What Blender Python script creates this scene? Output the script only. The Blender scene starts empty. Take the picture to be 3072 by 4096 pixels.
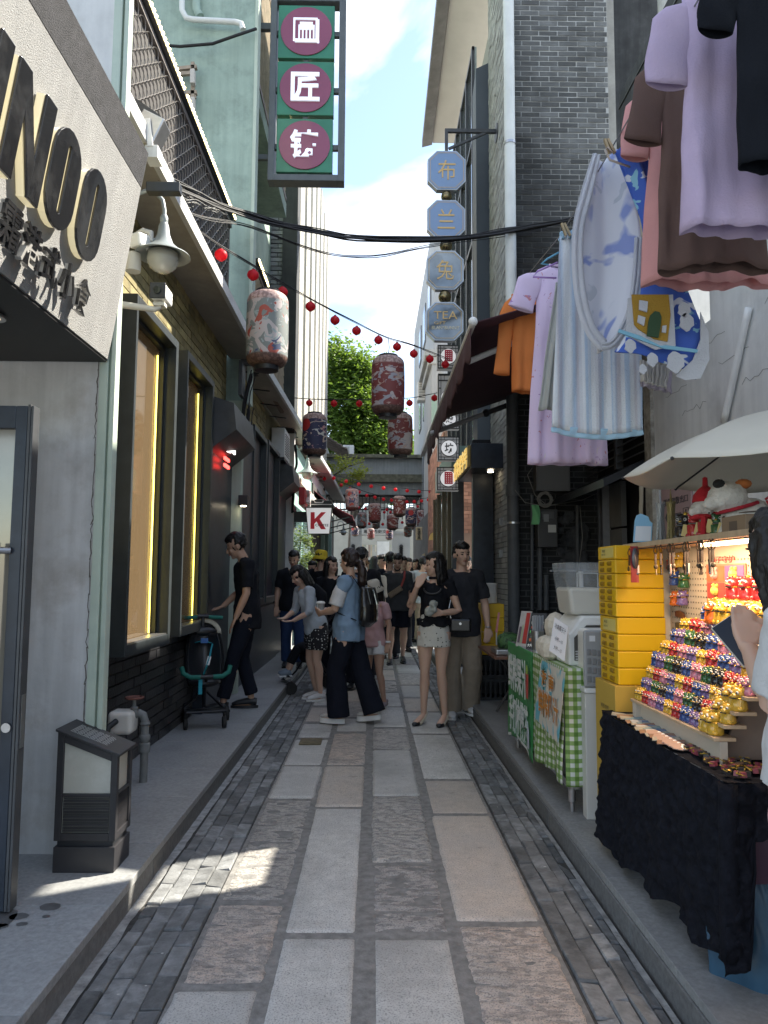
import bpy, bmesh, math, random
from mathutils import Vector, Matrix, noise as mnoise
R = math.radians
sc = bpy.context.scene
col = sc.collection
random.seed(7)

# ---------------- camera ----------------
CH, CF = 1.38, 2950.0            # eye height (m), focal length in photo pixels
cam = bpy.data.objects.new('camera', bpy.data.cameras.new('camera'))
col.objects.link(cam)
cam.data.sensor_fit = 'VERTICAL'
cam.data.sensor_height = 36.0
cam.data.lens = 36.0 * CF / 4096
cam.data.clip_start = 0.05
cam.data.clip_end = 3000
cam.location = (0, 0, CH)
CM = Matrix.Rotation(R(-0.78), 4, 'Z') @ Matrix.Rotation(R(90 + 4.98), 4, 'X') @ Matrix.Rotation(R(0.36), 4, 'Z')
cam.matrix_world = Matrix.Translation((0, 0, CH)) @ CM
sc.camera = cam

# ---------------- sky, sun, exposure ----------------
SUN = Vector((0.62, 0.32, 0.70)).normalized()
world = bpy.data.worlds.new('World')
sc.world = world
world.use_nodes = True
wn, wl = world.node_tree.nodes, world.node_tree.links
wn.clear()
sky = wn.new('ShaderNodeTexSky')
sky.sky_type = 'NISHITA'
sky.sun_disc = False
sky.sun_elevation = math.asin(SUN.z)
sky.sun_rotation = math.atan2(SUN.x, SUN.y)
sky.air_density = 1.0
sky.dust_density = 0.6
sky.ozone_density = 1.5
tc = wn.new('ShaderNodeTexCoord')
mp = wn.new('ShaderNodeMapping'); mp.inputs['Scale'].default_value = (1.0, 1.0, 1.5); mp.inputs['Location'].default_value = (3.1, 0.4, 0.9)
wl.new(tc.outputs['Generated'], mp.inputs['Vector'])
cn = wn.new('ShaderNodeTexNoise'); cn.inputs['Scale'].default_value = 3.4; cn.inputs['Detail'].default_value = 9; cn.inputs['Roughness'].default_value = 0.52; cn.inputs['Distortion'].default_value = 0.35
wl.new(mp.outputs['Vector'], cn.inputs['Vector'])
cr = wn.new('ShaderNodeValToRGB')
cr.color_ramp.elements[0].position = 0.47; cr.color_ramp.elements[0].color = (0.06, 0.06, 0.06, 1)
cr.color_ramp.elements[1].position = 0.67; cr.color_ramp.elements[1].color = (1, 1, 1, 1)
wl.new(cn.outputs['Fac'], cr.inputs['Fac'])
mx = wn.new('ShaderNodeMix'); mx.data_type = 'RGBA'
wl.new(cr.outputs['Color'], mx.inputs['Factor'])
wl.new(sky.outputs['Color'], mx.inputs['A'])
mx.inputs['B'].default_value = (5.2, 5.25, 5.3, 1)
bg = wn.new('ShaderNodeBackground'); bg.inputs['Strength'].default_value = 0.095
wl.new(mx.outputs['Result'], bg.inputs['Color'])
wo = wn.new('ShaderNodeOutputWorld')
wl.new(bg.outputs['Background'], wo.inputs['Surface'])
sun = bpy.data.objects.new('sun', bpy.data.lights.new('sun', 'SUN'))
sun.data.energy = 3.7
sun.data.angle = R(0.5)
sun.data.color = (1.0, 0.93, 0.80)
sun.rotation_euler = (-SUN).to_track_quat('-Z', 'Y').to_euler()
col.objects.link(sun)
sc.view_settings.view_transform = 'Standard'
sc.view_settings.look = 'None'
sc.view_settings.gamma = 1.0
sc.view_settings.use_curve_mapping = False
sc.view_settings.exposure = 2.0
sc.cycles.max_bounces = 8
sc.cycles.diffuse_bounces = 5
sc.cycles.glossy_bounces = 4
sc.cycles.transmission_bounces = 5
sc.cycles.transparent_max_bounces = 10
sc.cycles.caustics_reflective = False
sc.cycles.caustics_refractive = False
sc.cycles.sample_clamp_indirect = 6.0
sc.cycles.use_denoising = True

# ---------------- pixel -> place helpers (photo pixels, 3072 x 4096) ----------------
C3 = CM.to_3x3()
def ray(px, py):
    return C3 @ Vector(((px - 1536) / CF, (2048 - py) / CF, -1.0))
def G(px, py, z=0.0):
    d = ray(px, py); return d * ((z - CH) / d.z) + Vector((0, 0, CH))
def AT(px, py, y):
    d = ray(px, py); return d * (y / d.y) + Vector((0, 0, CH))
def WX(px, py, x):
    d = ray(px, py); return d * (x / d.x) + Vector((0, 0, CH))

# ---------------- mesh builder ----------------
class MB:
    def __init__(s):
        s.v = []; s.f = []; s.m = []
    def add(s, vs, fs, mi=0):
        n = len(s.v); s.v += [Vector(v) for v in vs]
        for f in fs: s.f.append([i + n for i in f]); s.m.append(mi)
        return s
    def box(s, x0, x1, y0, y1, z0, z1, mi=0):
        if x0 > x1: x0, x1 = x1, x0
        if y0 > y1: y0, y1 = y1, y0
        if z0 > z1: z0, z1 = z1, z0
        vs = [(x0,y0,z0),(x1,y0,z0),(x1,y1,z0),(x0,y1,z0),(x0,y0,z1),(x1,y0,z1),(x1,y1,z1),(x0,y1,z1)]
        return s.add(vs, [(3,2,1,0),(4,5,6,7),(0,1,5,4),(1,2,6,5),(2,3,7,6),(3,0,4,7)], mi)
    def hexa(s, p, mi=0):     # 4 bottom (ccw from above), 4 top
        return s.add(p, [(3,2,1,0),(4,5,6,7),(0,1,5,4),(1,2,6,5),(2,3,7,6),(3,0,4,7)], mi)
    def bar(s, a, b, w, h=None, mi=0, up=(0,0,1)):
        a, b = Vector(a), Vector(b); h = h or w
        d = (b - a).normalized(); up = Vector(up)
        if abs(d.dot(up)) > .98: up = Vector((0, 1, 0))
        r = d.cross(up).normalized(); u = r.cross(d)
        q = [(-1,-1),(1,-1),(1,1),(-1,1)]
        vs = [a + r*i*w/2 + u*j*h/2 for i,j in q] + [b + r*i*w/2 + u*j*h/2 for i,j in q]
        return s.add(vs, [(0,1,2,3),(7,6,5,4),(0,4,5,1),(1,5,6,2),(2,6,7,3),(3,7,4,0)], mi)
    def prism(s, poly, o, u, w, n, t, mi=0):   # poly in (u,w) plane at o, thickness t along n
        o, u, w, n = Vector(o), Vector(u), Vector(w), Vector(n)
        k = len(poly)
        vs = [o + u*a + w*b for a,b in poly] + [o + u*a + w*b + n*t for a,b in poly]
        fs = [list(range(k))[::-1], list(range(k, 2*k))] + [(i,(i+1)%k,(i+1)%k+k,i+k) for i in range(k)]
        return s.add(vs, fs, mi)
    def tube(s, pts, r, n=8, caps=True, mi=0, flat=1.0):
        pts = [Vector(p) for p in pts]; k = len(pts)
        rr = r if isinstance(r, (list, tuple)) else [r]*k
        d0 = (pts[1]-pts[0]).normalized()
        up = Vector((0,0,1)) if abs(d0.z) < .9 else Vector((0,1,0))
        x = d0.cross(up).normalized(); vs = []; fs = []
        for i in range(k):
            d = (pts[min(i+1,k-1)] - pts[max(i-1,0)]).normalized()
            x = (x - d*x.dot(d)).normalized(); y = d.cross(x)
            ra = rr[i]; rx, ry = ra if isinstance(ra, (tuple, list)) else (ra, ra*flat)
            for j in range(n):
                a = 2*math.pi*j/n; vs.append(pts[i] + x*math.cos(a)*rx + y*math.sin(a)*ry)
        for i in range(k-1):
            for j in range(n):
                fs.append((i*n+j, i*n+(j+1)%n, (i+1)*n+(j+1)%n, (i+1)*n+j))
        if caps: fs += [list(range(n))[::-1], list(range((k-1)*n, k*n))]
        return s.add(vs, fs, mi)
    def lathe(s, prof, o=(0,0,0), n=24, mi=0, sx=1, sy=1, ax=None, cap=True):
        o = Vector(o); vs = []; fs = []
        q = Vector((0,0,1)).rotation_difference(Vector(ax)) if ax else None
        for r, z in prof:
            for j in range(n):
                a = 2*math.pi*j/n; p = Vector((r*math.cos(a)*sx, r*math.sin(a)*sy, z))
                vs.append(o + (q @ p if q else p))
        k = len(prof)
        for i in range(k-1):
            for j in range(n):
                fs.append((i*n+j, i*n+(j+1)%n, (i+1)*n+(j+1)%n, (i+1)*n+j))
        if cap and prof[0][0] > 1e-6: fs.append(list(range(n))[::-1])
        if cap and prof[-1][0] > 1e-6: fs.append(list(range((k-1)*n, k*n)))
        return s.add(vs, fs, mi)
    def ball(s, c, r, n=12, mi=0, rz=None, ry=None):
        rz = rz or r; k = max(6, n//2 + 1)
        prof = [(max(1e-7, math.sin(math.pi*i/k))*r, -math.cos(math.pi*i/k)*rz) for i in range(k+1)]
        return s.lathe(prof, c, n, mi, 1, (ry or r)/r)
    def grid(s, fn, nu, nv, mi=0, close=False):
        vs = [fn(i/nu, j/nv) for j in range(nv+1) for i in range(nu + (0 if close else 1))]
        w = nu if close else nu+1; fs = []
        for j in range(nv):
            for i in range(nu):
                a = j*w + i; b = j*w + (i+1) % w
                fs.append((a, b, b+w, a+w))
        return s.add(vs, fs, mi)
    def mesh(s, name, mats, off=(0,0,0), smooth=False):
        me = bpy.data.meshes.new(name); off = Vector(off)
        me.from_pydata([tuple(v - off) for v in s.v], [], s.f)
        for m in (mats if isinstance(mats, (list, tuple)) else [mats]): me.materials.append(m)
        if len(me.materials) > 1: me.polygons.foreach_set('material_index', s.m)
        bm = bmesh.new(); bm.from_mesh(me)
        if smooth: bmesh.ops.remove_doubles(bm, verts=bm.verts, dist=1e-5)
        bmesh.ops.recalc_face_normals(bm, faces=bm.faces); bm.to_mesh(me); bm.free()
        if smooth:
            me.polygons.foreach_set('use_smooth', [True]*len(me.polygons))
            if smooth is not True: me.set_sharp_from_angle(angle=R(smooth))
        return me

def org(o):
    v = Vector((0,0,0))
    while o: v += Vector(o.location); o = o.parent
    return v
def put(name, me, parent=None, loc=(0,0,0), rot=None, scale=None):
    o = bpy.data.objects.new(name, me); o.location = loc
    if rot is not None: o.rotation_euler = rot
    if scale is not None: o.scale = scale if isinstance(scale, (tuple, list)) else (scale,)*3
    o.parent = parent; col.objects.link(o); return o
def bevel(o, w, seg=2):
    m = o.modifiers.new('bevel', 'BEVEL'); m.width = w; m.segments = seg; m.limit_method = 'ANGLE'; m.angle_limit = R(40); return o
def obj(name, mb, mat, parent=None, smooth=False, bv=0, seg=2, loc=None):
    """mesh in world coordinates, stored relative to its parent's place (or to its own base)"""
    if parent is None and loc is None:
        xs = [v.x for v in mb.v]; ys = [v.y for v in mb.v]; zs = [v.z for v in mb.v]
        loc = ((min(xs)+max(xs))/2, (min(ys)+max(ys))/2, min(zs))
    if parent is None:
        o = put(name, mb.mesh(name, mat, loc, smooth), None, loc)
    else:
        o = put(name, mb.mesh(name, mat, org(parent), smooth), parent)
    if bv: bevel(o, bv, seg)
    return o
def tag(o, label, cat, group=None):
    o['label'] = label; o['category'] = cat
    if group: o['group'] = group
    return o
def thing(name, label, cat, loc=(0,0,0), group=None, rz=0):
    o = bpy.data.objects.new(name, None); o.empty_display_size = .1
    o.location = loc; o.rotation_euler = (0,0,rz); col.objects.link(o)
    return tag(o, label, cat, group)
def struct(name, mb, mat, parent=None, **k):
    o = obj(name, mb, mat, parent, **k)
    if parent is None: o['kind'] = 'structure'
    return o
def dup(r, loc=None, rz=None, label=None, group=None, parent=None, scale=None):
    c = r.copy(); col.objects.link(c)
    if parent is not None: c.parent = parent
    if loc is not None: c.location = loc
    if rz is not None: c.rotation_euler = (c.rotation_euler[0], c.rotation_euler[1], rz)
    if scale is not None: c.scale = (scale,)*3 if not isinstance(scale, (tuple, list)) else scale
    if label: c['label'] = label
    if group: c['group'] = group
    for ch in list(r.children):
        dup(ch, parent=c)
    return c
_junk = []; _ws = bpy.data.scenes.new('workshop'); _wv = _ws.view_layers[0]
def baked(t):      # evaluated mesh of one loose object, kept away from the big scene for speed
    _ws.collection.objects.link(t); _wv.update()
    me = bpy.data.meshes.new_from_object(t.evaluated_get(_wv.depsgraph))
    _ws.collection.objects.unlink(t); _junk.append(t); return me
ORD = ['first','second','third','fourth','fifth','sixth','seventh','eighth','ninth','tenth','eleventh','twelfth','thirteenth','fourteenth','fifteenth','sixteenth','seventeenth','eighteenth','nineteenth','twentieth','twenty-first','twenty-second','twenty-third','twenty-fourth']
def text(body, name, mat, o, u, w, W, H, parent, depth=.004, stretch=True, bold=0.0, res=2, space=1.0):
    """lettering as raised mesh: o centre, u right, w up, fitted into W x H"""
    u, w = Vector(u).normalized(), Vector(w).normalized(); n = u.cross(w)
    c = bpy.data.curves.new(name, 'FONT'); c.body = body; c.resolution_u = res; c.space_line = .95; c.space_character = space
    c.align_x = 'CENTER'; c.offset = bold
    t = bpy.data.objects.new(name, c); me = baked(t)
    xs = [v.co.x for v in me.vertices]; ys = [v.co.y for v in me.vertices]
    cx, cy = (min(xs)+max(xs))/2, (min(ys)+max(ys))/2; sx = W/max(1e-6, max(xs)-min(xs)); sy = H/max(1e-6, max(ys)-min(ys))
    if not stretch: sx = sy = min(sx, sy)
    base = Vector(o) - (org(parent) if parent else Vector((0,0,0)))
    mb = MB()
    pts = [Vector(((v.co.x-cx)*sx, (v.co.y-cy)*sy, 0)) for v in me.vertices]
    bm = bmesh.new(); vv = [bm.verts.new(base + u*p.x + w*p.y + n*depth) for p in pts]
    for p in me.polygons:
        try: bm.faces.new([vv[i] for i in p.vertices])
        except ValueError: pass
    if depth > .0015:
        ed = [e for e in bm.edges if len(e.link_faces) == 1]
        ret = bmesh.ops.extrude_edge_only(bm, edges=ed)
        for v in [g for g in ret['geom'] if isinstance(g, bmesh.types.BMVert)]: v.co -= n*depth
    bmesh.ops.recalc_face_normals(bm, faces=bm.faces)
    bm.to_mesh(me); bm.free(); me.materials.clear(); me.materials.append(mat)
    return put(name, me, parent)

def fuse(mb, voxel, smooth=3, name='m', disp=0, dscale=8):
    """one continuous surface out of overlapping volumes"""
    me = bpy.data.meshes.new(name); me.from_pydata([tuple(v) for v in mb.v], [], mb.f)
    bm = bmesh.new(); bm.from_mesh(me); bmesh.ops.recalc_face_normals(bm, faces=bm.faces); bm.to_mesh(me); bm.free()
    t = bpy.data.objects.new(name, me)
    m = t.modifiers.new('r', 'REMESH'); m.mode = 'VOXEL'; m.voxel_size = voxel; m.use_smooth_shade = True
    if smooth:
        q = t.modifiers.new('s', 'SMOOTH'); q.iterations = smooth; q.factor = .5
    out = baked(t)
    if disp:
        N = [(v.co.copy(), v.normal.copy()) for v in out.vertices]; fl = []
        for p, q in N: fl += (p + q*((mnoise.noise(Vector((p.x*dscale+3, p.y*dscale+5, p.z*dscale*.55+7))) + .45*mnoise.noise(Vector((p.x*dscale*2.6, p.y*dscale*2.6, p.z*dscale*1.9))))*disp))[:]
        out.vertices.foreach_set('co', fl)
    out.polygons.foreach_set('use_smooth', [True]*len(out.polygons))
    return out

# ---------------- materials ----------------
_m = {}
def nd(nt, t, **k):
    n = nt.nodes.new(t)
    for a, b in k.items(): setattr(n, a, b)
    return n
def M(name, c, r=.6, m=0, n=0, na=.25, b=0, bs=60, rnd=0, stain=None, ss=2.5, st=.5, em=0, ec=None, tr=0, ior=1.45, coat=0, streak=0, spec=.5, al=1, sub=0, vs=(1,1,1), det=6, world=False):
    """n/na grain scale and contrast, b/bs bump, rnd per-piece tint, stain colour patches, streak vertical runs"""
    if name in _m: return _m[name]
    M_ = bpy.data.materials.new(name); M_.use_nodes = True; nt = M_.node_tree; L = nt.links
    p = nt.nodes['Principled BSDF']
    p.inputs['Roughness'].default_value = r; p.inputs['Metallic'].default_value = m
    p.inputs['Specular IOR Level'].default_value = spec
    p.inputs['Coat Weight'].default_value = coat
    p.inputs['Transmission Weight'].default_value = tr; p.inputs['IOR'].default_value = ior
    p.inputs['Alpha'].default_value = al
    if sub: p.inputs['Subsurface Weight'].default_value = sub; p.inputs['Subsurface Scale'].default_value = .02
    c4 = (*c, 1) if len(c) == 3 else c
    p.inputs['Base Color'].default_value = c4
    if em: p.inputs['Emission Color'].default_value = (*(ec or c), 1); p.inputs['Emission Strength'].default_value = em
    src = None
    if n or b or stain or streak or rnd:
        t = nd(nt, 'ShaderNodeTexCoord'); oi = nd(nt, 'ShaderNodeObjectInfo')
        ad = nd(nt, 'ShaderNodeVectorMath', operation='MULTIPLY_ADD')
        L.new(oi.outputs['Random'], ad.inputs[0]); ad.inputs[1].default_value = (7.3, 3.1, 5.7) if rnd else (0,0,0)
        mpv = nd(nt, 'ShaderNodeMapping'); mpv.inputs['Scale'].default_value = vs
        L.new(nd(nt, 'ShaderNodeNewGeometry').outputs['Position'] if world else t.outputs['Object'], mpv.inputs['Vector']); L.new(mpv.outputs['Vector'], ad.inputs[2]); vec = ad.outputs[0]
        val = None
        def nz(scale, detail, vin=None, rough=.6):
            x = nd(nt, 'ShaderNodeTexNoise'); x.inputs['Scale'].default_value = scale; x.inputs['Detail'].default_value = detail
            x.inputs['Roughness'].default_value = rough
            L.new(vin or vec, x.inputs['Vector']); return x.outputs['Fac']
        cur = nd(nt, 'ShaderNodeRGB'); cur.outputs[0].default_value = c4; cur = cur.outputs[0]
        def mult(cur, fac_out, lo, hi):
            mr = nd(nt, 'ShaderNodeMapRange'); mr.inputs['From Min'].default_value = .3; mr.inputs['From Max'].default_value = .7
            mr.inputs['To Min'].default_value = lo; mr.inputs['To Max'].default_value = hi; L.new(fac_out, mr.inputs['Value'])
            vm = nd(nt, 'ShaderNodeVectorMath', operation='SCALE'); L.new(cur, vm.inputs[0]); L.new(mr.outputs[0], vm.inputs['Scale'])
            return vm.outputs[0]
        if n: cur = mult(cur, nz(n, det), 1-na, 1+na)
        if stain:
            mr = nd(nt, 'ShaderNodeMapRange'); mr.inputs['From Min'].default_value = .48; mr.inputs['From Max'].default_value = .68
            L.new(nz(ss, 8, rough=.7), mr.inputs['Value'])
            ml = nd(nt, 'ShaderNodeMath', operation='MULTIPLY'); L.new(mr.outputs[0], ml.inputs[0]); ml.inputs[1].default_value = st
            mi = nd(nt, 'ShaderNodeMix', data_type='RGBA'); L.new(ml.outputs[0], mi.inputs['Factor']); L.new(cur, mi.inputs['A'])
            mi.inputs['B'].default_value = (*stain, 1); cur = mi.outputs['Result']
        if streak:
            mp2 = nd(nt, 'ShaderNodeMapping'); mp2.inputs['Scale'].default_value = (14, 14, .9)
            L.new(vec, mp2.inputs['Vector']); cur = mult(cur, nz(1, 5, mp2.outputs['Vector']), 1-streak, 1+streak*.5)
        if rnd:
            ge = nd(nt, 'ShaderNodeNewGeometry'); a = nd(nt, 'ShaderNodeMath', operation='ADD')
            L.new(oi.outputs['Random'], a.inputs[0]); L.new(ge.outputs['Random Per Island'], a.inputs[1])
            fr = nd(nt, 'ShaderNodeMath', operation='FRACT'); L.new(a.outputs[0], fr.inputs[0])
            mr = nd(nt, 'ShaderNodeMapRange'); mr.inputs['To Min'].default_value = 1-rnd; mr.inputs['To Max'].default_value = 1+rnd
            L.new(fr.outputs[0], mr.inputs['Value'])
            vm = nd(nt, 'ShaderNodeVectorMath', operation='SCALE'); L.new(cur, vm.inputs[0]); L.new(mr.outputs[0], vm.inputs['Scale']); cur = vm.outputs[0]
        L.new(cur, p.inputs['Base Color'])
        if b:
            bu = nd(nt, 'ShaderNodeBump'); bu.inputs['Strength'].default_value = b; bu.inputs['Distance'].default_value = .01
            L.new(nz(bs, 6), bu.inputs['Height']); L.new(bu.outputs['Normal'], p.inputs['Normal'])
    _m[name] = M_
    return M_
def granite(name, c1, c2, dark=.1, rough=0.0):
    """speckled stone with a chiselled face when rough"""
    if name in _m: return _m[name]
    M_ = M(name, c1, .75, n=18, na=.12, rnd=.12); nt = M_.node_tree; L = nt.links; p = nt.nodes['Principled BSDF']
    cur = p.inputs['Base Color'].links[0].from_socket
    vec = [x for x in nt.nodes if x.type == 'VECT_MATH' and x.operation == 'MULTIPLY_ADD'][0].outputs[0]
    def nz(s, d, sc=None):
        v = vec
        if sc: mpp = nd(nt, 'ShaderNodeMapping'); mpp.inputs['Scale'].default_value = sc; L.new(vec, mpp.inputs['Vector']); v = mpp.outputs[0]
        x = nd(nt, 'ShaderNodeTexNoise'); x.inputs['Scale'].default_value = s; x.inputs['Detail'].default_value = d; x.inputs['Roughness'].default_value = .65; L.new(v, x.inputs['Vector']); return x.outputs['Fac']
    def mix(cur, f, lo, hi, col_, amt):
        mr = nd(nt, 'ShaderNodeMapRange'); mr.inputs['From Min'].default_value = lo; mr.inputs['From Max'].default_value = hi; mr.inputs['To Max'].default_value = amt; L.new(f, mr.inputs['Value'])
        mi = nd(nt, 'ShaderNodeMix', data_type='RGBA'); L.new(mr.outputs[0], mi.inputs['Factor']); L.new(cur, mi.inputs['A']); mi.inputs['B'].default_value = (*col_, 1); return mi.outputs['Result']
    cur = mix(cur, nz(3.0, 5), .45, .65, c2, .7)
    f1 = nz(150, 3); cur = mix(cur, f1, .5, .66, (dark,)*3, .8)
    cur = mix(cur, nz(200, 2), .6, .7, (.62,.6,.56), .4); cur = mix(cur, nz(1.7, 8), .50, .66, (.24,.235,.22), .45); cur = mix(cur, nz(11, 6), .62, .70, (.13,.125,.12), .4)
    f2 = nz(19, 8, (1, 1.9, 1))
    if rough: cur = mix(cur, f2, 0.53, .43, (dark*1.1,)*3, .55*rough)
    L.new(cur, p.inputs['Base Color'])
    bu = nd(nt, 'ShaderNodeBump'); bu.inputs['Strength'].default_value = .35; bu.inputs['Distance'].default_value = .004; L.new(f1, bu.inputs['Height'])
    if rough:
        b2 = nd(nt, 'ShaderNodeBump'); b2.inputs['Strength'].default_value = .9*rough; b2.inputs['Distance'].default_value = .05
        L.new(f2, b2.inputs['Height']); L.new(bu.outputs[0], b2.inputs['Normal']); bu = b2
    L.new(bu.outputs[0], p.inputs['Normal'])
    return M_
def setname(m, n): return m

black = M('black_metal', (.018,.02,.024), .4, n=12, na=.2)
navy = M('navy_metal', (.022,.03,.044), .38, n=9, na=.3)
dkgrey = M('dark_grey_metal', (.06,.063,.068), .45, n=9, na=.2)
steel = M('steel', (.45,.45,.46), .3, m=.9, n=20, na=.1)
white = M('white_paint', (.74,.74,.72), .5, n=6, na=.08)
wplastic = M('white_plastic', (.72,.70,.65), .4, n=4, na=.05)
wire_m = M('cable_black', (.015,.015,.016), .6)
grey_pl = M('grey_plaster', (.57,.57,.57), .85, n=2.2, na=.14, b=.35, bs=22, stain=(.36,.33,.30), ss=2.1, st=.75, streak=.16)
white_pl = M('white_plaster', (.70,.70,.68), .8, n=2, na=.1, b=.2, bs=15, stain=(.42,.42,.41), ss=1.6, st=.5, streak=.1)
green_pl = M('green_plaster', (.33,.43,.37), .8, n=2.5, na=.12, b=.2, bs=14, stain=(.18,.24,.21), ss=2.3, st=.65, streak=.15)
pale_green = M('pale_green_paint', (.50,.58,.49), .75, n=3, na=.1, b=.15, bs=18, stain=(.30,.37,.32), ss=3, st=.5, streak=.15)
concrete = M('concrete', (.30,.31,.31), .9, n=5, na=.12, b=.3, bs=40, stain=(.17,.17,.165), ss=1.2, st=.6, streak=.15)
red_m = M('red_paint', (.55,.03,.035), .4)
gold_m = M('gold_print', (.62,.42,.18), .45, m=.3)
# ================= GROUND =================
ground = MB(); ground.box(-60, 60, -8, 160, -.4, -.045)
struct('ground', ground, concrete)
mortar_g = M('joint_mortar', (.22,.215,.205), .95, n=25, na=.3, b=.6, bs=70)
struct('road', MB().box(-1.0, .97, -3, 34, -.044, -.012), mortar_g)
struct('brick_bed', MB().box(-.97, -.66, -3, 33, -.0115, -.0105).box(.70, .95, -3, 33, -.0115, -.0105), M('bed_dirt', (.06,.058,.055), .95, n=30, na=.4))
struct('slab_bed', MB().box(-.659, .699, -3, 33.5, -.0115, -.004), mortar_g)
SH = .12
# granite paving stones
stone_rt = thing('stone_paving', 'granite slab paving four stones wide down the lane', 'paving', (0,3,0)); stone_rt['kind'] = 'structure'; del stone_rt['category']
GM = {'g': granite('granite_grey', (.53,.52,.49), (.45,.44,.42), .17), 'gr': granite('granite_grey_rough', (.66,.62,.57), (.56,.53,.50), .16, 1.0),
      'p': granite('granite_pink', (.54,.47,.40), (.49,.45,.41), .17), 'pr': granite('granite_pink_rough', (.68,.57,.49), (.60,.55,.50), .16, .9),
      'd': granite('granite_dark_rough', (.54,.50,.47), (.47,.45,.43), .12, 1.0)}
cols_ = [(-.646,-.366,[-1.6,-.4,.9,1.7,2.62,3.27,4.73,5.52,6.44,7.12],['g','p','gr','g','pr','gr','g','g','g','p']),
         (-.336,-.052,[-1.8,-.2,1.3,2.98,4.56,5.53,6.68],['g','p','g','g','p','pr','g']),
         (.010,.312,[-1.8,0,1.5,2.98,3.70,4.78,6.03,6.91],['g','g','g','d','gr','g','gr','g']),
         (.346,.695,[-1.8,-.4,1.6,3.08,4.43,5.17,6.63],['p','g','pr','p','p','g','g'])]
def slab_mesh(x0, x1, y0, y1, zt, seed, rough):
    rg = random.Random(seed); nx = 16; ny = max(10, int((y1-y0)*(42 if y0 < 5.5 else 16))); mb = MB()
    ox = rg.random()*50
    def edge(t, k): return mnoise.noise(Vector((t*9+ox, k*3.7, 0)))*.009
    def top(u, v):
        x = x0 + (x1-x0)*u; y = y0 + (y1-y0)*v
        eu = min(u, 1-u)*(x1-x0); ev = min(v, 1-v)*(y1-y0); e = min(eu, ev)
        z = zt - .010*max(0, 1-e/.02)**2
        h = mnoise.noise(Vector((x*9+ox, y*26, 1)))*(.009 if rough else .0012) if e > .01 else 0
        cxx = .006 if (u in (0,1) and v in (0,1)) else 0
        x += (edge(y, u) if u in (0,1) else 0) + (cxx if u == 0 else -cxx if u == 1 else 0)
        y += (edge(x, v+5) if v in (0,1) else 0) + (cxx if v == 0 else -cxx if v == 1 else 0)
        return Vector((x, y, z+h))
    mb.grid(top, nx, ny)
    b = MB().box(x0+.008, x1-.008, y0+.008, y1-.008, -.03, zt-.012)
    ring = [j*(nx+1) for j in range(ny+1)] + [ny*(nx+1)+i for i in range(1, nx+1)] + [j*(nx+1)+nx for j in range(ny-1, -1, -1)] + [i for i in range(nx-1, 0, -1)]
    n0 = len(mb.v); mb.v += [Vector((mb.v[i].x, mb.v[i].y, -.03)) for i in ring]
    for k in range(len(ring)): mb.f.append([ring[k], ring[(k+1)%len(ring)], n0+(k+1)%len(ring), n0+k]); mb.m.append(0)
    return mb
far_slabs = MB(); rg = random.Random(3); sid = 0
for x0, x1, js, ks in cols_:
    js = list(js); ks = list(ks)
    while js[-1] < 33: js.append(js[-1] + rg.uniform(.7, 1.5)); ks.append(rg.choice(['g','g','gr','p','g','d']))
    for i in range(len(js)-1):
        y0, y1 = js[i]+.012, js[i+1]-.012; k = ks[i]; sid += 1
        dx = rg.uniform(-.006, .004)
        if y0 > 16: far_slabs.box(x0+dx, x1+dx, y0, y1, -.03, rg.uniform(-.002, .004)); continue
        mb = slab_mesh(x0+dx-.004, x1+dx+rg.uniform(-.002,.009), y0, y1, rg.uniform(-.003, .006), sid, k in ('gr','pr','d'))
        o = obj('paving_stone', mb, GM[k], stone_rt, smooth=True)
o = obj('far_paving_stones', far_slabs, GM['g'], stone_rt); o['kind'] = 'stuff'
# drain plate let into one stone
obj('drain_plate', MB().box(-.60,-.42,6.17,6.39,.008,.013).box(-.575,-.445,6.21,6.35,.013,.015), M('brass_plate', (.20,.16,.09), .45, m=.6, n=30, na=.3), stone_rt)

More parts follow.
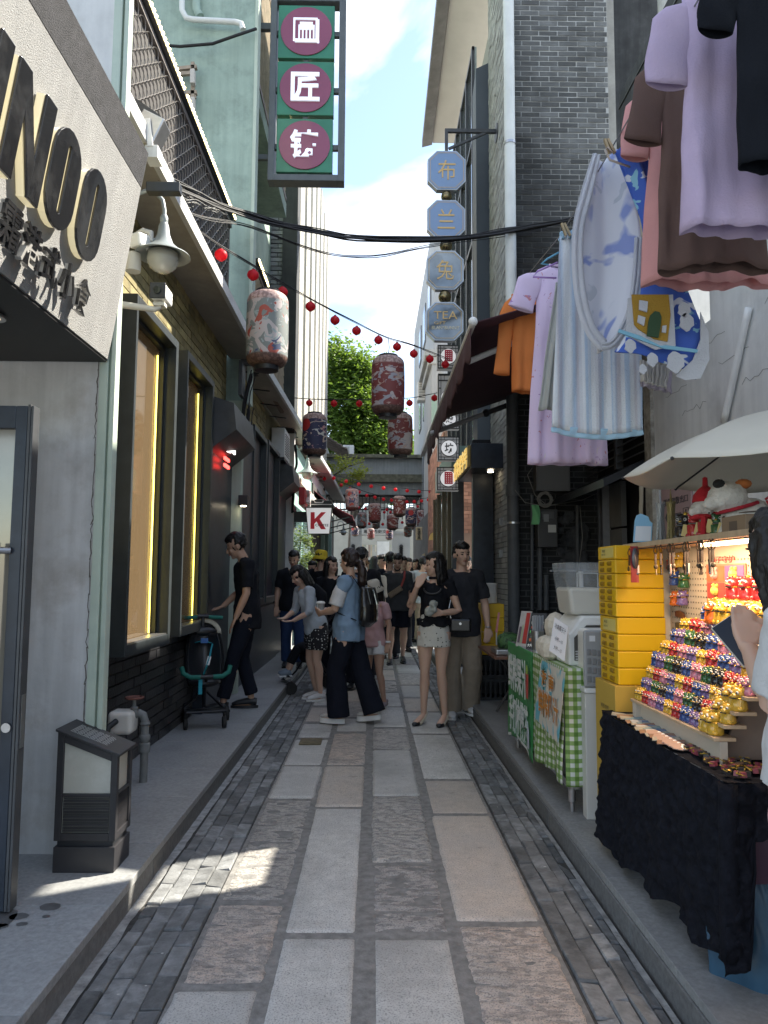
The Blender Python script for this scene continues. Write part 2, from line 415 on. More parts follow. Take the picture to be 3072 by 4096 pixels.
# dark paving bricks either side, laid in running rows
brick_dk = M('dark_paving_brick', (.155,.16,.162), .8, n=14, na=.3, b=.35, bs=60, rnd=.38, stain=(.34,.35,.355), ss=9, st=.6)
def paving(name, xs, y0, y1, side):
    rt = thing(name, '', '', (sum(xs)/len(xs), 3, 0)); rt['kind'] = 'structure'; del rt['category']; del rt['label']
    L = []
    for i in range(len(xs)-1):
        y = y0 + rg.random()*.1
        while y < y1:
            l = rg.choice([.2,.205,.21,.195,.22,.12 if rg.random() < .25 else .2]); L.append((xs[i], xs[i+1], y, y+l)); y += l
    L.sort(key=lambda t: abs(t[2]-2.6) if t[2] > 2.0 else 99)
    rest = MB()
    for k, (a, b, c, d) in enumerate(L):
        if k < 300 and c > 2.0:
            g = .0035; zt = rg.uniform(-.003, .005) if rg.random() < .85 else rg.uniform(-.008, .014); t = rg.uniform(-.005, .005); t2 = rg.uniform(-.005, .005)
            j = lambda: rg.uniform(-.0025, .0025); c4 = .0035
            h_ = .0018; P = [(a+h_+j()*.6, c+g+j()), (b-h_+j()*.6, c+g+j()), (b-h_+j()*.6, d-g+j()), (a+h_+j()*.6, d-g+j())]
            mb = MB(); cx = (a+b)/2; cy = (c+d)/2; n = 4
            vs = [(x, y, -.03) for x, y in P] + [(x, y, zt-.005) for x, y in P] + [(x+(c4 if x < cx else -c4), y+(c4 if y < cy else -c4), zt + t*(1 if x < cx else -1) + t2*(1 if y < cy else -1)) for x, y in P]
            mb.add(vs, [(0,1,5,4),(1,2,6,5),(2,3,7,6),(3,0,4,7),(4,5,9,8),(5,6,10,9),(6,7,11,10),(7,4,8,11),(8,9,10,11)])
            obj('brick', mb, brick_dk, rt)
        else:
            rest.box(a+.003, b-.003, c+.003, d-.003, -.03, rg.uniform(-.004, .004))
    o = obj('far_bricks', rest, brick_dk, rt); o['kind'] = 'stuff'
gut = M('gutter_cement', (.33,.33,.32), .9, n=14, na=.3, b=.4, bs=50, stain=(.13,.13,.13), ss=12, st=.8)
paving('brick_paving_left', [-.945,-.885,-.812,-.738,-.664], -1.5, 30, -1)
paving('brick_paving_right', [.712,.782,.85,.905,.945], -1.5, 30, 1)
def gutter(xa, xb, s):
    mb = MB()
    def f(u, v):
        y = -2 + 34*v; e = mnoise.noise(Vector((y*5, s*9, 0)))*.012 + mnoise.noise(Vector((y*23, s, 0)))*.006
        return Vector((xa + (xb-xa)*u + (e if u == 1 else 0), y, -.004 + .002*mnoise.noise(Vector((y*8, u*3, 0)))))
    mb.grid(f, 2, 700); mb2 = MB().box(min(xa,xb), max(xa,xb)-0, -2, 32, -.03, -.008)
    mb.v += []; 
    struct('gutter', mb, gut)
gutter(-1.0, -.958, 1); gutter(.97, .945, 2)
# kerbs: separate stones along the edge
kerb_m = M('kerb_stone', (.15,.15,.148), .75, n=40, na=.25, b=.3, bs=90, rnd=.12)
for s, xk in ((-1, -1.0), (1, .985)):
    rt = thing('kerb', '', '', (xk, 3, 0)); rt['kind'] = 'structure'; del rt['category']; del rt['label']
    y = -2.0
    while y < 30:
        l = rg.uniform(1.1, 1.5)
        a, b = (xk-.035, xk) if s < 0 else (xk, xk+.035)
        mb = MB().box(a, b, y+.003, y+l-.003, -.03, .085)
        o = obj('kerb_stone', mb, kerb_m, rt, bv=.004)
        y += l
# pavements of thin stone slabs overhanging the kerb a little
pave_m = M('pavement_stone', (.27,.275,.275), .55, n=55, na=.2, b=.12, bs=120, rnd=.07, stain=(.17,.17,.17), ss=1.8, st=.55)
for nm, xa, xb, gap in (('pavement_left', -3.6, -.996, 0), ('pavement_right', .992, 4.2, 0)):
    rt = thing(nm, '', '', (xa, 3, 0)); rt['kind'] = 'structure'; del rt['category']; del rt['label']
    y = -2.0; far = MB()
    while y < 30:
        l = rg.uniform(.62, .8)
        mb = MB().box(xa, xb, y+.0015, y+l-.0015, .086, SH) if nm == 'pavement_left' else MB().box(xa, xb, y+.0015, y+l-.0015, .086, SH)
        if y < 14: obj('paving_slab', mb, pave_m, rt, bv=.0015, seg=1)
        else: far.box(xa, xb, y+.0015, y+l-.0015, .086, SH)
        y += l
    struct('under_slab', MB().box(xa, xb+(-.035 if xb < 0 else 0), -2, 30, -.03, .084) if xb < 0 else MB().box(xa+.035, xb, -2, 30, -.03, .084), mortar_g, rt)
    o = obj('far_paving_slabs', far, pave_m, rt); o['kind'] = 'stuff'

# ================= brick walls =================
def brickwork(rt, o, u, W, Hh, bw, bh, depth, mat, g=.008, limit=300, holes=(), seed=1, flemish=.0, prefer=None):
    """bricks on the plane o + u*a + z*b, standing proud along n = u x z; children of rt"""
    o, u = Vector(o), Vector(u).normalized(); n = u.cross(Vector((0,0,1))); r = random.Random(seed)
    rows = int(Hh/bh); cells = []
    for j in range(rows):
        x = -bw*(.5 if j % 2 else 0) - r.random()*.02
        while x < W:
            a, b = max(0, x), min(W, x+bw)
            if b - a > .03:
                z0 = j*bh
                if not any(h[0] < (a+b)/2 < h[1] and h[2] < z0+bh/2 < h[3] for h in holes): cells.append((a, b, z0, z0+bh))
            x += bw
    if prefer: cells.sort(key=prefer)
    me = MB().box(0, 1, -depth, 0, 0, 1).mesh('brick', mat)
    base = org(rt); rest = MB(); ang = math.atan2(u.y, u.x)
    for k, (a, b, c, d) in enumerate(cells):
        pr = r.uniform(-.004, .003)
        if k < limit:
            p = o + u*(a+g/2) + Vector((0,0,c+g/2)) + n*pr - base
            put('brick', me, rt, p, (r.uniform(-.01,.01), 0, ang), (b-a-g, 1, d-c-g))
        else:
            p = o + u*(a+g/2) + Vector((0,0,c+g/2)) + n*(pr+.0)
            q = o + u*(b-g/2) + Vector((0,0,c+g/2)) + n*(pr+.0)
            back = -n*(depth-.002) if False else n*(-depth+.0)
            A = [p + n*depth, q + n*depth, q, p]; hh = Vector((0,0,d-c-g))
            rest.hexa([p, q, q + n*depth, p + n*depth] + [x + hh for x in (p, q, q + n*depth, p + n*depth)])
    if rest.v:
        ob = obj('more_bricks', rest, mat, rt); ob['kind'] = 'stuff'

stm = M('wet_stain', (.10,.10,.10), .35, n=20, na=.3)
rs = random.Random(4)
def blot(x, y, r, z, m=None, nm='wet_stain'):
    P = [(x+math.cos(a*.3927)*r*(1+.3*mnoise.noise(Vector((math.cos(a*.39)*2+x*9, math.sin(a*.39)*2, 0)))), y+math.sin(a*.3927)*r*.8*(1+.3*mnoise.noise(Vector((a*.9, y*7, 1))))) for a in range(16)]
    mb = MB().add([(p[0], p[1], z) for p in P], [list(range(16))]); struct(nm, mb, m or stm)
for x, y, r in ((-1.43,2.83,.13),(-1.30,2.86,.035),(-1.22,2.94,.04),(-1.26,2.80,.02),(-1.20,2.86,.015),(-1.33,2.78,.03)): blot(x, y, r, SH+.0015)
gum = M('gum_pale', (.5,.5,.48), .7)
for k in range(34):
    y = 2.3+rs.random()**1.7*6; x = rs.uniform(-.95,.93); blot(x, y, rs.uniform(.003,.008), .0125, gum, 'gum_spot')
def RC(px0, py0, px1, py1, Y):
    a = AT(px0, py1, Y); b = AT(px1, py0, Y); return a.x, b.x, min(a.z, b.z), max(a.z, b.z)
def cable(name, pts, r, label, mat=None, n=6, parent=None, sag=0, segs=10):
    P = []
    for i in range(len(pts)-1):
        a, b = Vector(pts[i]), Vector(pts[i+1])
        for k in range(segs): t = k/segs; p = a.lerp(b, t); p.z -= sag*4*t*(1-t); P.append(p)
    P.append(Vector(pts[-1]))
    o = obj(name, MB().tube(P, r, n), mat or wire_m, parent, smooth=True)
    if label: tag(o, label, 'cable')
    return o
def wiggle(p, a, s): 
    return p + Vector((mnoise.noise(p*3+Vector((s,0,0))), mnoise.noise(p*3+Vector((0,s,0))), mnoise.noise(p*3+Vector((0,0,s)))))*a

# ================= LEFT: corner shop with slanted fascia =================
shop = thing('corner_shop', 'near corner snack shop with slanted pale fascia and big black letters', 'shop', (-2.0, 3.4, SH))
YW = 3.475
obj('wall', MB().box(-3.6, -1.312, YW, YW+.12, SH, 2.40), grey_pl, shop)
obj('upper_wall', MB().box(-3.6, -1.312, YW, YW+.12, 2.402, 10), white_pl, shop)
obj('pilaster', MB().box(-1.314, -1.272, YW-.012, YW+.05, SH, 10).box(-1.260, -1.238, YW-.012, YW+.05, SH, 10).box(-1.272, -1.26, YW+.01, YW+.05, SH, 10), pale_green, shop, bv=.003)
B0, B1, B2 = Vector((-1.272,0,2.40)), Vector((-1.145,0,3.255)), Vector((-1.115,0,3.43))
fascia_m = M('fascia_render', (.30,.30,.295), .85, n=3, na=.12, b=.9, bs=190, streak=.12, stain=(.25,.245,.235), ss=3, st=.6)
fascia_d = M('fascia_band_dark', (.045,.045,.05), .9, n=20, na=.3, b=1.0, bs=190)  # upper band, a darker tone than the face below
fa = MB().prism([(B0.x,B0.z),(B1.x,B1.z),(-2.2,B1.z),(-2.2,B0.z)], (0,.4,0), (1,0,0), (0,0,1), (0,1,0), 3.455-.4)
fascia = obj('fascia', fa, fascia_m, shop)
obj('fascia_band', MB().prism([(B1.x+.002,B1.z+.002),(B2.x,B2.z),(-2.2,B2.z),(-2.2,B1.z+.002)], (0,.4,0), (1,0,0), (0,0,1), (0,1,0), 3.455-.4), fascia_d, shop)
obj('soffit', MB().box(-3.6, -1.279, .4, 3.455, 2.388, 2.398), M('soffit_black', (.006,.006,.006), .5), shop)
dl = obj('downlight', MB().lathe([(.055,0),(.055,.012),(.03,.012)], (-1.50, 2.82, 2.372), 20), steel, shop, smooth=30)
obj('bulb', MB().lathe([(1e-6,0),(.032,0),(.032,.01)], (-1.50, 2.82, 2.370), 16), M('bulb_warm', (1,.85,.6), em=6), dl)
marble_b = M('black_marble', (.010,.010,.011), .22, n=1, na=.1, stain=(.20,.20,.20), ss=5, st=.12, coat=.3)
glow = M('letter_glow', (.66,.61,.48), .5, em=.12, ec=(1,.86,.5))
FU, FW = Vector((0,1,0)), (B1-B0).normalized(); FN = FU.cross(FW)
def onf(y, h, d=0): return Vector((B0.x,0,B0.z)) + Vector((0,y,0)) + FW*h + FN*d
def capsule(w, h, n=10):
    r = w/2; P = []
    for k in range(n+1): a = math.pi*k/n; P.append((r*math.cos(a), h/2-r+r*math.sin(a)*1.0))
    for k in range(n+1): a = math.pi+math.pi*k/n; P.append((r*math.cos(a), -h/2+r+r*math.sin(a)))
    return P
def ring(mb, yc, hc, w, h, wi, hi, d0, d1):
    A, Bp = capsule(w, h), capsule(wi, hi); n = len(A); vs = []
    for d in (d0, d1):
        for P in (A, Bp): vs += [onf(yc+p[0], hc+p[1], d) for p in P]
    fs = []
    for i in range(n):
        j = (i+1) % n
        fs += [(i,j,n+j,n+i), (2*n+i,3*n+i,3*n+j,2*n+j), (i,2*n+i,2*n+j,j), (n+i,n+j,3*n+j,3*n+i)]
    mb.add(vs, fs)
def letter(kind, yc, w=.232, h=.375, hc=.455):
    a, b = MB(), MB()
    if kind == 'O':
        ring(b, yc, hc, w-.012, h-.012, .030, h*.72, .004, .032); ring(a, yc, hc, w, h, .024, h*.70, .033, .045)
    else:
        st = .080
        for mb, d0, d1, e in ((b,.004,.032,.006),(a,.033,.045,0)):
            for P in ([(-w/2,-h/2),(-w/2+st,-h/2),(-w/2+st,h/2),(-w/2,h/2)], [(w/2-st,-h/2),(w/2,-h/2),(w/2,h/2),(w/2-st,h/2)]):
                mb.prism([(p[0], p[1]) for p in P], onf(yc, hc, d0), FU, FW, FN, d1-d0)
            mb.prism([(-w/2+st*.98, h/2-.0005),(-w/2+st*.2, h/2-.0005),(w/2-st*.98,-h/2+.0005),(w/2-st*.2,-h/2+.0005)], onf(yc, hc, d0+.0007), FU, FW, FN, d1-d0-.0014)
    L_ = obj('letter', a, marble_b, fascia, bv=.003)
    obj('letter_back', b, glow, fascia)
letter('N', 2.06, .27); letter('N', 2.37, .27); letter('O', 2.645); letter('O', 2.92)
for k, ch in enumerate('霜港式小食'):
    text(ch, 'small_character', marble_b, onf(2.36+k*.152, .130, .040), FU, FW, .128, .145, fascia, depth=.012, bold=.012)
    text(ch, 'acrylic_backing', M('acrylic', (.34,.33,.31), .12, coat=.5), onf(2.36+k*.152, .130, .027), FU, FW, .124, .140, fascia, depth=.022, bold=.008)

mb = MB()
for k in range(26):
    z = .3+.082*k; x = -1.325+.006*mnoise.noise(Vector((z*9,0,0))); mb.tube([(x+.012*mnoise.noise(Vector((z*14+i,k,0))), YW-.001, z+.03*i) for i in range(4)], [.0015+.004*abs(mnoise.noise(Vector((k*.9,i,2)))) for i in range(4)], 5)
o = obj('peeling_edge', mb, M('peel_dark', (.14,.125,.11), .95), shop); o['kind'] = 'stuff'
# open glazed door at the far left
dr = thing('glass_door', 'navy framed glass door standing open at the near left', 'door', (-1.8, 2.9, SH))
obj('door_frame', MB().box(-1.41,-1.365,2.875,2.925,SH+.01,2.04).box(-2.25,-2.12,2.875,2.925,SH+.01,2.04).box(-2.12,-1.41,2.875,2.925,1.95,2.04).box(-2.12,-1.41,2.875,2.925,SH+.01,.24), navy, dr, bv=.003)
obj('edge_strip', MB().box(-1.363,-1.352,2.873,2.927,SH+.01,2.045).box(-1.350,-1.340,2.873,2.927,SH+.01,2.04), dkgrey, dr, bv=.002)
obj('pane', MB().box(-2.118,-1.412,2.895,2.905,.242,1.948), M('door_glass', (.30,.27,.22), .08, m=.35, n=1.5, na=.2), dr)
hd = obj('handle', MB().tube([(-1.445,2.845,1.5),(-1.445,2.845,.75)], .014, 10), dkgrey, dr, smooth=30)
obj('handle_mount', MB().tube([(-1.445,2.845,1.47),(-1.405,2.872,1.47)], .014, 10), steel, hd, smooth=30)
obj('lock', MB().lathe([(.018,0),(.018,.006)], (-1.385,2.871,.80), 16, ax=(0,-1,0)), steel, dr)
obj('lock_plate', MB().box(-1.3395,-1.337,2.885,2.915,.72,.92), steel, dr)

# ================= LEFT: brick shop front with tall framed windows =================
bs = thing('brick_shopfront', 'dark brick shopfront with four tall amber windows and mustard bricks above', 'shop', (-2.0, 6, SH))
XB = -1.66
mort_y = M('mortar_mustard', (.13,.11,.05), .9)
brick_y = M('mustard_brick', (.30,.25,.115), .85, n=9, na=.3, b=.6, bs=60, rnd=.28, stain=(.13,.115,.07), ss=1.7, st=.7, world=True)
obj('backing_wall', MB().box(-3.4, XB-.001, 3.53, 8.0, SH, 4.0).box(-3.4, XB-.001, 8.3, 13.0, SH, 4.0), mort_y, bs)
mort_k = M('mortar_black', (.02,.02,.02), .8)
brick_k = M('black_brick', (.018,.018,.02), .35, n=9, na=.4, b=.4, bs=40, rnd=.4, world=True)
brickwork(bs, (XB, 3.54, 3.10), (0,1,0), 4.42, .80, .25, .072, .028, brick_y, g=.008, limit=300, seed=2)
brickwork(bs, (XB, 3.54, SH), (0,1,0), 3.3, .82, .25, .07, .028, brick_k, g=.007, limit=300, seed=3)
brickwork(bs, (XB, 8.32, 3.2), (0,1,0), 2.6, .70, .25, .072, .028, brick_y, g=.008, limit=150, seed=4)
pane_m = M('amber_glass', (.30,.21,.12), .05, m=.4, al=.6, coat=.8, b=.03, bs=2)
curtain_m = M('amber_curtain', (.24,.145,.05), .8, streak=.55, em=.022, ec=(1,.6,.2))  # faint glow put into the cloth for the lit room behind
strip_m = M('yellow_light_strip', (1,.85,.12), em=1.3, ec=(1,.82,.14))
XF = -1.50
def window(y0, y1, z0, z1):
    f = MB(); t = .035; xb = XB+.029
    f.box(xb, XF, y0, y0+t, z0, z1).box(xb, XF, y1-t-.03, y1, z0, z1).box(xb, XF, y0+t, y1-t-.03, z1-.06, z1).box(xb, XF, y0+t, y1-t-.03, z0, z0+.07)
    w = obj('window', f, dkgrey if False else M('window_frame_metal', (.035,.042,.045), .4, n=8, na=.2), bs, bv=.003)
    obj('curtain', MB().grid(lambda u, v: Vector((XB+.012+.006*math.sin(u*70+math.sin(v*4)), y0+t+(y1-y0-2*t-.03)*u, z0+.07+(z1-z0-.13)*v)), 60, 6), curtain_m, w, smooth=True)
    obj('pane', MB().box(xb+.01, xb+.018, y0+t, y1-t-.031, z0+.07, z1-.06), pane_m, w)
    obj('sill', MB().box(xb+.03, XF-.01, y0+t+.002, y1-t-.032, z0+.0705, z0+.078), steel, w)
    obj('inner_frame', MB().box(xb+.018, xb+.05, y1-t-.07, y1-t-.032, z0+.079, z1-.061).box(xb+.018, xb+.05, y0+t+.001, y0+t+.02, z0+.079, z1-.061).box(xb+.018, xb+.05, y0+t+.021, y1-t-.071, z1-.09, z1-.061), black, w)
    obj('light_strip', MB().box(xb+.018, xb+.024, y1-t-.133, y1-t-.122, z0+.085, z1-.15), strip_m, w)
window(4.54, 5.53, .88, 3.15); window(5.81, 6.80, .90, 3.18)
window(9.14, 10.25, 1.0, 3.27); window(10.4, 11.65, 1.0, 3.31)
# door recess with dark sloping canopy, then again further on
for (y0, y1, zt) in ((6.86, 7.98, 3.10), (11.9, 12.95, 3.25)):
    o = MB().box(-1.64, -1.55, y0, y1, SH, 2.75); obj('door_leaf', o, navy, bs)
    obj('canopy', MB().prism([(-1.64,zt),(-1.33,zt-.10),(-1.30,zt-.35),(-1.64,zt-.62)], (0,y0,0), (1,0,0), (0,0,1), (0,1,0), y1-y0), dkgrey, bs)
obj('dark_panel', MB().box(-1.64, -1.52, 8.45, 9.2, SH, 3.25).box(-1.64, -1.53, 9.22, 11.78, SH, .95).box(-1.64,-1.58,9.22,11.78,.95,3.28), navy, bs)
obj('pilaster', MB().box(-1.62, -1.455, 8.02, 8.14, SH, 3.3), pale_green, bs)
obj('pilaster', MB().box(-1.62, -1.42, 12.97, 13.06, SH, 3.9), white, bs)
text('囍', 'neon_character', M('neon_white', (.95,.95,.9), em=1.2), (-1.47, 7.35, 2.78), (.25,1,0), (0,0,1), .34, .34, bs, depth=.01, bold=.01)
obj('neon_red', MB().box(-1.50,-1.48,7.28,7.50,2.46,2.49).box(-1.50,-1.48,7.28,7.50,2.53,2.56), M('neon_red', (1,.05,.04), em=2), bs)
# wall lamp with warm beam by the second door
wlp = thing('wall_lamp', 'small black box wall lamp glowing downwards beside the dark doorway', 'wall lamp', (-1.38, 8.0, 2.15))
obj('housing', MB().box(-1.46,-1.36,7.9,8.0,2.13,2.24), black, wlp, bv=.004)
obj('bulb', MB().lathe([(1e-6,0),(.03,0),(.03,.006)], (-1.41,7.95,2.122), 14), M('bulb_warm', (1,.85,.6), em=6), wlp)
# long metal gutter canopy along the fronts
gc = thing('gutter_canopy', 'long beige metal canopy with white edge running along the left shopfronts', 'canopy', (-1.4, 8, 3.75))
soff = M('canopy_soffit', (.36,.33,.29), .6, n=3, na=.15, streak=.1)
pts = [(3.60,-1.66,-1.285,3.76),(8.0,-1.64,-1.30,3.78),(13.4,-1.64,-1.29,3.98),(19,-1.55,-1.14,4.00),(25,-1.40,-1.02,3.92)]
for i in range(4):
    a, b = pts[i], pts[i+1]
    obj('soffit', MB().hexa([(a[1],a[0],a[3]+.03),(a[2]-.02,a[0],a[3]+.01),(b[2]-.02,b[0],b[3]+.01),(b[1],b[0],b[3]+.03),(a[1],a[0],a[3]+.06),(a[2]-.02,a[0],a[3]+.04),(b[2]-.02,b[0],b[3]+.04),(b[1],b[0],b[3]+.06)]), soff, gc)
    obj('edge_beam', MB().bar((a[2],a[0],a[3]+.045),(b[2],b[0],b[3]+.045),.035,.10), M('canopy_edge', (.55,.55,.54), .45, n=5, na=.1), gc)
for y in [8.5+.9*k for k in range(14)]:
    obj('bracket', MB().bar((-1.62,y,3.76+.02*(y-8)),(-1.36,y,3.73+.02*(y-8)),.014), black, gc)
obj('vent', MB().box(-1.47,-1.40,8.6,8.72,3.765,3.78), black, gc)

# scalloped wire screen above with its line of lamps
ms = thing('mesh_screen', 'dark scalloped metal mesh screen edged by a row of small yellow lights', 'screen', (-1.62, 5.8, 3.9))
obj('screen_panel', MB().box(-1.665,-1.655,3.6,8.0,3.86,5.26), M('screen_dark', (.03,.027,.026), .7, n=4, na=.3), ms)
arc = MB(); pz = .062; py_ = .155
for j in range(22):
    z = 3.90 + j*pz
    for i in range(28):
        y = 3.62 + i*py_ + (py_/2 if j % 2 else 0)
        if y + py_ > 8.0: continue
        P = [Vector((-1.648 + .018*math.sin(math.pi*t/6), y + py_*t/6, z + pz*.95*math.sin(math.pi*t/6)**.7)) for t in range(7)]
        arc.tube(P, .0045, 3, False)
o = obj('wire_scallops', arc, M('screen_wire', (.42,.39,.36), .5, m=.5), ms); o['kind'] = 'stuff'
fr_m = M('screen_frame', (.16,.14,.13), .5)
obj('frame', MB().box(-1.68,-1.62,3.6,8.0,5.262,5.31).box(-1.67,-1.64,7.97,8.0,3.86,5.262), fr_m, ms)
led_m = M('yellow_lamps', (1,.82,.35), em=2.6, ec=(1,.80,.38))
def ledrow(par, a, b, step=.055, r=.017):
    a, b = Vector(a), Vector(b); n = int((b-a).length/step)
    obj('lamp_rail', MB().bar(a, b, .05, .04), black, par)
    mb = MB()
    for k in range(n): 
        if k % 40 == 39: continue
        mb.ball(a.lerp(b, (k+.5)/n) + Vector((.026,-.006,.005)), r, 8)
    o = obj('lamps', mb, led_m, par); o['kind'] = 'stuff'
ledrow(ms, (-1.61,3.6,5.335), (-1.60,7.97,5.345))
# floodlight on the wall corner (silver back towards the lane)
a = AT(585, 500, 3.9)
fl = thing('floodlight', 'silver floodlight on a bracket above the slanted fascia corner', 'floodlight', a)
fx = a.x
obj('housing', MB().prism([(-.11,-.075),(.03,-.12),(.10,.04),(-.02,.10)], a, (1,0,0), (0,0,1), (0,1,0), .13), steel, fl, bv=.008)
obj('lens_frame', MB().bar(a+Vector((-.13,.06,-.03)), a+Vector((-.01,.06,.14)), .17, .02, up=(0,1,0)), dkgrey, fl)
obj('bracket', MB().bar(a+Vector((.01,-.01,.03)), a+Vector((.03,-.01,-.13)), .03, .012, up=(0,1,0)).box(a.x-.0, a.x+.07, a.y-.01, a.y+.09, a.z-.19, a.z-.12), white, fl)

# street lamps: goose-neck arm, bell shade, glass globe
def street_lamp(px, py, Y, s, label, glass=True):
    c = AT(px, py, Y)     # shade centre
    t = thing('street_lamp', label, 'street lamp', c, 'bell shaped lamps on the left wall')
    g_ = M('lamp_grey', (.30,.33,.33), .45, m=.3, n=10, na=.1)
    obj('lamp_shade', MB().lathe([(.02*s,.17*s),(.028*s,.15*s),(.035*s,.10*s),(.055*s,.05*s),(.10*s,.01*s),(.145*s,-.015*s),(.15*s,-.022*s),(.14*s,-.022*s),(.09*s,0),(.045*s,.035*s)], c, 32), g_, t, smooth=40)
    obj('globe', MB().lathe([(.085*s,-.005*s),(.084*s,-.05*s),(.07*s,-.085*s),(.04*s,-.108*s),(1e-6,-.115*s)], c, 24), M('lamp_glass', (.75,.74,.66), .15, tr=.55), t, smooth=True)
    obj('bulb', MB().ball(c+Vector((0,0,-.03*s)), .032*s, 14), M('lamp_bulb', (.9,.9,.85), .3), t, smooth=True)
    P = [c+Vector((0,0,.17*s)), c+Vector((0,0,.24*s)), c+Vector((-.012*s,0,.30*s)), c+Vector((-.05*s,0,.345*s)), c+Vector((-.10*s,0,.355*s)), c+Vector((-.16*s,.0,.33*s)), c+Vector((-.20*s,.02,.24*s)), c+Vector((-.21*s,.05,.1*s))]
    obj('arm', MB().tube(P, .012*s, 10).lathe([(.018*s,.16*s),(.022*s,.175*s),(.022*s,.20*s),(.015*s,.215*s)], c, 16), g_, t, smooth=40)
    return t
street_lamp(652, 1010, 3.95, 1.0, 'large bell shaped grey street lamp with glass globe over the windows')
street_lamp(1230, 1888, 13.6, 1.25, 'grey bell lamp above the white coffee cup sign')
street_lamp(1374, 2128, 24.0, 1.0, 'small far bell lamp in front of the dark doorway beyond the cup sign')
# security cameras by the lamp
a = AT(636, 1170, 3.85)
sc1 = thing('security_camera', 'square black faced camera on a white arm below the street lamp', 'camera', a)
obj('body', MB().box(a.x-.042,a.x+.042,a.y-.02,a.y+.12,a.z-.038,a.z+.042), white, sc1, bv=.012)
fp = obj('face_plate', MB().box(a.x-.043,a.x+.043,a.y-.034,a.y-.021,a.z-.043,a.z+.045), black, sc1, bv=.009)
obj('lens', MB().lathe([(1e-6,0),(.018,0),(.02,-.006)], a+Vector((0,-.036,0)), 16, ax=(0,1,0)), M('lens_black', (.005,.005,.006), .05), fp)
obj('arm', MB().tube([(a.x,a.y+.02,a.z-.045),(a.x,a.y+.02,a.z-.075),(a.x-.02,a.y+.01,a.z-.09),(a.x-.20,a.y-.02,a.z-.075)], [.012,.012,.016,.02], 10).box(a.x-.03,a.x+.03,a.y,a.y+.05,a.z-.07,a.z-.05), M('arm_cream', (.55,.53,.47), .5), sc1, smooth=40)
a = AT(568, 960, 3.9)
sc2 = thing('security_camera', 'white bullet camera tucked behind the bell of the street lamp', 'camera', a)
obj('body', MB().bar(a+Vector((-.03,-.05,-.02)), a+Vector((.03,.08,.0)), .085, .075), white, sc2, bv=.012)
obj('mount', MB().tube([a+Vector((-.06,.05,.04)),a+Vector((.0,.02,.06)),a+Vector((.04,.02,.05)),a+Vector((.04,.02,0))], .018, 10).lathe([(.04,-.17),(.042,-.12),(.038,-.07),(.02,-.06)], a+Vector((-.05,.02,0)), 16), M('camera_cream', (.55,.54,.50), .5), sc2, smooth=40)
a = AT(680, 743, 3.8)
tb = obj('spotlight_box', MB().box(a.x-.13,a.x+.05,a.y,a.y+.06,a.z-.03,a.z+.025), black, bv=.005); tag(tb, 'short black bar light sticking out of the fascia corner', 'light')
# valve pipe, white box
v0 = G(573, 3128, SH); vx, vy = v0.x, v0.y
vp = thing('valve_pipe', 'grey standpipe with rusty red handwheel against the black brick', 'pipe', v0)
pg = M('pipe_grey', (.17,.18,.18), .5, n=12, na=.2)
zt = .93
obj('riser', MB().tube([(vx,vy,SH),(vx,vy,.48),(vx-.012,vy,.52),(vx-.045,vy,.535)], .024, 14).lathe([(.034,0),(.036,.02),(.034,.05),(.028,.055)], (vx,vy,.30), 16).lathe([(.03,0),(.036,.02),(.03,.035)], (vx,vy,.37), 16).lathe([(.026,0),(.032,.01),(.026,.02)], (vx,vy,.46), 16), pg, vp, smooth=40)
obj('valve_body', MB().tube([(vx-.04,vy,.535),(vx-.075,vy,.525),(vx-.11,vy,.50)], [.026,.03,.024], 12).lathe([(.02,0),(.024,.03),(.012,.04),(.008,.09)], (vx-.07,vy,.535), 12), pg, vp, smooth=40)
wh = MB(); wc = Vector((vx-.07,vy,.625))
wh.tube([wc+Vector((math.cos(t*math.pi/9)*.052, math.sin(t*math.pi/9)*.052, .0)) for t in range(19)], .007, 8, False)
for t in range(5): wh.tube([wc, wc+Vector((math.cos(t*1.2566)*.05, math.sin(t*1.2566)*.05, 0))], .005, 6)
obj('handwheel', wh, M('rust_red', (.17,.07,.055), .6, m=.3, n=20, na=.4), vp, smooth=40)
obj('flange', MB().tube([(vx-.115,vy,.50),(vx-.14,vy,.50)], .028, 14), red_m, vp, smooth=40)
wb = AT(492, 2928, vy-.02)
wbx = obj('white_box', MB().box(wb.x-.078,wb.x+.072,wb.y-.075,wb.y+.075,.415,.555), wplastic, bv=.03, seg=4)
tag(wbx, 'cream plastic meter cover with rounded corners beside the handwheel', 'meter box')
obj('spout', MB().tube([(wb.x-.02,wb.y-.07,.50),(wb.x-.045,wb.y-.13,.475),(wb.x-.05,wb.y-.14,.44)], .018, 10), black, wbx, smooth=40)
# lectern-shaped lamp pillar
lp = thing('lamp_pillar', 'black slant topped pillar lantern with onyx panels and fretwork at the wall', 'lantern pillar', (-1.27, 3.21, SH))
X0, X1, Ya, Yb = -1.352, -1.092, 3.262, 3.462
zl, zr = .705, .605
lpm = M('pillar_black', (.03,.029,.032), .45, n=15, na=.15)
obj('base', MB().box(X0, X1, Ya, Yb, SH, SH+.105), lpm, lp, bv=.003)
obj('plinth', MB().box(X0+.012, X1-.012, Ya+.012, Yb-.012, SH+.105, SH+.13), black, lp)
def zt_(x): return zl + (zr-zl)*(x-X0)/(X1-X0)
fr = MB(); t = .028
def post(x0, x1, y0, y1, za=SH+.13): fr.hexa([(x0,y0,za),(x1,y0,za),(x1,y1,za),(x0,y1,za),(x0,y0,zt_(x0)),(x1,y0,zt_(x1)),(x1,y1,zt_(x1)),(x0,y1,zt_(x0))])
for x in (X0, X1-t):
    for y in (Ya, Yb-t): post(x, x+t, y, y+t)
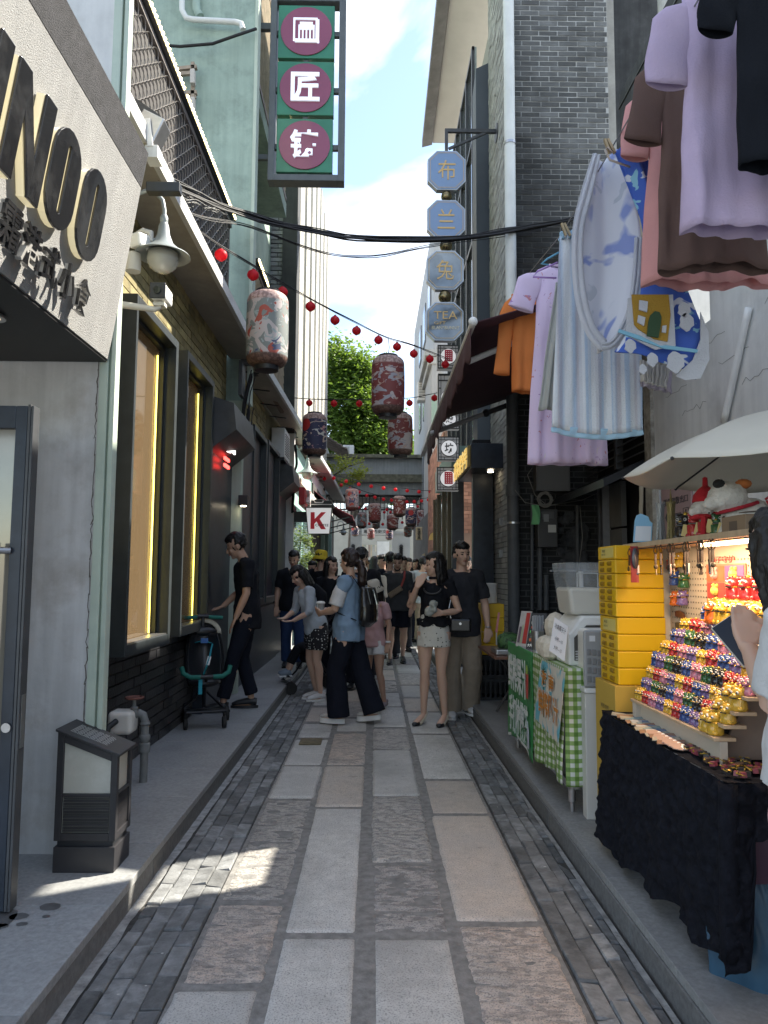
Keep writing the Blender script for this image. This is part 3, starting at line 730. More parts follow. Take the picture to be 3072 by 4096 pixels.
for z in (SH+.13,): fr.box(X0+t, X1-t, Ya+.001, Ya+t, z, z+.03).box(X1-t+.001, X1-.001, Ya+t, Yb-t, z, z+.03)
fr.box(X0+t, X1-t, Ya+.001, Ya+t, .432, .444).box(X1-t+.001, X1-.001, Ya+t, Yb-t, .432, .444)
fr.hexa([(X0+t,Ya+.001,zt_(X0+t)-.035),(X1-t,Ya+.001,zt_(X1-t)-.035),(X1-t,Ya+t,zt_(X1-t)-.035),(X0+t,Ya+t,zt_(X0+t)-.035),(X0+t,Ya+.001,zt_(X0+t)),(X1-t,Ya+.001,zt_(X1-t)),(X1-t,Ya+t,zt_(X1-t)),(X0+t,Ya+t,zt_(X0+t))])
obj('frame', fr, lpm, lp, bv=.002)
onyx = M('onyx', (.47,.46,.40), .3, n=2.5, na=.1, stain=(.62,.61,.56), ss=7, st=.5, coat=.2)
obj('panel', MB().hexa([(X0+t,Ya+.014,SH+.16),(X1-t,Ya+.014,SH+.16),(X1-t,Ya+.02,SH+.16),(X0+t,Ya+.02,SH+.16),(X0+t,Ya+.014,zt_(X0+t)-.036),(X1-t,Ya+.014,zt_(X1-t)-.036),(X1-t,Ya+.02,zt_(X1-t)-.036),(X0+t,Ya+.02,zt_(X0+t)-.036)]), onyx, lp)
obj('panel', MB().box(X1-.02,X1-.014,Ya+t,Yb-t,SH+.16,zr-.005), onyx, lp)
lx = MB()
tp = [(X0-.006,Ya-.012),(X1+.012,Ya-.012),(X1+.012,Yb+.012),(X0-.006,Yb+.012)]
obj('top', MB().hexa([(x,y,zt_(x)+.001) for x,y in tp]+[(x,y,zt_(x)+.012) for x,y in tp]), lpm, lp, bv=.002)
# fretwork: rows of small bars over the onyx, and pierced slots in the top
fw = MB(); xa, xb = X0+t+.006, X1-t-.006; za, zb = SH+.165, .430
rows = 22; nz_ = (zb-za)/rows
for k in range(rows+1): fw.box(xa, xb, Ya+.006, Ya+.0125, za+k*nz_-.0012, za+k*nz_+.0012)
for k in range(rows):
    n = 22 if k % 5 in (0, 1) else (34 if k % 5 in (2, 4) else 17)
    for i in range(n+1): x = xa+(xb-xa)*i/n; fw.box(x-.0012, x+.0012, Ya+.0065, Ya+.012, za+k*nz_, za+(k+1)*nz_)
    if k % 5 == 4: fw.box(xa, xb, Ya+.007, Ya+.0115, za+k*nz_, za+(k+1)*nz_)
ya, yb = Ya+t+.004, Yb-t-.004
for k in range(rows+1): fw.box(X1-.0125, X1-.006, ya, yb, za+k*nz_-.0012, za+k*nz_+.0012)
for k in range(rows):
    n = 12 if k % 5 in (0, 1) else 20
    for i in range(n+1): y = ya+(yb-ya)*i/n; fw.box(X1-.012, X1-.0065, y-.0012, y+.0012, za+k*nz_, za+(k+1)*nz_)
o = obj('fretwork', fw, lpm, lp); o['kind'] = 'stuff'
sl = MB()
for i in range(24):
    x = X0+.04+i*.0068; w_ = .0028
    for j in range(10): 
        y = Ya+.035+j*.0135
        if i % 4 == 3 and j % 2: continue
        sl.hexa([(x,y,zt_(x)+.0121),(x+w_,y,zt_(x+w_)+.0121),(x+w_,y+.010,zt_(x+w_)+.0121),(x,y+.010,zt_(x)+.0121),(x,y,zt_(x)+.0127),(x+w_,y,zt_(x+w_)+.0127),(x+w_,y+.010,zt_(x+w_)+.0127),(x,y+.010,zt_(x)+.0127)])
o = obj('pierced_slots', sl, M('slot_pale', (.45,.45,.43), .5), lp); o['kind'] = 'stuff'

# ================= LEFT: green upper building =================
gb = thing('green_building', 'tall sea green plastered building rising behind the mesh screen', 'building', (-2.5, 9.5, 3.9))
obj('wall', MB().box(-6, -1.44, 8.16, 8.32, 3.9, 13).box(-6, -1.9, 8.32, 12.9, 3.9, 13), green_pl, gb)
obj('corner_sunlit_tone', MB().box(-1.438, -1.40, 8.15, 8.33, 3.3, 13), pale_green, gb)  # sunlit side face: the sun is put into its paler green
obj('lower_wall', MB().box(-1.86, -1.485, 8.15, 8.3, 3.06, 3.898), green_pl, gb)
obj('balcony_slab', MB().box(-1.898, -1.42, 8.34, 11.2, 7.0, 7.22), green_pl, gb)
lat_m = M('lattice_wood', (.46,.38,.27), .7, n=9, na=.25)
def lattice(par, x, y0, y1, z0, z1, p=.13, w=.028):
    mb = MB(); Hh = z1-z0; L_ = y1-y0; k = -Hh
    while k < L_:
        for sg, xo in ((1, 0), (-1, .014)):
            a, b = (k, 0.0), (k+Hh, Hh)
            y_a, y_b = max(0, k), min(L_, k+Hh)
            if y_b - y_a < .02: continue
            za, zb_ = y_a-k, y_b-k
            if sg < 0: za, zb_ = Hh-za, Hh-zb_
            mb.bar((x+xo, y0+y_a, z0+za), (x+xo, y0+y_b, z0+zb_), w, .012, up=(1,0,0))
        k += p
    o = obj('lattice', mb, lat_m, par); o['kind'] = 'stuff'
    obj('lattice_rail', MB().box(x-.03,x+.03,y0,y1,z0-.06,z0-.001).box(x-.03,x+.03,y0,y1,z1+.001,z1+.05), M('rail_brown', (.17,.12,.09), .6), par)
lattice(gb, -1.44, 8.36, 11.1, 7.28, 8.9)
lattice(gb, -1.44, 8.36, 11.3, 3.95, 4.98, .12, .026)
ledrow(gb, (-1.42,8.36,8.98), (-1.42,11.1,9.0), .07, .02)
ledrow(gb, (-1.40,8.36,5.06), (-1.40,11.3,5.08), .06, .018)
pw = M('pvc_white', (.66,.68,.66), .45, n=5, na=.08)
def ptube(name, P, r, m, par, n=12): return obj(name, MB().tube(P, r, n), m, par, smooth=40)
Yp = 8.05
pp = [AT(728,-60,Yp), AT(728,40,Yp), AT(745,72,Yp), AT(775,79,Yp), AT(940,88,Yp), AT(965,95,Yp), AT(972,118,Yp)]
dpp = ptube('drain_pipe', pp, .033, pw, None); tag(dpp, 'white bent drain pipe crossing the green wall near the top', 'pipe')
o = ptube('drain_pipe', [AT(783,-60,Yp+.06), AT(785,40,Yp+.05), AT(800,66,Yp+.05)], .05, green_pl, None); tag(o, 'green painted stub of pipe beside the white drain pipe', 'pipe')
cable('cable', [AT(648,180,8.0), AT(720,186,8.0), AT(850,175,8.0), AT(950,140,8.0), AT(1025,115,8.1)], .017, 'thick black cable drooping across the green wall', segs=4)
wd = M('weathered_wood', (.33,.27,.21), .8, n=12, na=.3)
ld = thing('wooden_frame', 'weathered wooden pallet frame leaning on the green wall', 'pallet', AT(760, 400, 8.05))
for (a, b, w_) in (((688,280),(788,270),.05),((772,252),(772,520),.05),((690,300),(778,292),.04),((735,375),(788,372),.05),((720,392),(785,388),.03),((712,410),(775,405),.04)):
    obj('plank', MB().bar(AT(*a,8.06), AT(*b,8.06), .04, w_, up=(0,1,0)), wd, ld)
for y in (283, 395): obj('block', MB().bar(AT(772,y,8.0), AT(772,y+55,8.0), .05, .07, up=(0,1,0)), M('pale_wood', (.5,.47,.43), .8), ld)

# ================= LEFT: grey brick facade and white screened building beyond =================
gbk = thing('grey_brick_facade', 'pale grey brick facade with a dark pillar behind the green building', 'wall', (-2.2, 13.0, 3.9))
obj('backing_wall', MB().box(-4, -1.62, 13.08, 13.4, 3.9, 13), M('mortar_dark', (.10,.10,.10), .9), gbk)
obj('pillar', MB().box(-1.70, -1.43, 12.95, 13.38, 3.9, 13), M('dark_pillar', (.035,.037,.037), .7, n=5, na=.3, streak=.2), gbk)
brick_g = M('grey_brick', (.30,.31,.31), .85, n=6, na=.2, rnd=.3, stain=(.18,.18,.18), ss=1.3, st=.6, world=True)
brickwork(gbk, (-2.32, 13.08, 3.95), (1,0,0), .66, 8.6, .27, .085, .03, brick_g, g=.018, limit=300, seed=6)
wbld = thing('white_building', 'tall sunlit white building with perforated screens and narrow windows', 'building', (-2.2, 17, 3.9))
wb_m = M('sunlit_white_wall', (.50,.49,.45), .8, n=2, na=.08, streak=.08)
obj('wall', MB().box(-6, -1.60, 13.42, 22.5, 3.9, 11.6), wb_m, wbld)
perf = M('perforated_metal', (.50,.48,.43), .6, n=3, na=.08)
hole = M('perforation_dark', (.30,.29,.27), .7)
yy = 13.45
for k in range(7):
    y0 = 13.45 + k*1.28
    scn = obj('screen', MB().box(-1.55, -1.43, y0, y0+.78, 4.15+.0*k, 11.5), perf, wbld)
    hb = MB()
    for i in range(11):
        for j in range(86):
            yq = y0+.05+i*.066+(.033 if j % 2 else 0); zq = 4.2+j*.085
            if yq > y0+.74: continue
            hb.box(-1.4295, -1.4285, yq, yq+.03, zq, zq+.045)
    o = obj('perforation', hb, hole, scn); o['kind'] = 'stuff'
    w = obj('window', MB().box(-1.598, -1.58, y0+.82, y0+1.24, 4.3, 11.2), M('window_far_glass', (.22,.26,.27), .15), wbld)
    obj('mullion', MB().box(-1.578,-1.56,y0+1.0,y0+1.05,4.3,11.2).box(-1.578,-1.56,y0+.82,y0+1.24,6.9,7.3).box(-1.578,-1.56,y0+.82,y0+1.24,9.2,9.6), wb_m, w)
# lower level beyond: teal shop fronts, dark doorway
ts = thing('teal_shopfront', 'pale teal shopfront under the white building behind the coffee sign', 'shop', (-2, 16, SH))
teal = M('teal_paint', (.30,.47,.43), .7, n=3, na=.12, streak=.1)
obj('wall', MB().box(-4, -1.50, 13.1, 17.5, SH, 3.89), teal, ts)
obj('pane', MB().box(-1.498, -1.485, 13.6, 15.2, .7, 2.7).box(-1.498, -1.485, 15.5, 17.2, .7, 2.7), M('teal_glass', (.18,.30,.30), .08, m=.4), ts)
obj('ledge', MB().box(-1.56, -1.36, 13.2, 17.4, 3.1, 3.18), M('ledge_cream', (.55,.52,.44), .7), ts)
ds = thing('dark_shopfront', 'dark timber shopfront beyond the teal one with a maroon awning', 'shop', (-2, 20, SH))
obj('wall', MB().box(-4, -1.46, 17.52, 22.5, SH, 3.6), M('timber_dark', (.075,.07,.066), .7, n=5, na=.3), ds)
obj('upper_wall', MB().box(-4, -1.48, 17.52, 22.5, 3.602, 3.89), white, ds)
obj('pilaster', MB().box(-1.455, -1.36, 20.2, 20.5, SH, 3.6).box(-1.455, -1.36, 22.0, 22.3, SH, 3.6), teal, ds)
mar = M('maroon_cloth', (.20,.035,.055), .75, n=6, na=.2)
a1, a2, a3 = AT(1330,2005,19), AT(1432,2075,19), AT(1342,2020,19)
mb = MB()
def aw(u, v):
    x = -1.46 + .95*v; y = 17.8 + 4.2*u; z = 3.45 - .62*v + .05*math.sin(math.pi*v)*-1 - .03*math.sin(u*9)*v
    return Vector((x, y, z))
mb.grid(aw, 14, 8)
awo = obj('awning', mb, mar, smooth=True); so = awo.modifiers.new('t', 'SOLIDIFY'); so.thickness = .02
tag(awo, 'maroon cloth awning sagging over the far left shopfront', 'awning')
for k in range(3): obj('strut', MB().bar((-1.44,18+1.9*k,2.6),(-.56,18+1.9*k,2.83),.03), black, awo)
# small balcony air conditioners, cup sign etc
def aircon(loc, w, h, d, label, face='x'):
    t = thing('air_conditioner', label, 'air conditioner', loc, 'outdoor air conditioning units')
    x, y, z = loc
    obj('casing', MB().box(x-w/2,x+w/2,y-d/2,y+d/2,z,z+h), white, t, bv=.01)
    mb = MB()
    if face == 'x':
        for k in range(9): mb.box(x+w/2+.001, x+w/2+.006, y-d*.38, y+d*.38, z+h*(.12+.085*k), z+h*(.15+.085*k))
    else:
        for k in range(9): mb.box(x-w*.38, x+w*.1, y-d/2-.006, y-d/2-.001, z+h*(.12+.085*k), z+h*(.15+.085*k))
    o = obj('grille', mb, dkgrey, t); o['kind'] = 'stuff'
    return t
x0,x1,z0,z1 = RC(1095,1838,1145,1722,11.9)
aircon(((x0+x1)/2, 12.0, z0), x1-x0, z1-z0, .7, 'white air conditioner hung over the window tops of the brick shop')
obj('shelf', MB().box(-1.66, x1, 11.6, 12.4, z0-.05, z0-.01), black, bs)
# ================= RIGHT: near white building =================
nb = thing('plaster_building', 'near white plastered building with a dark louvred shop opening behind the laundry', 'building', (3.2, 3, SH))
XR = 2.30
obj('wall', MB().box(XR, XR+.3, -3, 4.9, SH, 5.2).box(XR, XR+.3, 4.9, 5.5, SH, 3.15).box(XR, XR+.3, 5.5, 5.95, SH, 5.2), white_pl, nb)  # low span is an unseen added gap, letting a sun patch reach the ground
obj('wall_edge', MB().box(XR-.03, XR+.28, 5.952, 6.10, SH, 5.2), M('peeling_plaster', (.42,.39,.33), .9, n=6, na=.3, stain=(.10,.09,.07), ss=4, st=.9, b=.6, bs=30), nb)
obj('upper_wall', MB().box(XR+.05, 3.2, -3, 6.75, 5.21, 6.05), M('soot_concrete', (.055,.057,.058), .9, n=3, na=.3, streak=.3, stain=(.12,.12,.12), ss=1.5, st=.5), nb)  # unseen height and shallow depth shaped so the sun clears them
for z in (5.9,): obj('joint', MB().box(XR+.04, XR+.05, -3, 6.75, z, z+.02), black, nb)
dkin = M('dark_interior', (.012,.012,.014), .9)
obj('opening', MB().box(XR+.15, XR+.2, 6.1, 7.98, SH, 3.6), dkin, nb)
obj('lintel', MB().box(XR-.02, XR+.2, 6.11, 7.95, 3.5, 5.2), M('dark_brick_lintel', (.03,.03,.03), .9, n=6, na=.3), nb)
for k in range(14):
    z = 2.45 + k*.075
    obj('louvre', MB().hexa([(XR-.01,6.12,z),(XR+.06,6.12,z+.03),(XR+.06,7.9,z+.03),(XR-.01,7.9,z),(XR-.01,6.12,z+.012),(XR+.06,6.12,z+.042),(XR+.06,7.9,z+.042),(XR-.01,7.9,z+.012)]), dkgrey, nb)
obj('louvre_post', MB().box(XR-.02,XR+.05,6.86,6.92,2.4,3.5), dkgrey, nb)
obj('shop_canopy', MB().hexa([(1.95,6.2,2.15),(XR,6.2,2.32),(XR,7.9,2.32),(1.95,7.9,2.15),(1.95,6.2,2.22),(XR,6.2,2.39),(XR,7.9,2.39),(1.95,7.9,2.22)]), black, nb)
obj('door_post', MB().box(XR-.02,XR+.06,7.3,7.36,SH,2.3).box(XR-.02,XR+.06,7.42,7.46,SH,2.3), steel, nb)
obj('inner_panel', MB().box(XR+.05,XR+.1,6.95,7.3,.5,1.85).box(XR+.05,XR+.1,6.95,7.3,1.87,2.3), M('inner_grey', (.13,.13,.125), .8, n=4, na=.2), nb)
cable('drain_pipe', [WX(2995,1230,XR-.03), WX(2895,1690,XR-.03)], .022, None, white, 10)['category'] = 'pipe'
bpy.data.objects['drain_pipe.002' if 'drain_pipe.002' in bpy.data.objects else 'drain_pipe']['label'] = 'thin white slanting pipe on the white wall above the umbrella'
ptube('wall_pipe', [(XR-.04,3.9,1.2),(XR-.04,3.9,2.3)], .022, pw, nb)
mb = MB()
for k in range(9):
    P = []; y = 3.2+.3*k; z = 2.6+.2*(k%3)
    for i in range(9): P.append(Vector((XR-.001, y+.05*i, z+.05*mnoise.noise(Vector((i*.8, k*3, 0))))))
    mb.tube(P, .0015, 3)
o = obj('cracks', mb, M('crack_grey', (.16,.16,.15), .9), nb); o['kind'] = 'stuff'
# emergency exit sign, parallel to the lane
es = thing('exit_sign', 'pinkish emergency exit sign with dark arrow on the white wall', 'sign', (XR-.02, 5.5, 1.5))
ya, yb = WX(2650,2100,XR-.015).y, WX(2770,2100,XR-.015).y
zt = WX(2650,1950,XR-.015).z; zb = WX(2650,2170,XR-.015).z
obj('board', MB().box(XR-.02, XR-.005, yb, ya, zb, zt), M('sign_pink', (.40,.27,.27), .5, n=2, na=.08), es, bv=.003)
sgu = Vector((0,-1,0)); ym = (ya+yb)/2; hh = zt-zb
sgk = M('sign_black', (.03,.03,.035), .5)
text('紧急疏散出口', 'sign_text', sgk, (XR-.021, ym, zb+hh*.70), sgu, (0,0,1), (ya-yb)*.82, hh*.13, es, depth=.002)
text('永庆大街', 'sign_small_text', sgk, (XR-.021, ym, zb+hh*.18), sgu, (0,0,1), (ya-yb)*.35, hh*.045, es, depth=.0015)
ar = MB(); xx = XR-.023
def sq(a, b, c, d): ar.box(xx, xx+.002, ym+(.5-b)*(ya-yb), ym+(.5-a)*(ya-yb), zb+c*hh, zb+d*hh)
ar.prism([(0,0),(.09,.09),(.09,-.09)], (xx, ym+.36*(ya-yb), zb+.43*hh), (0,-1,0), (0,0,1), (1,0,0), .002)
sq(.25,.36,.39,.47)
for k in range(9): sq(.38+.035*k,.395+.035*k,.38,.48)
sq(.75,.92,.34,.35); sq(.75,.92,.53,.54); sq(.75,.76,.35,.53); sq(.91,.92,.35,.53); sq(.81,.85,.40,.47); sq(.82,.85,.48,.51); sq(.78,.84,.37,.40); sq(.84,.88,.43,.45)
obj('arrow', ar, sgk, es)

# ================= RIGHT: soot-stained brick building =================
bb = thing('brick_building', 'sooty old grey brick building facing the lane entrance on the right', 'building', (2.1, 8.3, SH))

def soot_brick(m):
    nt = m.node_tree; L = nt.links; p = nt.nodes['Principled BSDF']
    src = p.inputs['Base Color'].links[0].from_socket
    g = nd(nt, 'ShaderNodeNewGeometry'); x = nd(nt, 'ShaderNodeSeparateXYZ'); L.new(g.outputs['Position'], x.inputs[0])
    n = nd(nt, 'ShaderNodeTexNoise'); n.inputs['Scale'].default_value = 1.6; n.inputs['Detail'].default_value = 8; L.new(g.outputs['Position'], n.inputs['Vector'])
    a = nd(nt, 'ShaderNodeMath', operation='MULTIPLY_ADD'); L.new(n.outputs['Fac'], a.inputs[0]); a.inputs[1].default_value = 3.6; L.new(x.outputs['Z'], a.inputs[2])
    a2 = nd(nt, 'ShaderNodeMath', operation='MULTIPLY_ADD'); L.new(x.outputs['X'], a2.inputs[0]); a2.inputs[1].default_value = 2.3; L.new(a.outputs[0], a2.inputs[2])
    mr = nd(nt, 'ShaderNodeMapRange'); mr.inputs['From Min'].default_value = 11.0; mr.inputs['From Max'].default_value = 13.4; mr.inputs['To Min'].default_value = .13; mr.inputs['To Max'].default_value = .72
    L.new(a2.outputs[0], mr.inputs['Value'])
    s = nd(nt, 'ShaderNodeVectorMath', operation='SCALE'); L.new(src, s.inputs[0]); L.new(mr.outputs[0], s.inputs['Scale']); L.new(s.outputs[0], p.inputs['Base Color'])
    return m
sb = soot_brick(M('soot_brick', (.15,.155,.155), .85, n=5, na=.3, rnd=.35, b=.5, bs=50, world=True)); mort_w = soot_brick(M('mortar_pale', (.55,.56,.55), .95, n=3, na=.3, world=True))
YB = 8.0; XB0 = 1.56; XB1 = 2.66
obj('backing_wall', MB().box(XB0+.03, XB1, YB+.002, YB+.3, SH, 11).box(XB0+.02, XB0+.3, YB+.3, 9.65, SH, 11), mort_w, bb)
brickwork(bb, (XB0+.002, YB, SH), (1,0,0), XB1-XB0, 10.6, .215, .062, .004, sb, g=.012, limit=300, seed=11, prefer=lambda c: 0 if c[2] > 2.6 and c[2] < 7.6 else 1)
side_b = M('pale_side_brick', (.36,.36,.34), .85, n=5, na=.2, rnd=.2, b=.5, bs=30, world=True)
obj('quoin', MB().box(XB1-.02, XB1+.22, YB+.4, YB+.7, SH, 11), side_b, bb)
bbb = thing('pale_brick_flank', 'pale brick flank of the old building running along the lane by the pipe', 'wall', (1.6, 8.8, SH))
obj('backing', MB().box(XB0+.001, XB0+.018, YB+.03, 9.65, SH, 11), mort_w, bbb)
brickwork(bbb, (XB0, 9.65, SH), (0,-1,0), 1.62, 10.6, .215, .062, .02, side_b, g=.008, limit=250, seed=12, prefer=lambda c: -c[2])
obj('dark_wall', MB().box(2.66, 4, 8.9, 9.1, SH, 11), M('soot_concrete', (.055,.057,.058)), bb)
ph = AT(2672, 60, 6.6)
cp = thing('column_pipe', 'thick pale weathered drain stack with ribbed collar behind the clothes', 'pipe', (ph.x, 6.62, 5))
obj('stack', MB().tube([(ph.x, 6.62, 5.6),(ph.x, 6.62, 10)], .085, 16), M('weathered_pale', (.5,.5,.46), .8, n=5, na=.3, streak=.4), cp, smooth=40)
obj('collar', MB().lathe([(.09,0),(.11,.02),(.09,.05),(.11,.07),(.09,.1),(.10,.14),(.085,.16)], (ph.x, 6.62, AT(2650,230,6.6).z), 16), white, cp, smooth=40)
# downpipe at the corner: white above, grey below
xp = AT(2043, 1000, 7.9).x
dp = thing('downpipe', 'tall round downpipe, white above and grey below, on the brick corner', 'pipe', (xp, 7.9, SH))
obj('upper_pipe', MB().tube([(xp,7.9,4.05),(xp,7.9,11)], .062, 16), pw, dp, smooth=40)
obj('lower_pipe', MB().tube([(xp,7.9,SH),(xp,7.9,4.05)], .066, 16).lathe([(.078,0),(.078,.12)], (xp,7.9,3.4), 16).lathe([(.078,0),(.078,.12)], (xp,7.9,2.25), 16), M('pipe_dark', (.085,.09,.095), .6, n=8, na=.2), dp, smooth=40)
obj('clamp', MB().lathe([(.07,0),(.07,.03)], (xp,7.9,AT(2043,580,7.9).z), 16).bar((xp,7.9,2.9),(xp,7.99,2.9),.03).lathe([(.072,0),(.072,.02)], (xp,7.9,1.95), 16), steel, dp)
# thin conduits and pipes on the dark wall
for k, (xa_, ya_, yb_, r_) in enumerate(((2128,1980,2440,.018),(2160,2110,2440,.028),(2185,2300,2440,.03),(2310,2020,2440,.02),(2065,1700,2500,.012))):
    P = [AT(xa_, ya_, 7.93), AT(xa_, yb_, 7.93)]
    if k == 1: P = [AT(xa_+40,ya_-0,7.93), AT(xa_+12,ya_+4,7.93), AT(xa_,ya_+22,7.93)] + P[1:]
    o = ptube('conduit', P, r_, M('pipe_dark', (.085,.09,.095)), None); tag(o, ['thin conduit left of the electricity meter','curved pipe dropping from the meter box','short stub pipe on the dark brick below the meter','thin conduit right of the meter box','slim conduit next to the corner downpipe'][k], 'pipe')
def plainbox(name, label, cat, rc, Y, dpt, m, bv=.006):
    x0, x1, z0, z1 = RC(*rc, Y); o = obj(name, MB().box(x0, x1, Y, Y+dpt, z0, z1), m, bv=bv); tag(o, label, cat); return o, (x0, x1, z0, z1)
o, r_ = plainbox('junction_box', 'large grey electrical cabinet under the hanging nightdress', 'electrical box', (2145,1965,2282,1855), 7.78, .18, M('cabinet_grey', (.10,.10,.098), .5, n=3, na=.1))
obj('door_seam', MB().box(r_[0]+.02, r_[1]-.02, 7.774, 7.779, r_[2]+.02, r_[3]-.02), M('cabinet_grey2', (.115,.115,.112), .5), o)
mt = thing('electricity_meter', 'old dark electricity meter box with paper label on the sooty bricks', 'meter', (AT(2210,2150,7.8).x, 7.85, 1.4))
x0,x1,z0,z1 = RC(2150,2190,2232,2035,7.8)
obj('case', MB().box(x0,x1,7.8,7.95,z0,z1), M('meter_dark', (.05,.048,.046), .4), mt, bv=.008)
obj('dial_cover', MB().box(x0+.04,x1-.04,7.78,7.8,z0+.30,z1-.03), M('meter_mid', (.085,.083,.08), .3), mt, bv=.006)
obj('dial', MB().box(x0+.06,x1-.10,7.772,7.78,z1-.14,z1-.06), M('meter_dial', (.22,.22,.21), .3), mt)
obj('label', MB().box(x0+.11,x1-.02,7.79,7.798,z0+.16,z0+.24), M('label_pale', (.5,.5,.46), .6), mt)
x0,x1,z0,z1 = RC(2123,2098,2155,2020,7.7)
def ribbon(u, v): return Vector((x0+(x1-x0)*u + .02*math.sin(v*3)*(1), 7.7+.015*math.sin(u*5+v*4), z0+(z1-z0)*v))
o = obj('green_rag', MB().grid(ribbon, 5, 10), M('rag_green', (.15,.42,.18), .8), smooth=True); tag(o, 'bright green cloth tag hanging from the cables by the meter', 'cloth')
cc = AT(2180, 2000, 7.7)
mb = MB(); rg2 = random.Random(5)
for k in range(16):
    R0 = rg2.uniform(.055,.085); ph_ = rg2.random()*6; tl = rg2.uniform(-.3,.3)
    mb.tube([cc+Vector((math.cos(t*.42+ph_)*R0+rg2.uniform(-.004,.004), rg2.uniform(-.02,.02), math.sin(t*.42+ph_)*R0*(1+tl*.3)+k*.001)) for t in range(16)], .003, 4)
o = obj('cable_coil', mb, M('cable_grey', (.20,.19,.17), .6)); tag(o, 'tangled coil of thin pale cable above the meter', 'cable')
for k, (P, lab) in enumerate((([(2060,1960),(2100,2010),(2180,2025),(2330,2000),(2480,1930)],'thin cable looping from the coil towards the umbrella'), ([(2130,1870),(2110,1900),(2140,1980),(2180,2015)],'thin cable dropping from the nightdress hem to the coil'), ([(2320,2020),(2330,2150),(2300,2400)],'loose pale cable hanging down the dark wall'))):
    cable('thin_cable', [AT(a,b,7.75) for a,b in P], .004, lab, M('cable_grey', (.20,.19,.17)), segs=5)
# ruined dark render patches
mb = MB()
for k in range(70):
    q = AT(rg2.uniform(2240,2340), rg2.uniform(2060,2420), 7.97); s_ = rg2.uniform(.03,.10)
    mb.ball(q, s_, 7, ry=.02)
o = obj('crumbling_render', mb, M('render_crumble', (.05,.052,.055), .95, n=8, na=.6, b=1, bs=40), bb); o['kind'] = 'stuff'

# ================= RIGHT: black storefront, glass front and overhang =================
st_ = thing('black_storefront', 'black metal storefront with a gold lettered sign box', 'shop', (1.5, 10, SH))
x0,x1,z0,z1 = RC(1885,1873,2013,1772,8.7)
obj('sign_box', MB().hexa([(x0,8.7,z0),(x1,8.7,z0),(1.6,10.4,z0+.05),(x0+.02,10.4,z0+.05),(x0,8.7,z1),(x1,8.7,z1),(1.6,10.4,z1+.05),(x0+.02,10.4,z1+.05)]), navy, st_, bv=.004)
gs = obj('gold_sign', MB().box(x0-.035, x0-.003, 8.75, 10.3, z0+.03, z1-.02), M('gold_sign_ground', (.30,.22,.08), .35, m=.5, n=5, na=.3), st_)
text('西关老字号', 'gold_lettering', M('gold_bright', (.9,.66,.25), .3, m=.5, em=.15, ec=(1,.7,.2)), (x0-.036, 9.5, (z0+z1)/2), (0,-1,0), (0,0,1), 1.4, .26, gs, depth=.012, bold=.01)
for k, px in enumerate((1962,1942,1926)):
    q = AT(px, (1884,1901,1915)[k], 8.95+.4*k)
    obj('spotlight', MB().lathe([(1e-6,0),(.035,0),(.035,.008)], (q.x, q.y, z0-.012+.015*k), 14), M('bulb_warm', (1,.85,.6), em=6), st_)
xs = AT(1890, 2200, 9.4).x
obj('wall', MB().box(xs+.05, 2.2, 9.68, 9.8, SH, 3.2), dkin, st_)
obj('pillar', MB().box(AT(1893,2200,9.3).x, AT(1975,2200,9.3).x, 9.3, 9.45, SH, z0+.02), navy, st_, bv=.004)
obj('door_recess', MB().box(AT(1975,2200,9.3).x, 1.9, 9.5, 9.6, SH, z0), dkin, st_)
obj('dark_panel', MB().box(AT(1838,2200,9.6).x, AT(1890,2200,9.6).x, 10.5, 10.6, SH, 2.9), dkgrey, st_)
for y in (2085, 2215):
    q = AT(2004, y, 8.3); obj('hinge_plate', MB().box(q.x-.02,q.x+.02,8.28,8.3,q.z-.04,q.z+.04), steel, st_)
# tall glazed front further along
gl = thing('glass_front', 'tall glazed front with dark mullions beyond the black storefront', 'building', (1.6, 11, SH))
obj('column', MB().hexa([(AT(1905,700,9.75).x,9.75,3.2),(AT(1983,700,9.75).x,9.75,3.2),(1.7,9.95,3.2),(1.36,9.95,3.2),(AT(1905,700,9.75).x,9.75,AT(1905,275,9.75).z),(AT(1983,700,9.75).x,9.75,AT(1983,240,9.75).z),(1.7,9.95,8.3),(1.36,9.95,8.2)]), M('blue_grey_metal', (.075,.09,.105), .5, n=2, na=.1), gl)
sg = M('sky_glass', (.55,.60,.62), .04, m=.85)
obj('pane', MB().box(1.40, 1.43, 10.0, 13.5, 3.3, 9.0), sg, gl)
for k in range(6):
    y = 10.0+.7*k; obj('mullion', MB().box(1.36,1.399,y,y+.07,3.3,9.0), dkgrey, gl)
for z in (4.6,6.1,7.6,8.95): obj('transom', MB().box(1.365,1.3985,10.0,13.5,z,z+.06), dkgrey, gl)
obj('fascia', MB().box(1.12,1.398,10.6,13.4,2.9,3.28), M('fascia_teal', (.22,.34,.31), .5), gl)
obj('lower_pane', MB().box(1.20,1.25,10.7,14.4,.5,2.88), M('lower_glass', (.16,.17,.17), .05, m=.6), gl)  # far end cut short, an added gap that lets sun onto the lane
for y in (10.72,11.6,12.5,13.5,14.36): obj('lower_mullion', MB().box(1.16,1.199,y,y+.06,SH,2.88), M('bronze_frame', (.12,.095,.06), .4, m=.5), gl)
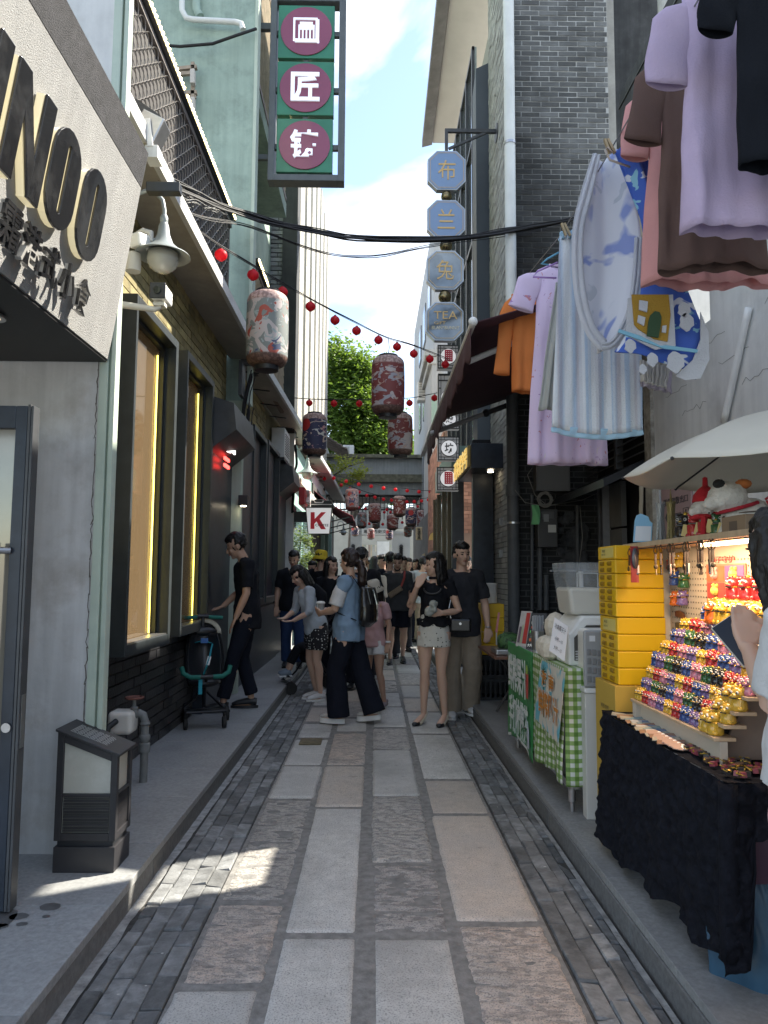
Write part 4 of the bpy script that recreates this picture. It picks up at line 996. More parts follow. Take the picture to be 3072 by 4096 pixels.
# roof overhang high on the right
rf = thing('roof_overhang', 'pale underside of a roof eave with grey gutter high on the right', 'roof', (1.3, 12, 9.8))
sof2 = M('soffit_pale', (.55,.53,.49), .8, n=2, na=.08)
za, zb2 = AT(1745,0,11.3).z, AT(1688,590,14.6).z
xa_, xb_ = AT(1745,0,11.3).x, AT(1688,590,14.6).x
obj('soffit', MB().hexa([(xa_+.22,9.6,za+.1),(2.3,9.6,za+.1),(2.3,14.6,zb2+.1),(xb_+.22,14.6,zb2+.1),(xa_+.22,9.6,za+.18),(2.3,9.6,za+.18),(2.3,14.6,zb2+.18),(xb_+.22,14.6,zb2+.18)]), sof2, rf)
obj('gutter', MB().hexa([(xa_,9.6,za),(xa_+.21,9.6,za+.06),(xb_+.21,14.6,zb2+.06),(xb_,14.6,zb2),(xa_,9.6,za+.16),(xa_+.21,9.6,za+.2),(xb_+.21,14.6,zb2+.2),(xb_,14.6,zb2+.16)]), M('gutter_grey', (.20,.195,.19), .6, n=3, na=.2, streak=.15), rf)
for y in (10.9, 12.7, 14.3): obj('bracket', MB().bar((xa_+.02,y,za-.05-.1*(y-11)/3),(1.9,y,za+.02-.1*(y-11)/3),.05), dkgrey, rf)
obj('house_wall', MB().box(1.75, 5, 9.7, 14.5, 3.3, 9.9), M('house_wall_grey', (.30,.30,.29), .8, n=3, na=.1), rf)
for k in range(2): obj('lamp', MB().ball((1.5, 12+.2*k, za-.02), .05, 10), black, rf)

# ================= hanging signs =================
# three-square sign on the left, hung in a grey frame
ts3 = thing('hanging_sign', 'grey framed sign of three green squares with maroon discs', 'sign', (-.8, 8.4, 5.9), 'signs hung over the lane')
Ys = 8.40
def rcbox(mb, rc, Y, d0, d1, **k):
    x0, x1, z0, z1 = RC(*rc, Y); mb.box(x0, x1, Y+d0, Y+d1, z0, z1); return (x0, x1, z0, z1)
frm = M('sign_frame', (.085,.10,.11), .5, n=5, na=.15)
def lean(px, py): return AT(px, py, Ys)
bl, br, tl, tr_ = lean(1075,728), lean(1374,728), lean(1086,-160), lean(1388,-160)
zb_, zt_2 = bl.z, tl.z; xl, xr = (bl.x+tl.x)/2, (br.x+tr_.x)/2
w_ = .075
obj('frame', MB().box(xl,xl+w_,Ys-.05,Ys+.12,zb_,zt_2).box(xr-w_,xr,Ys-.05,Ys+.12,zb_,zt_2).box(xl+w_,xr-w_,Ys-.05,Ys+.12,zb_,zb_+w_).box(xl+w_,xr-w_,Ys-.05,Ys+.12,AT(1230,15,Ys).z,AT(1230,15,Ys).z+.08), frm, ts3, bv=.004)
grn = M('sign_green', (.025,.17,.10), .35, n=2, na=.25, coat=.3); mrn = M('sign_maroon', (.23,.06,.11), .25, n=1, na=.1, coat=.4)
wht = M('sign_letter_white', (.80,.85,.92), .35, em=.12)
px0 = 1127
for k, (ya_, yb_, ch) in enumerate(((31,238,'回'),(255,465,'匠'),(483,693,'铸'))):
    a = AT(1126-3*k+2, yb_, Ys); b = AT(1340-3*k, ya_, Ys); cx = (xl+xr)/2-.02; cz = (a.z+b.z)/2; s2 = (b.z-a.z)/2
    p = obj('green_panel', MB().box(cx-s2,cx+s2,Ys-.03,Ys+.06,cz-s2,cz+s2), grn, ts3, bv=.006)
    obj('disc', MB().lathe([(1e-6,.0),(s2*.91,0),(s2*.91,.012),(s2*.90,.014)], (cx,Ys-.031,cz), 48, ax=(0,-1,0)), mrn, p)
    if k == 0:
        mb = MB(); e = s2*.46
        def fr_(x0, x1, z0, z1, t=.022, rg=(1,1,1,1)):
            if rg[0]: mb.box(x0,x1,Ys-.062,Ys-.046,z1-t,z1)
            if rg[1]: mb.box(x0,x1,Ys-.062,Ys-.046,z0,z0+t)
            if rg[2]: mb.box(x0,x0+t,Ys-.0615,Ys-.0465,z0,z1)
            if rg[3]: mb.box(x1-t,x1,Ys-.0615,Ys-.0465,z0,z1)
        fr_(cx-e, cx+e*.86, cz-e*.86, cz+e); 
        mb.box(cx-e*.86,cx+e,Ys-.064,Ys-.045,cz-e,cz-e+.022).box(cx+e-.022,cx+e,Ys-.0645,Ys-.0445,cz-e,cz+e*.86)
        for i in range(5): mb.box(cx-e*.6+i*e*.28,cx-e*.6+i*e*.28+.018,Ys-.0625,Ys-.0455,cz-e*.72,cz+e*(.62 if i%2 else .42))
        for i in range(4): mb.box(cx-e*.5,cx+e*.5,Ys-.061,Ys-.047,cz+e*(.05+.17*i),cz+e*(.05+.17*i)+.016)
        obj('seal_emblem', mb, wht, p)
    else:
        text(ch, 'character', wht, (cx+.0,Ys-.05,cz), (1,0,0), (0,0,1), s2*1.02, s2*1.06, p, depth=.02, bold=.02)
    for s_ in (-1, 1):
        obj('tie_bar', MB().box(cx+s_*s2, (xr-w_ if s_ > 0 else xl+w_), Ys, Ys+.05, cz-.03, cz+.03), frm, ts3)
    obj('spacer', MB().box(cx-.03,cx+.03,Ys,Ys+.05,cz-s2-.055,cz-s2), frm, ts3)
obj('arm', MB().box(-1.5, xl, Ys+.03, Ys+.09, AT(1030,95,Ys).z-.04, AT(1030,95,Ys).z+.04).box(-1.45, xl, Ys+.03, Ys+.08, AT(1030,620,Ys).z-.03, AT(1030,620,Ys).z+.03), frm, ts3)
# octagonal tea sign on the right
Yo = 9.0
oc = thing('tea_sign', 'column of four octagonal tea sign plates with gold characters and brass balls', 'sign', (.9, Yo, 4.2), 'signs hung over the lane')
octm = [M('plate_blue', (.20,.31,.52), .3, n=1, na=.06, coat=.3), M('plate_blue', (.20,.31,.52)), M('plate_mirror', (.20,.23,.25), .1, m=.5, n=3, na=.5), M('plate_mirror', (.5,.56,.62))]
edge = M('plate_edge', (.42,.46,.50), .3, m=.5); brass = M('brass_ball', (.22,.18,.10), .25, m=.9)
def octp(w, h, c=.24): 
    a, b = w/2, h/2; k = c*w
    return [(-a,-b+k),(-a+k,-b),(a-k,-b),(a,-b+k),(a,b-k),(a-k,b),(-a+k,b),(-a,b-k)]
orr = [(1710,768,1862,610),(1708,962,1860,806),(1705,1165,1854,1007),(1702,1368,1853,1212)]
zs = []
for k, rc in enumerate(orr):
    x0,x1,z0,z1 = RC(*rc, Yo); w_ = x1-x0; h_ = z1-z0; c = ((x0+x1)/2, (z0+z1)/2); zs.append((c[0], z0, z1))
    p = obj('plate', MB().prism(octp(w_, h_), (c[0],Yo-.045,c[1]), (1,0,0), (0,0,1), (0,1,0), .09), edge, oc, bv=.004)
    obj('plate_face', MB().prism(octp(w_-.03, h_-.03), (c[0],Yo-.051,c[1]), (1,0,0), (0,0,1), (0,1,0), .005), octm[k], p)
    mb = MB()
    for (e1, e2) in ((.052,.046),(.066,.063)):
        A, B_ = octp(w_-e1, h_-e1), octp(w_-e1-.006, h_-e1-.006)
        for i in range(8):
            j = (i+1) % 8; pz_ = [Vector((c[0]+q[0], Yo-.0525, c[1]+q[1])) for q in (A[i],A[j],B_[j],B_[i])]; mb.add(pz_, [(0,1,2,3)])
    obj('gold_line', mb, gold_m, p)
    if k < 3: text('布兰兔'[k], 'character', gold_m, (c[0],Yo-.053,c[1]), (1,0,0), (0,0,1), w_*.46, h_*.50, p, depth=.004)
    else:
        text('TEA', 'lettering', gold_m, (c[0]+.01,Yo-.053,c[1]+.075), (1,0,0), (0,0,1), w_*.62, h_*.2, p, depth=.004)
        text('GIFT', 'lettering', gold_m, (c[0]-.06,Yo-.053,c[1]-.025), (1,0,0), (0,0,1), w_*.3, h_*.08, p, depth=.004)
        text('BLAN*BUNNY', 'lettering', M('pale_gold', (.8,.72,.5), .4), (c[0]+.01,Yo-.053,c[1]-.085), (1,0,0), (0,0,1), w_*.72, h_*.09, p, depth=.004)
for i in range(3):
    zc = (zs[i][1]+zs[i+1][2])/2; r_ = max(.055, (zs[i][1]-zs[i+1][2])/2+.004)
    obj('brass_ball', MB().ball((zs[i][0]+.0, Yo, zc), r_, 20), brass, oc, smooth=True)
zt = AT(1780,530,Yo).z; xo = zs[0][0]
obj('bracket', MB().box(xo-.02,xo+.02,Yo-.02,Yo+.02,zs[0][2],zt).box(xo-.02,XB0-.01,Yo-.02,Yo+.02,zt,zt+.045).bar((xo+.03,Yo,zt-.22),(xo+.5,Yo,zt),.03), dkgrey, oc)
obj('wall_plate', MB().lathe([(.12,0),(.12,.02)], (XB0-.03,Yo,zt), 20, ax=(1,0,0)), dkgrey, oc)
# square lattice lantern signs further on
latk = M('sign_lattice_black', (.03,.03,.03), .5)
face_m = M('sign_face_white', (.70,.70,.71), .5, em=.16)
def lattice_sign(rc, Y, label, ch=None, logo=False):
    x0,x1,z0,z1 = RC(*rc, Y); t = thing('lattice_sign', label, 'sign', ((x0+x1)/2, Y, z0), 'square lattice signs on the right')
    obj('box', MB().box(x0,x1,Y,Y+.14,z0,z1), M('sign_box_grey', (.42,.42,.42), .6, em=.05), t, bv=.005)
    h = z1-z0; w = x1-x0; mb = MB(); e = .03*h; Y1 = Y-.012
    def b(a0,a1,c0,c1): mb.box(x0+w*a0,x0+w*a1,Y1,Y-.001,z0+h*c0,z0+h*c1)
    b(0,1,0,.04); b(0,1,.96,1); b(0,.045,.04,.96); b(.955,1,.04,.96)
    for a in (.14,.86): b(a-.012,a+.012,.04,.96)
    for a in (.14,.86): mb.box(x0+w*.045,x0+w*.955,Y1+.001,Y-.0015,z0+h*(a-.012),z0+h*(a+.012))
    for a in (.3,.7): b(.04,.14,a-.01,a+.01); b(.86,.96,a-.01,a+.01); b(a-.01,a+.01,.04,.14); b(a-.01,a+.01,.86,.96)
    obj('lattice', mb, latk, t)
    c = ((x0+x1)/2, Y-.013, (z0+z1)/2)
    f = obj('disc', MB().lathe([(1e-6,0),(.36*min(w,h)*1.0,0),(.36*min(w,h),.02)], c, 36, ax=(0,-1,0)), face_m, t)
    obj('disc_rim', MB().lathe([(.36*min(w,h),0),(.385*min(w,h),0),(.385*min(w,h),.022),(.36*min(w,h),.022)], c, 36, ax=(0,-1,0), cap=False), latk, t)
    if ch: text(ch, 'character', sgk, (c[0], Y-.036, c[2]), (1,0,0), (0,0,1), .4*w, .42*h, f, depth=.006, bold=.02)
    if logo:
        mb = MB(); s_ = .17*w; 
        for k in range(4): mb.box(c[0]-s_+k*s_*.6, c[0]-s_+k*s_*.6+.02, Y-.042, Y-.036, c[2]-s_*1.5, c[2]+s_*1.5)
        for k in range(6): mb.box(c[0]-s_, c[0]+s_, Y-.0415, Y-.0365, c[2]-s_*1.5+k*s_*.58, c[2]-s_*1.5+k*s_*.58+.02)
        obj('seal_logo', mb, M('seal_red', (.62,.04,.08), .4), f)
lattice_sign((1750,1475,1835,1380), 10.2, 'topmost lattice sign, partly behind the tea sign and the red lantern', logo=True)
lattice_sign((1752,1690,1835,1495), 10.3, 'lattice sign half hidden behind the dark awning valance', ch='庆')
lattice_sign((1752,1716,1838,1640), 10.25, 'low lattice sign lettered with a dense character behind the awning arm', ch='殿')
lattice_sign((1752,1842,1838,1746), 10.2, 'lattice sign with a single black character beside the teal fascia', ch='坊')
lattice_sign((1748,1962,1836,1868), 10.2, 'lowest lattice sign with a red seal in its white disc', logo=True)
# coffee cup sign
Yk = 13.2
cs = thing('coffee_sign', 'white takeaway cup shaped coffee sign with big red K', 'sign', AT(1275,2138,Yk))
def P2(px, py, dy=0): q = AT(px, py, Yk); return Vector((q.x, Yk+dy, q.z))
def poly(name, pp, d0, d1, m, par, bv=0):
    P = [P2(*q) for q in pp]; k = len(P)
    vs = [p+Vector((0,d0,0)) for p in P] + [p+Vector((0,d1,0)) for p in P]
    mb = MB().add(vs, [list(range(k)), list(range(k,2*k))[::-1]] + [(i,(i+1)%k,(i+1)%k+k,i+k) for i in range(k)])
    return obj(name, mb, m, par, bv=bv)
body_k = M('cup_black', (.02,.021,.022), .4)
cb = poly('cup_body', [(1221,2026),(1330,2026),(1319,2130),(1314,2138),(1236,2138),(1230,2132)], 0, .12, body_k, cs, .01)
poly('cup_face', [(1225,2031),(1326,2031),(1316,2134),(1234,2134)], -.012, -.001, M('cup_white', (.80,.80,.80), .4, em=.12), cb)
poly('lid', [(1214,2018),(1222,2018),(1229,2003),(1258,2001),(1262,1998),(1292,1998),(1296,2001),(1326,2003),(1332,2018),(1337,2020),(1336,2032),(1216,2032)], -.03, .13, body_k, cs, .01)
poly('lid_line', [(1226,2017),(1328,2017),(1328,2020),(1226,2020)], -.034, -.031, white, cb)
poly('lid_tab', [(1256,2004),(1296,2004),(1292,2013),(1260,2013)], -.034, -.031, white, cb)
poly('lid_tab_centre', [(1260,2002),(1291,2002),(1289,2009),(1262,2009)], -.038, -.035, body_k, cb)
kp = P2(1273, 2083); 
kr = M('k_red', (.50,.02,.035), .4, em=.05)
poly('letter_k', [(1243,2049),(1259,2049),(1259,2076),(1285,2049),(1304,2049),(1279,2076),(1304,2117),(1284,2117),(1266,2086),(1258,2095),(1258,2116),(1242,2116)], -.02, -.013, kr, cb)
text('COFFEE', 'lettering', sgk, (P2(1288,2101).x, Yk-.022, P2(1288,2101).z), (1,0,0), (0,0,1), .24, .045, cb, depth=.004, bold=.01)
obj('arm', MB().box(-1.44, P2(1226,2060).x-.0, Yk+.02, Yk+.08, P2(1200,2088).z, P2(1200,2046).z), black, cs)
# red vertical box sign on the left wall and its letters
x0,x1,z0,z1 = RC(1195,2018,1218,1948,12.6)
rb = obj('red_box_sign', MB().box(x0,x1,12.6,14.2,z0,z1), M('box_red', (.55,.03,.035), .4), bv=.01); tag(rb, 'red box sign with pale raised letters on the teal shopfront', 'sign')
text('冰室', 'raised_letters', white, (x1+.01, 13.4, (z0+z1)/2), (0,1,0), (0,0,1), 1.3, .3, rb, depth=.05, bold=.02)

# ================= FAR END =================
fb = thing('concrete_bridge', 'weathered grey concrete beam spanning the lane with a dark grille beneath', 'bridge', (0, 30, 4.7))
cg = M('bridge_concrete', (.34,.36,.355), .9, n=1.2, na=.15, streak=.15, stain=(.20,.21,.20), ss=.8, st=.5, b=.3, bs=8)
zA, zB, zC, zD = [AT(1500,y,30).z for y in (1978,1925,1900,1832)]
obj('beam', MB().box(-4, 3.4, 30, 31, zA, zD), cg, fb)
obj('cornice', MB().box(-4, 3.2, 29.8, 29.998, zB-.05, zB+.12).box(-4, 3.2, 29.86, 29.997, zB+.125, zC+.02).box(-4, 3.45, 29.75, 29.996, zD-.02, zD+.12), M('mossy_ledge', (.16,.155,.11), .95, n=6, na=.4), fb)
for k in range(34):
    x = -2.6+k*.15; obj('grille_bar', MB().box(x,x+.035,30.3,30.34,zA-1.0,zA-.001), black, fb)
obj('grille_rail', MB().box(-2.6,2.5,30.28,30.36,zA-.08,zA-.002).box(-2.6,2.5,30.28,30.36,zA-.62,zA-.56), black, fb)
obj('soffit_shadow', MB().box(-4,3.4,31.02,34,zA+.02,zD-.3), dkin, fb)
for nm, xx0, xx1, lab in (('a',-6,-2.0,'cream rendered house left of the concrete bridge'),('b',2.05,6,'pale tall white house right of the concrete bridge')):
    h = thing('far_house', lab, 'house', ((xx0+xx1)/2, 30, 0))
    hz = 6.8 if nm == 'a' else 13.5
    yy0 = 25.0 if nm == 'a' else 24.0
    if nm == 'b': xx0 = 1.95
    obj('wall', MB().box(xx0, xx1, yy0, 36, -.02, hz), M('far_white', (.42,.42,.41), .8, n=1, na=.08, streak=.12), h)
    for k in range(3 if nm == 'b' else 1):
        for j in range(3 if nm == 'b' else 1):
            yq = yy0+1.0+2.6*k; zq = 4.6+2.9*j; xq = xx0 if nm == 'b' else xx1
            w = obj('window', MB().box(xq-.04, xq+.04, yq, yq+1.2, zq, zq+1.5), M('far_frame', (.2,.2,.2), .5), h)
            obj('pane', MB().box(xq-.05, xq+.05, yq+.08, yq+1.12, zq+.08, zq+1.42), M('window_far_glass', (.10,.13,.14)), w)
aw_, = [None]
x0,x1,z0,z1 = RC(1668,1610,1718,1537,23.7); aircon(((x0+x1)/2, 23.6, z0), x1-x0, z1-z0, .5, 'white air conditioner high on the tall white far house', 'y')
for k,(a_,b_) in enumerate(((1338,1370),(1372,1415))):
    x0,x1,z0,z1 = RC(a_,1829,b_,1790+ (5 if k==0 else 0),30.3); aircon(((x0+x1)/2, 30.5, zD+.12), x1-x0, (z1-z0)+.05, .5, ['smaller air conditioner on top of the concrete bridge beside the tree','larger cream air conditioner on top of the concrete bridge'][k], 'y')
# ornate cornice house (right of the tree)
hh_ = thing('cornice_house', 'old pale house with curved cornice between the tree and the lattice signs', 'house', (2, 23, 4))
obj('wall', MB().box(1.62, 1.93, 20.5, 23.9, 3.3, 7.6), M('far_white', (.6,.6,.57)), hh_)
obj('cornice', MB().box(1.42,1.94,20.4,23.9,7.62,7.8).box(1.52,1.94,20.45,23.9,7.4,7.598).box(1.5,1.94,20.4,23.9,5.3,5.45), M('cornice_grey', (.42,.42,.40), .8, n=2, na=.2), hh_)
obj('green_window', MB().box(1.6,1.9,20.46,20.49,5.5,6.4), M('window_green', (.30,.42,.34), .4), hh_)
# red brick shop row on the right beyond the glass front
rbk = thing('red_brick_house', 'salmon brick house behind the lattice signs on the right', 'house', (2, 18, SH))
obj('wall', MB().box(1.52, 2.6, 15.6, 20.3, SH, 4.6), M('salmon_mortar', (.30,.20,.16), .9), rbk)
sal = M('salmon_brick', (.38,.20,.15), .85, rnd=.25, n=4, na=.2, world=True)
brickwork(rbk, (1.75, 15.58, 2.3), (1,0,0), .6, 2.2, .25, .08, .025, sal, limit=120, seed=21)
brickwork(rbk, (1.51, 20.2, 2.0), (0,-1,0), 4.5, 2.5, .3, .1, .025, sal, limit=150, seed=22)
# tangled silver ducting and shop signs
x0,x1,z0,z1 = RC(1755,2155,1808,2092,17); 
o = obj('red_sign', MB().box(x0,x1,17,17.1,z0,z1), M('sign_red_bright', (.60,.03,.03), .4, em=.15)); tag(o, 'bright red sign with pale spots behind the eating woman', 'sign')
mb = MB()
for k in range(12): mb.ball((x0+.04+(x1-x0-.08)*rg2.random(), 16.99, z0+.05+(z1-z0-.1)*rg2.random()), rg2.uniform(.015,.04), 8, ry=.004)
obj('spots', mb, white, o)['kind'] = 'stuff'
x0,x1,z0,z1 = RC(1716,2160,1755,2129,18)
def dome(u, v): a = math.pi*u; return Vector(((x0+x1)/2 - math.cos(a)*(x1-x0)/2, 18+.3*v, z0+math.sin(a)*(z1-z0)*1.0))
o = obj('yellow_sign', MB().prism([(-(x1-x0)/2*math.cos(math.pi*k/12), (z1-z0)*math.sin(math.pi*k/12)) for k in range(13)], ((x0+x1)/2, 18, z0), (1,0,0), (0,0,1), (0,1,0), .08), M('sign_yellow', (.70,.48,.18), .5)); tag(o, 'half round yellow sign between the far lanterns and the red sign', 'sign')
x0,x1,z0,z1 = RC(1663,2160,1689,2108,22)
o = obj('vertical_sign', MB().box(x0,x1,22,22.1,z0,z1), M('sign_cream', (.62,.52,.36), .5), bv=.01); tag(o, 'cream vertical sign with dark characters below the far lanterns', 'sign')
text('快\n速\n写\n真', 'characters', sgk, ((x0+x1)/2,21.99,(z0+z1)/2), (1,0,0), (0,0,1), (x1-x0)*.5, (z1-z0)*.85, o, depth=.008, bold=.01)
# silver foil ducting
mb = MB()
for k in range(26):
    q = AT(rg2.uniform(1690,1742), 1950+k*6, 24); q2 = q + Vector((rg2.uniform(.1,.5), 0, rg2.uniform(.1,.5)))
    mb.bar(q, q2, rg2.uniform(.04,.12), .03, up=(0,1,0))
o = obj('foil_streamers', mb, M('foil', (.6,.6,.58), .15, m=.9)); tag(o, 'shiny crumpled foil streamers by the far brick house', 'decoration')
# white memorial gate
ga = thing('stone_gate', 'white stone gate with arched gable and engraved plaque at the lane end', 'gate', (0, 40, 0))
gm = M('gate_stone', (.24,.25,.25), .8, n=1.5, na=.08)
def zz(py): return AT(1500,py,40).z
def xx_(px): return AT(px,2150,40).x
obj('pier', MB().box(xx_(1402),xx_(1447),40,40.8,-.02,zz(2125)), gm, ga); obj('pier', MB().box(xx_(1570),xx_(1640),40,40.8,-.02,zz(2125)), gm, ga)
obj('beam', MB().box(xx_(1440),xx_(1580),39.95,40.8,zz(2140),zz(2112)).box(xx_(1400),xx_(1642),39.9,40.8,zz(2134),zz(2128)), gm, ga)
gp = [(-1.45,0),(1.45,0),(1.45,.35),(1.2,.5),(.95,.95),(.55,1.2),(.3,1.6),(-.3,1.6),(-.55,1.2),(-.95,.95),(-1.2,.5),(-1.45,.35)]
obj('gable', MB().prism(gp, (xx_(1508),39.98,zz(2112)), (1,0,0), (0,0,1), (0,1,0), .7), gm, ga)
pl = obj('plaque', MB().box(xx_(1447),xx_(1572),39.8,39.93,zz(2139),zz(2115)), M('plaque_grey', (.40,.41,.40), .7), ga)
text('恩宁历史文化', 'characters', sgk, (xx_(1510),39.79,zz(2127)), (1,0,0), (0,0,1), xx_(1565)-xx_(1455), .2, pl, depth=.01, bold=.01)
for px in (1404+8, 1604):
    for k in range(6):
        c = (xx_(px+1), 39.97, zz(2230-k*9)); mb = MB()
        obj('fret_tile', MB().lathe([(.07,0),(.11,0),(.11,.03),(.07,.03)], c, 10, ax=(0,-1,0)), black, ga)
# clothes racks and glimpses of stalls through the gate
rk = thing('market_stall', 'bright stall seen through the gate with racks of pale clothes', 'stall', (0, 46, 0))
obj('back_wall', MB().box(-4,4,52,52.2,-.02,6), M('bright_stone', (.30,.29,.25), .8, n=1, na=.15), rk)
obj('rail', MB().bar((xx_(1440),45,1.75),(xx_(1570),45,1.75),.05), white, rk)
rcs = [(.6,.15,.2),(.7,.7,.65),(.5,.3,.35),(.2,.25,.35),(.7,.5,.45),(.6,.6,.3),(.15,.15,.15),(.65,.62,.6)]
for k in range(26):
    x = xx_(1442)+(xx_(1568)-xx_(1442))*k/26*1.1; c = rcs[k % 8]
    obj('garment', MB().box(x,x+.10,44.8,45.2,.75+.1*(k%3),1.7), M('rack_cloth_%d' % (k%8), c, .8), rk)
for k in range(14):
    x = xx_(1445)+(xx_(1565)-xx_(1445))*k/13; obj('hanging_strip', MB().box(x,x+.09,43,43.02,2.2+.3*((k*7)%4),3.2), M('strip_%d' % (k%4), [(.5,.42,.3),(.3,.33,.25),(.65,.6,.5),(.35,.25,.2)][k%4], .7), rk)
obj('notice', MB().box(.2,.9,42.9,42.95,2.6,3.4), white, rk)
# side street shops left of gate to close the view
sh = thing('far_shop', 'dark far shopfront left of the white gate', 'shop', (-3, 24, 0))
obj('wall', MB().box(-5,-1.62,22.6,29.9,-.02,3.7), M('timber_dark', (.045,.042,.04)), sh)
obj('pilaster', MB().box(-1.61,-1.5,23.2,23.5,-.02,3.7).box(-1.61,-1.5,26,26.3,-.02,3.7), teal, sh)
sh2 = thing('far_shop', 'far shopfront right of the white gate with yellow door', 'shop', (3, 24, 0))
obj('wall', MB().box(1.60,5,20.4,29.9,-.02,3.28), M('far_shop_grey', (.16,.16,.155), .7, n=2, na=.2), sh2)
obj('door', MB().box(1.585,1.598,23,24.2,-.0,2.1), M('door_ochre', (.40,.30,.13), .6), sh2)
obj('poster', MB().box(1.58,1.598,21,21.9,.9,2.0), M('poster_white', (.6,.62,.65), .6), sh2)
# tiled eave on the left
te = thing('tiled_eave', 'weathered grey tiled roof edge hanging over behind the navy lantern', 'roof', (-1.3, 23, 5.4))
tm = M('roof_tile', (.14,.115,.095), .9, n=8, na=.3, rnd=.3)
for i in range(14):
    for j in range(5):
        x = -1.75+j*.16; y = 22.6+i*.17
        obj('tile', MB().prism([(.07*math.cos(math.pi*k/5), .05*math.sin(math.pi*k/5)) for k in range(6)], (x+.08,y,5.75-.10*j), (0,1,0), (0,0,1), (1,0,-.35), .19), tm, te)
# ================= tree =================
def leaves(center, rad, n, size, seed, flat=.8, clump=40):
    rr = random.Random(seed); mb = MB(); cs_ = []
    for k in range(clump):
        d = Vector((rr.gauss(0,1), rr.gauss(0,1), rr.gauss(0,1))).normalized()
        cs_.append((Vector((center[0]+d.x*rad[0]*rr.uniform(.55,1), center[1]+d.y*rad[1]*rr.uniform(.55,1), center[2]+d.z*rad[2]*rr.uniform(.5,1))), rr.uniform(.16,.34)))
    for k in range(n):
        c, s = cs_[rr.randrange(clump)]; R_ = min(rad)
        p = c + Vector((rr.gauss(0,1)*s*R_, rr.gauss(0,1)*s*R_, rr.gauss(0,1)*s*R_*flat))
        a = rr.random()*6.28; t = rr.uniform(-.6,.6); L_ = size*rr.uniform(.7,1.3)
        u = Vector((math.cos(a), math.sin(a), t)).normalized(); v = u.cross(Vector((rr.gauss(0,.4), rr.gauss(0,.4), 1))).normalized()
        w = u.cross(v)*.12*L_
        mb.add([p - u*L_*.5, p + v*L_*.22 + w, p + u*L_*.5, p - v*L_*.22 + w], [(0,1,2),(0,2,3)])
    return mb
lf = M('tree_leaf', (.06,.115,.022), .5, rnd=.55)
def leafy(m, c, tr):
    nt = m.node_tree; p = nt.nodes['Principled BSDF']; src = p.inputs['Base Color'].links[0].from_socket if p.inputs['Base Color'].links else None
    t = nd(nt, 'ShaderNodeBsdfTranslucent'); t.inputs['Color'].default_value = (*c, 1)
    x = nd(nt, 'ShaderNodeMixShader'); x.inputs[0].default_value = tr
    nt.links.new(p.outputs[0], x.inputs[1]); nt.links.new(t.outputs[0], x.inputs[2]); nt.links.new(x.outputs[0], nt.nodes['Material Output'].inputs['Surface'])
leafy(lf, (.21,.33,.035), .40)
bark = M('bark', (.10,.08,.06), .9, n=6, na=.4)
tree = thing('tree', 'tall leafy green tree rising behind the concrete bridge', 'tree', (-1.0, 39, 0))
trk = MB().tube([(-1.2,41,-.02),(-1.1,41,4),(-.9,41,8),(-1.3,41,11)], [.38,.3,.22,.12], 10)
for P in (((-1.0,41,6),(.2,40.6,8.6),(1.0,40.5,9.6)), ((-1,41,7),(-2.2,40.5,9.5),(-2.8,40,12)), ((-.9,41,8),(-.4,40.5,11),(-.7,40,13.5)), ((-1,41,5),(.6,40,7),(1.6,40,8))): trk.tube(P, [.16,.10,.04], 7)
obj('trunk', trk, bark, tree, smooth=True)
cr1 = leaves((-1.9,40,11.2), (2.2,1.8,3.3), 21000, .30, 1, clump=110)
cr1.v += []; 
cr2 = leaves((.1,40,8.6), (1.6,1.6,2.6), 13000, .28, 2, clump=80)
cr3 = leaves((1.0,42,7.6), (1.2,1.4,2.0), 7000, .26, 3, clump=50)
for q in (cr2, cr3):
    n0 = len(cr1.v); cr1.v += q.v; cr1.f += [[i+n0 for i in f] for f in q.f]; cr1.m += q.m
o = obj('crown', cr1, lf, tree)
t2 = thing('tree', 'small backlit sapling with yellow green leaves in front of the bridge', 'tree', (-1.9, 23, 0))
l2 = M('sapling_leaf', (.26,.31,.05), .5, rnd=.35); leafy(l2, (.5,.55,.08), .5)
q = AT(1375, 1880, 22)
obj('trunk', MB().tube([(-1.7,22.4,3.5),(-1.4,22.2,4.3),q+Vector((.1,0,.1)),q+Vector((.6,0,.25))], [.04,.03,.02,.008], 6).tube([(-1.4,22.2,4.3),q+Vector((-.2,0,-.3))], [.02,.008], 6), bark, t2)
obj('crown', leaves(tuple(q+Vector((.05,0,.0))), (.75,.4,.50), 1300, .10, 9, clump=22), l2, t2)
t3 = thing('shrub', 'feathery green shrub at the foot of the teal shopfront', 'plant', (-1.4, 13.6, SH))
q = AT(1205, 2210, 13.4)
obj('stem', MB().tube([(-1.5,13.6,SH),(-1.45,13.6,1.2),q+Vector((0,0,.3))], [.02,.015,.006], 6), bark, t3)
l3 = M('shrub_leaf', (.10,.15,.05), .5, rnd=.4); leafy(l3, (.25,.33,.07), .4)
obj('foliage', leaves(tuple(q), (.24,.25,.50), 1700, .055, 12, clump=40), l3, t3)
t4 = thing('tree', 'far leafy tree top peeping above the right end of the bridge', 'tree', (2.5, 44, 0))
obj('trunk', MB().tube([(2.6,44,0),(2.7,44,8)], [.2,.1], 8), bark, t4)
obj('crown', leaves((2.7,44,8.6), (.9,.9,1.1), 3500, .26, 15, clump=30), lf, t4)
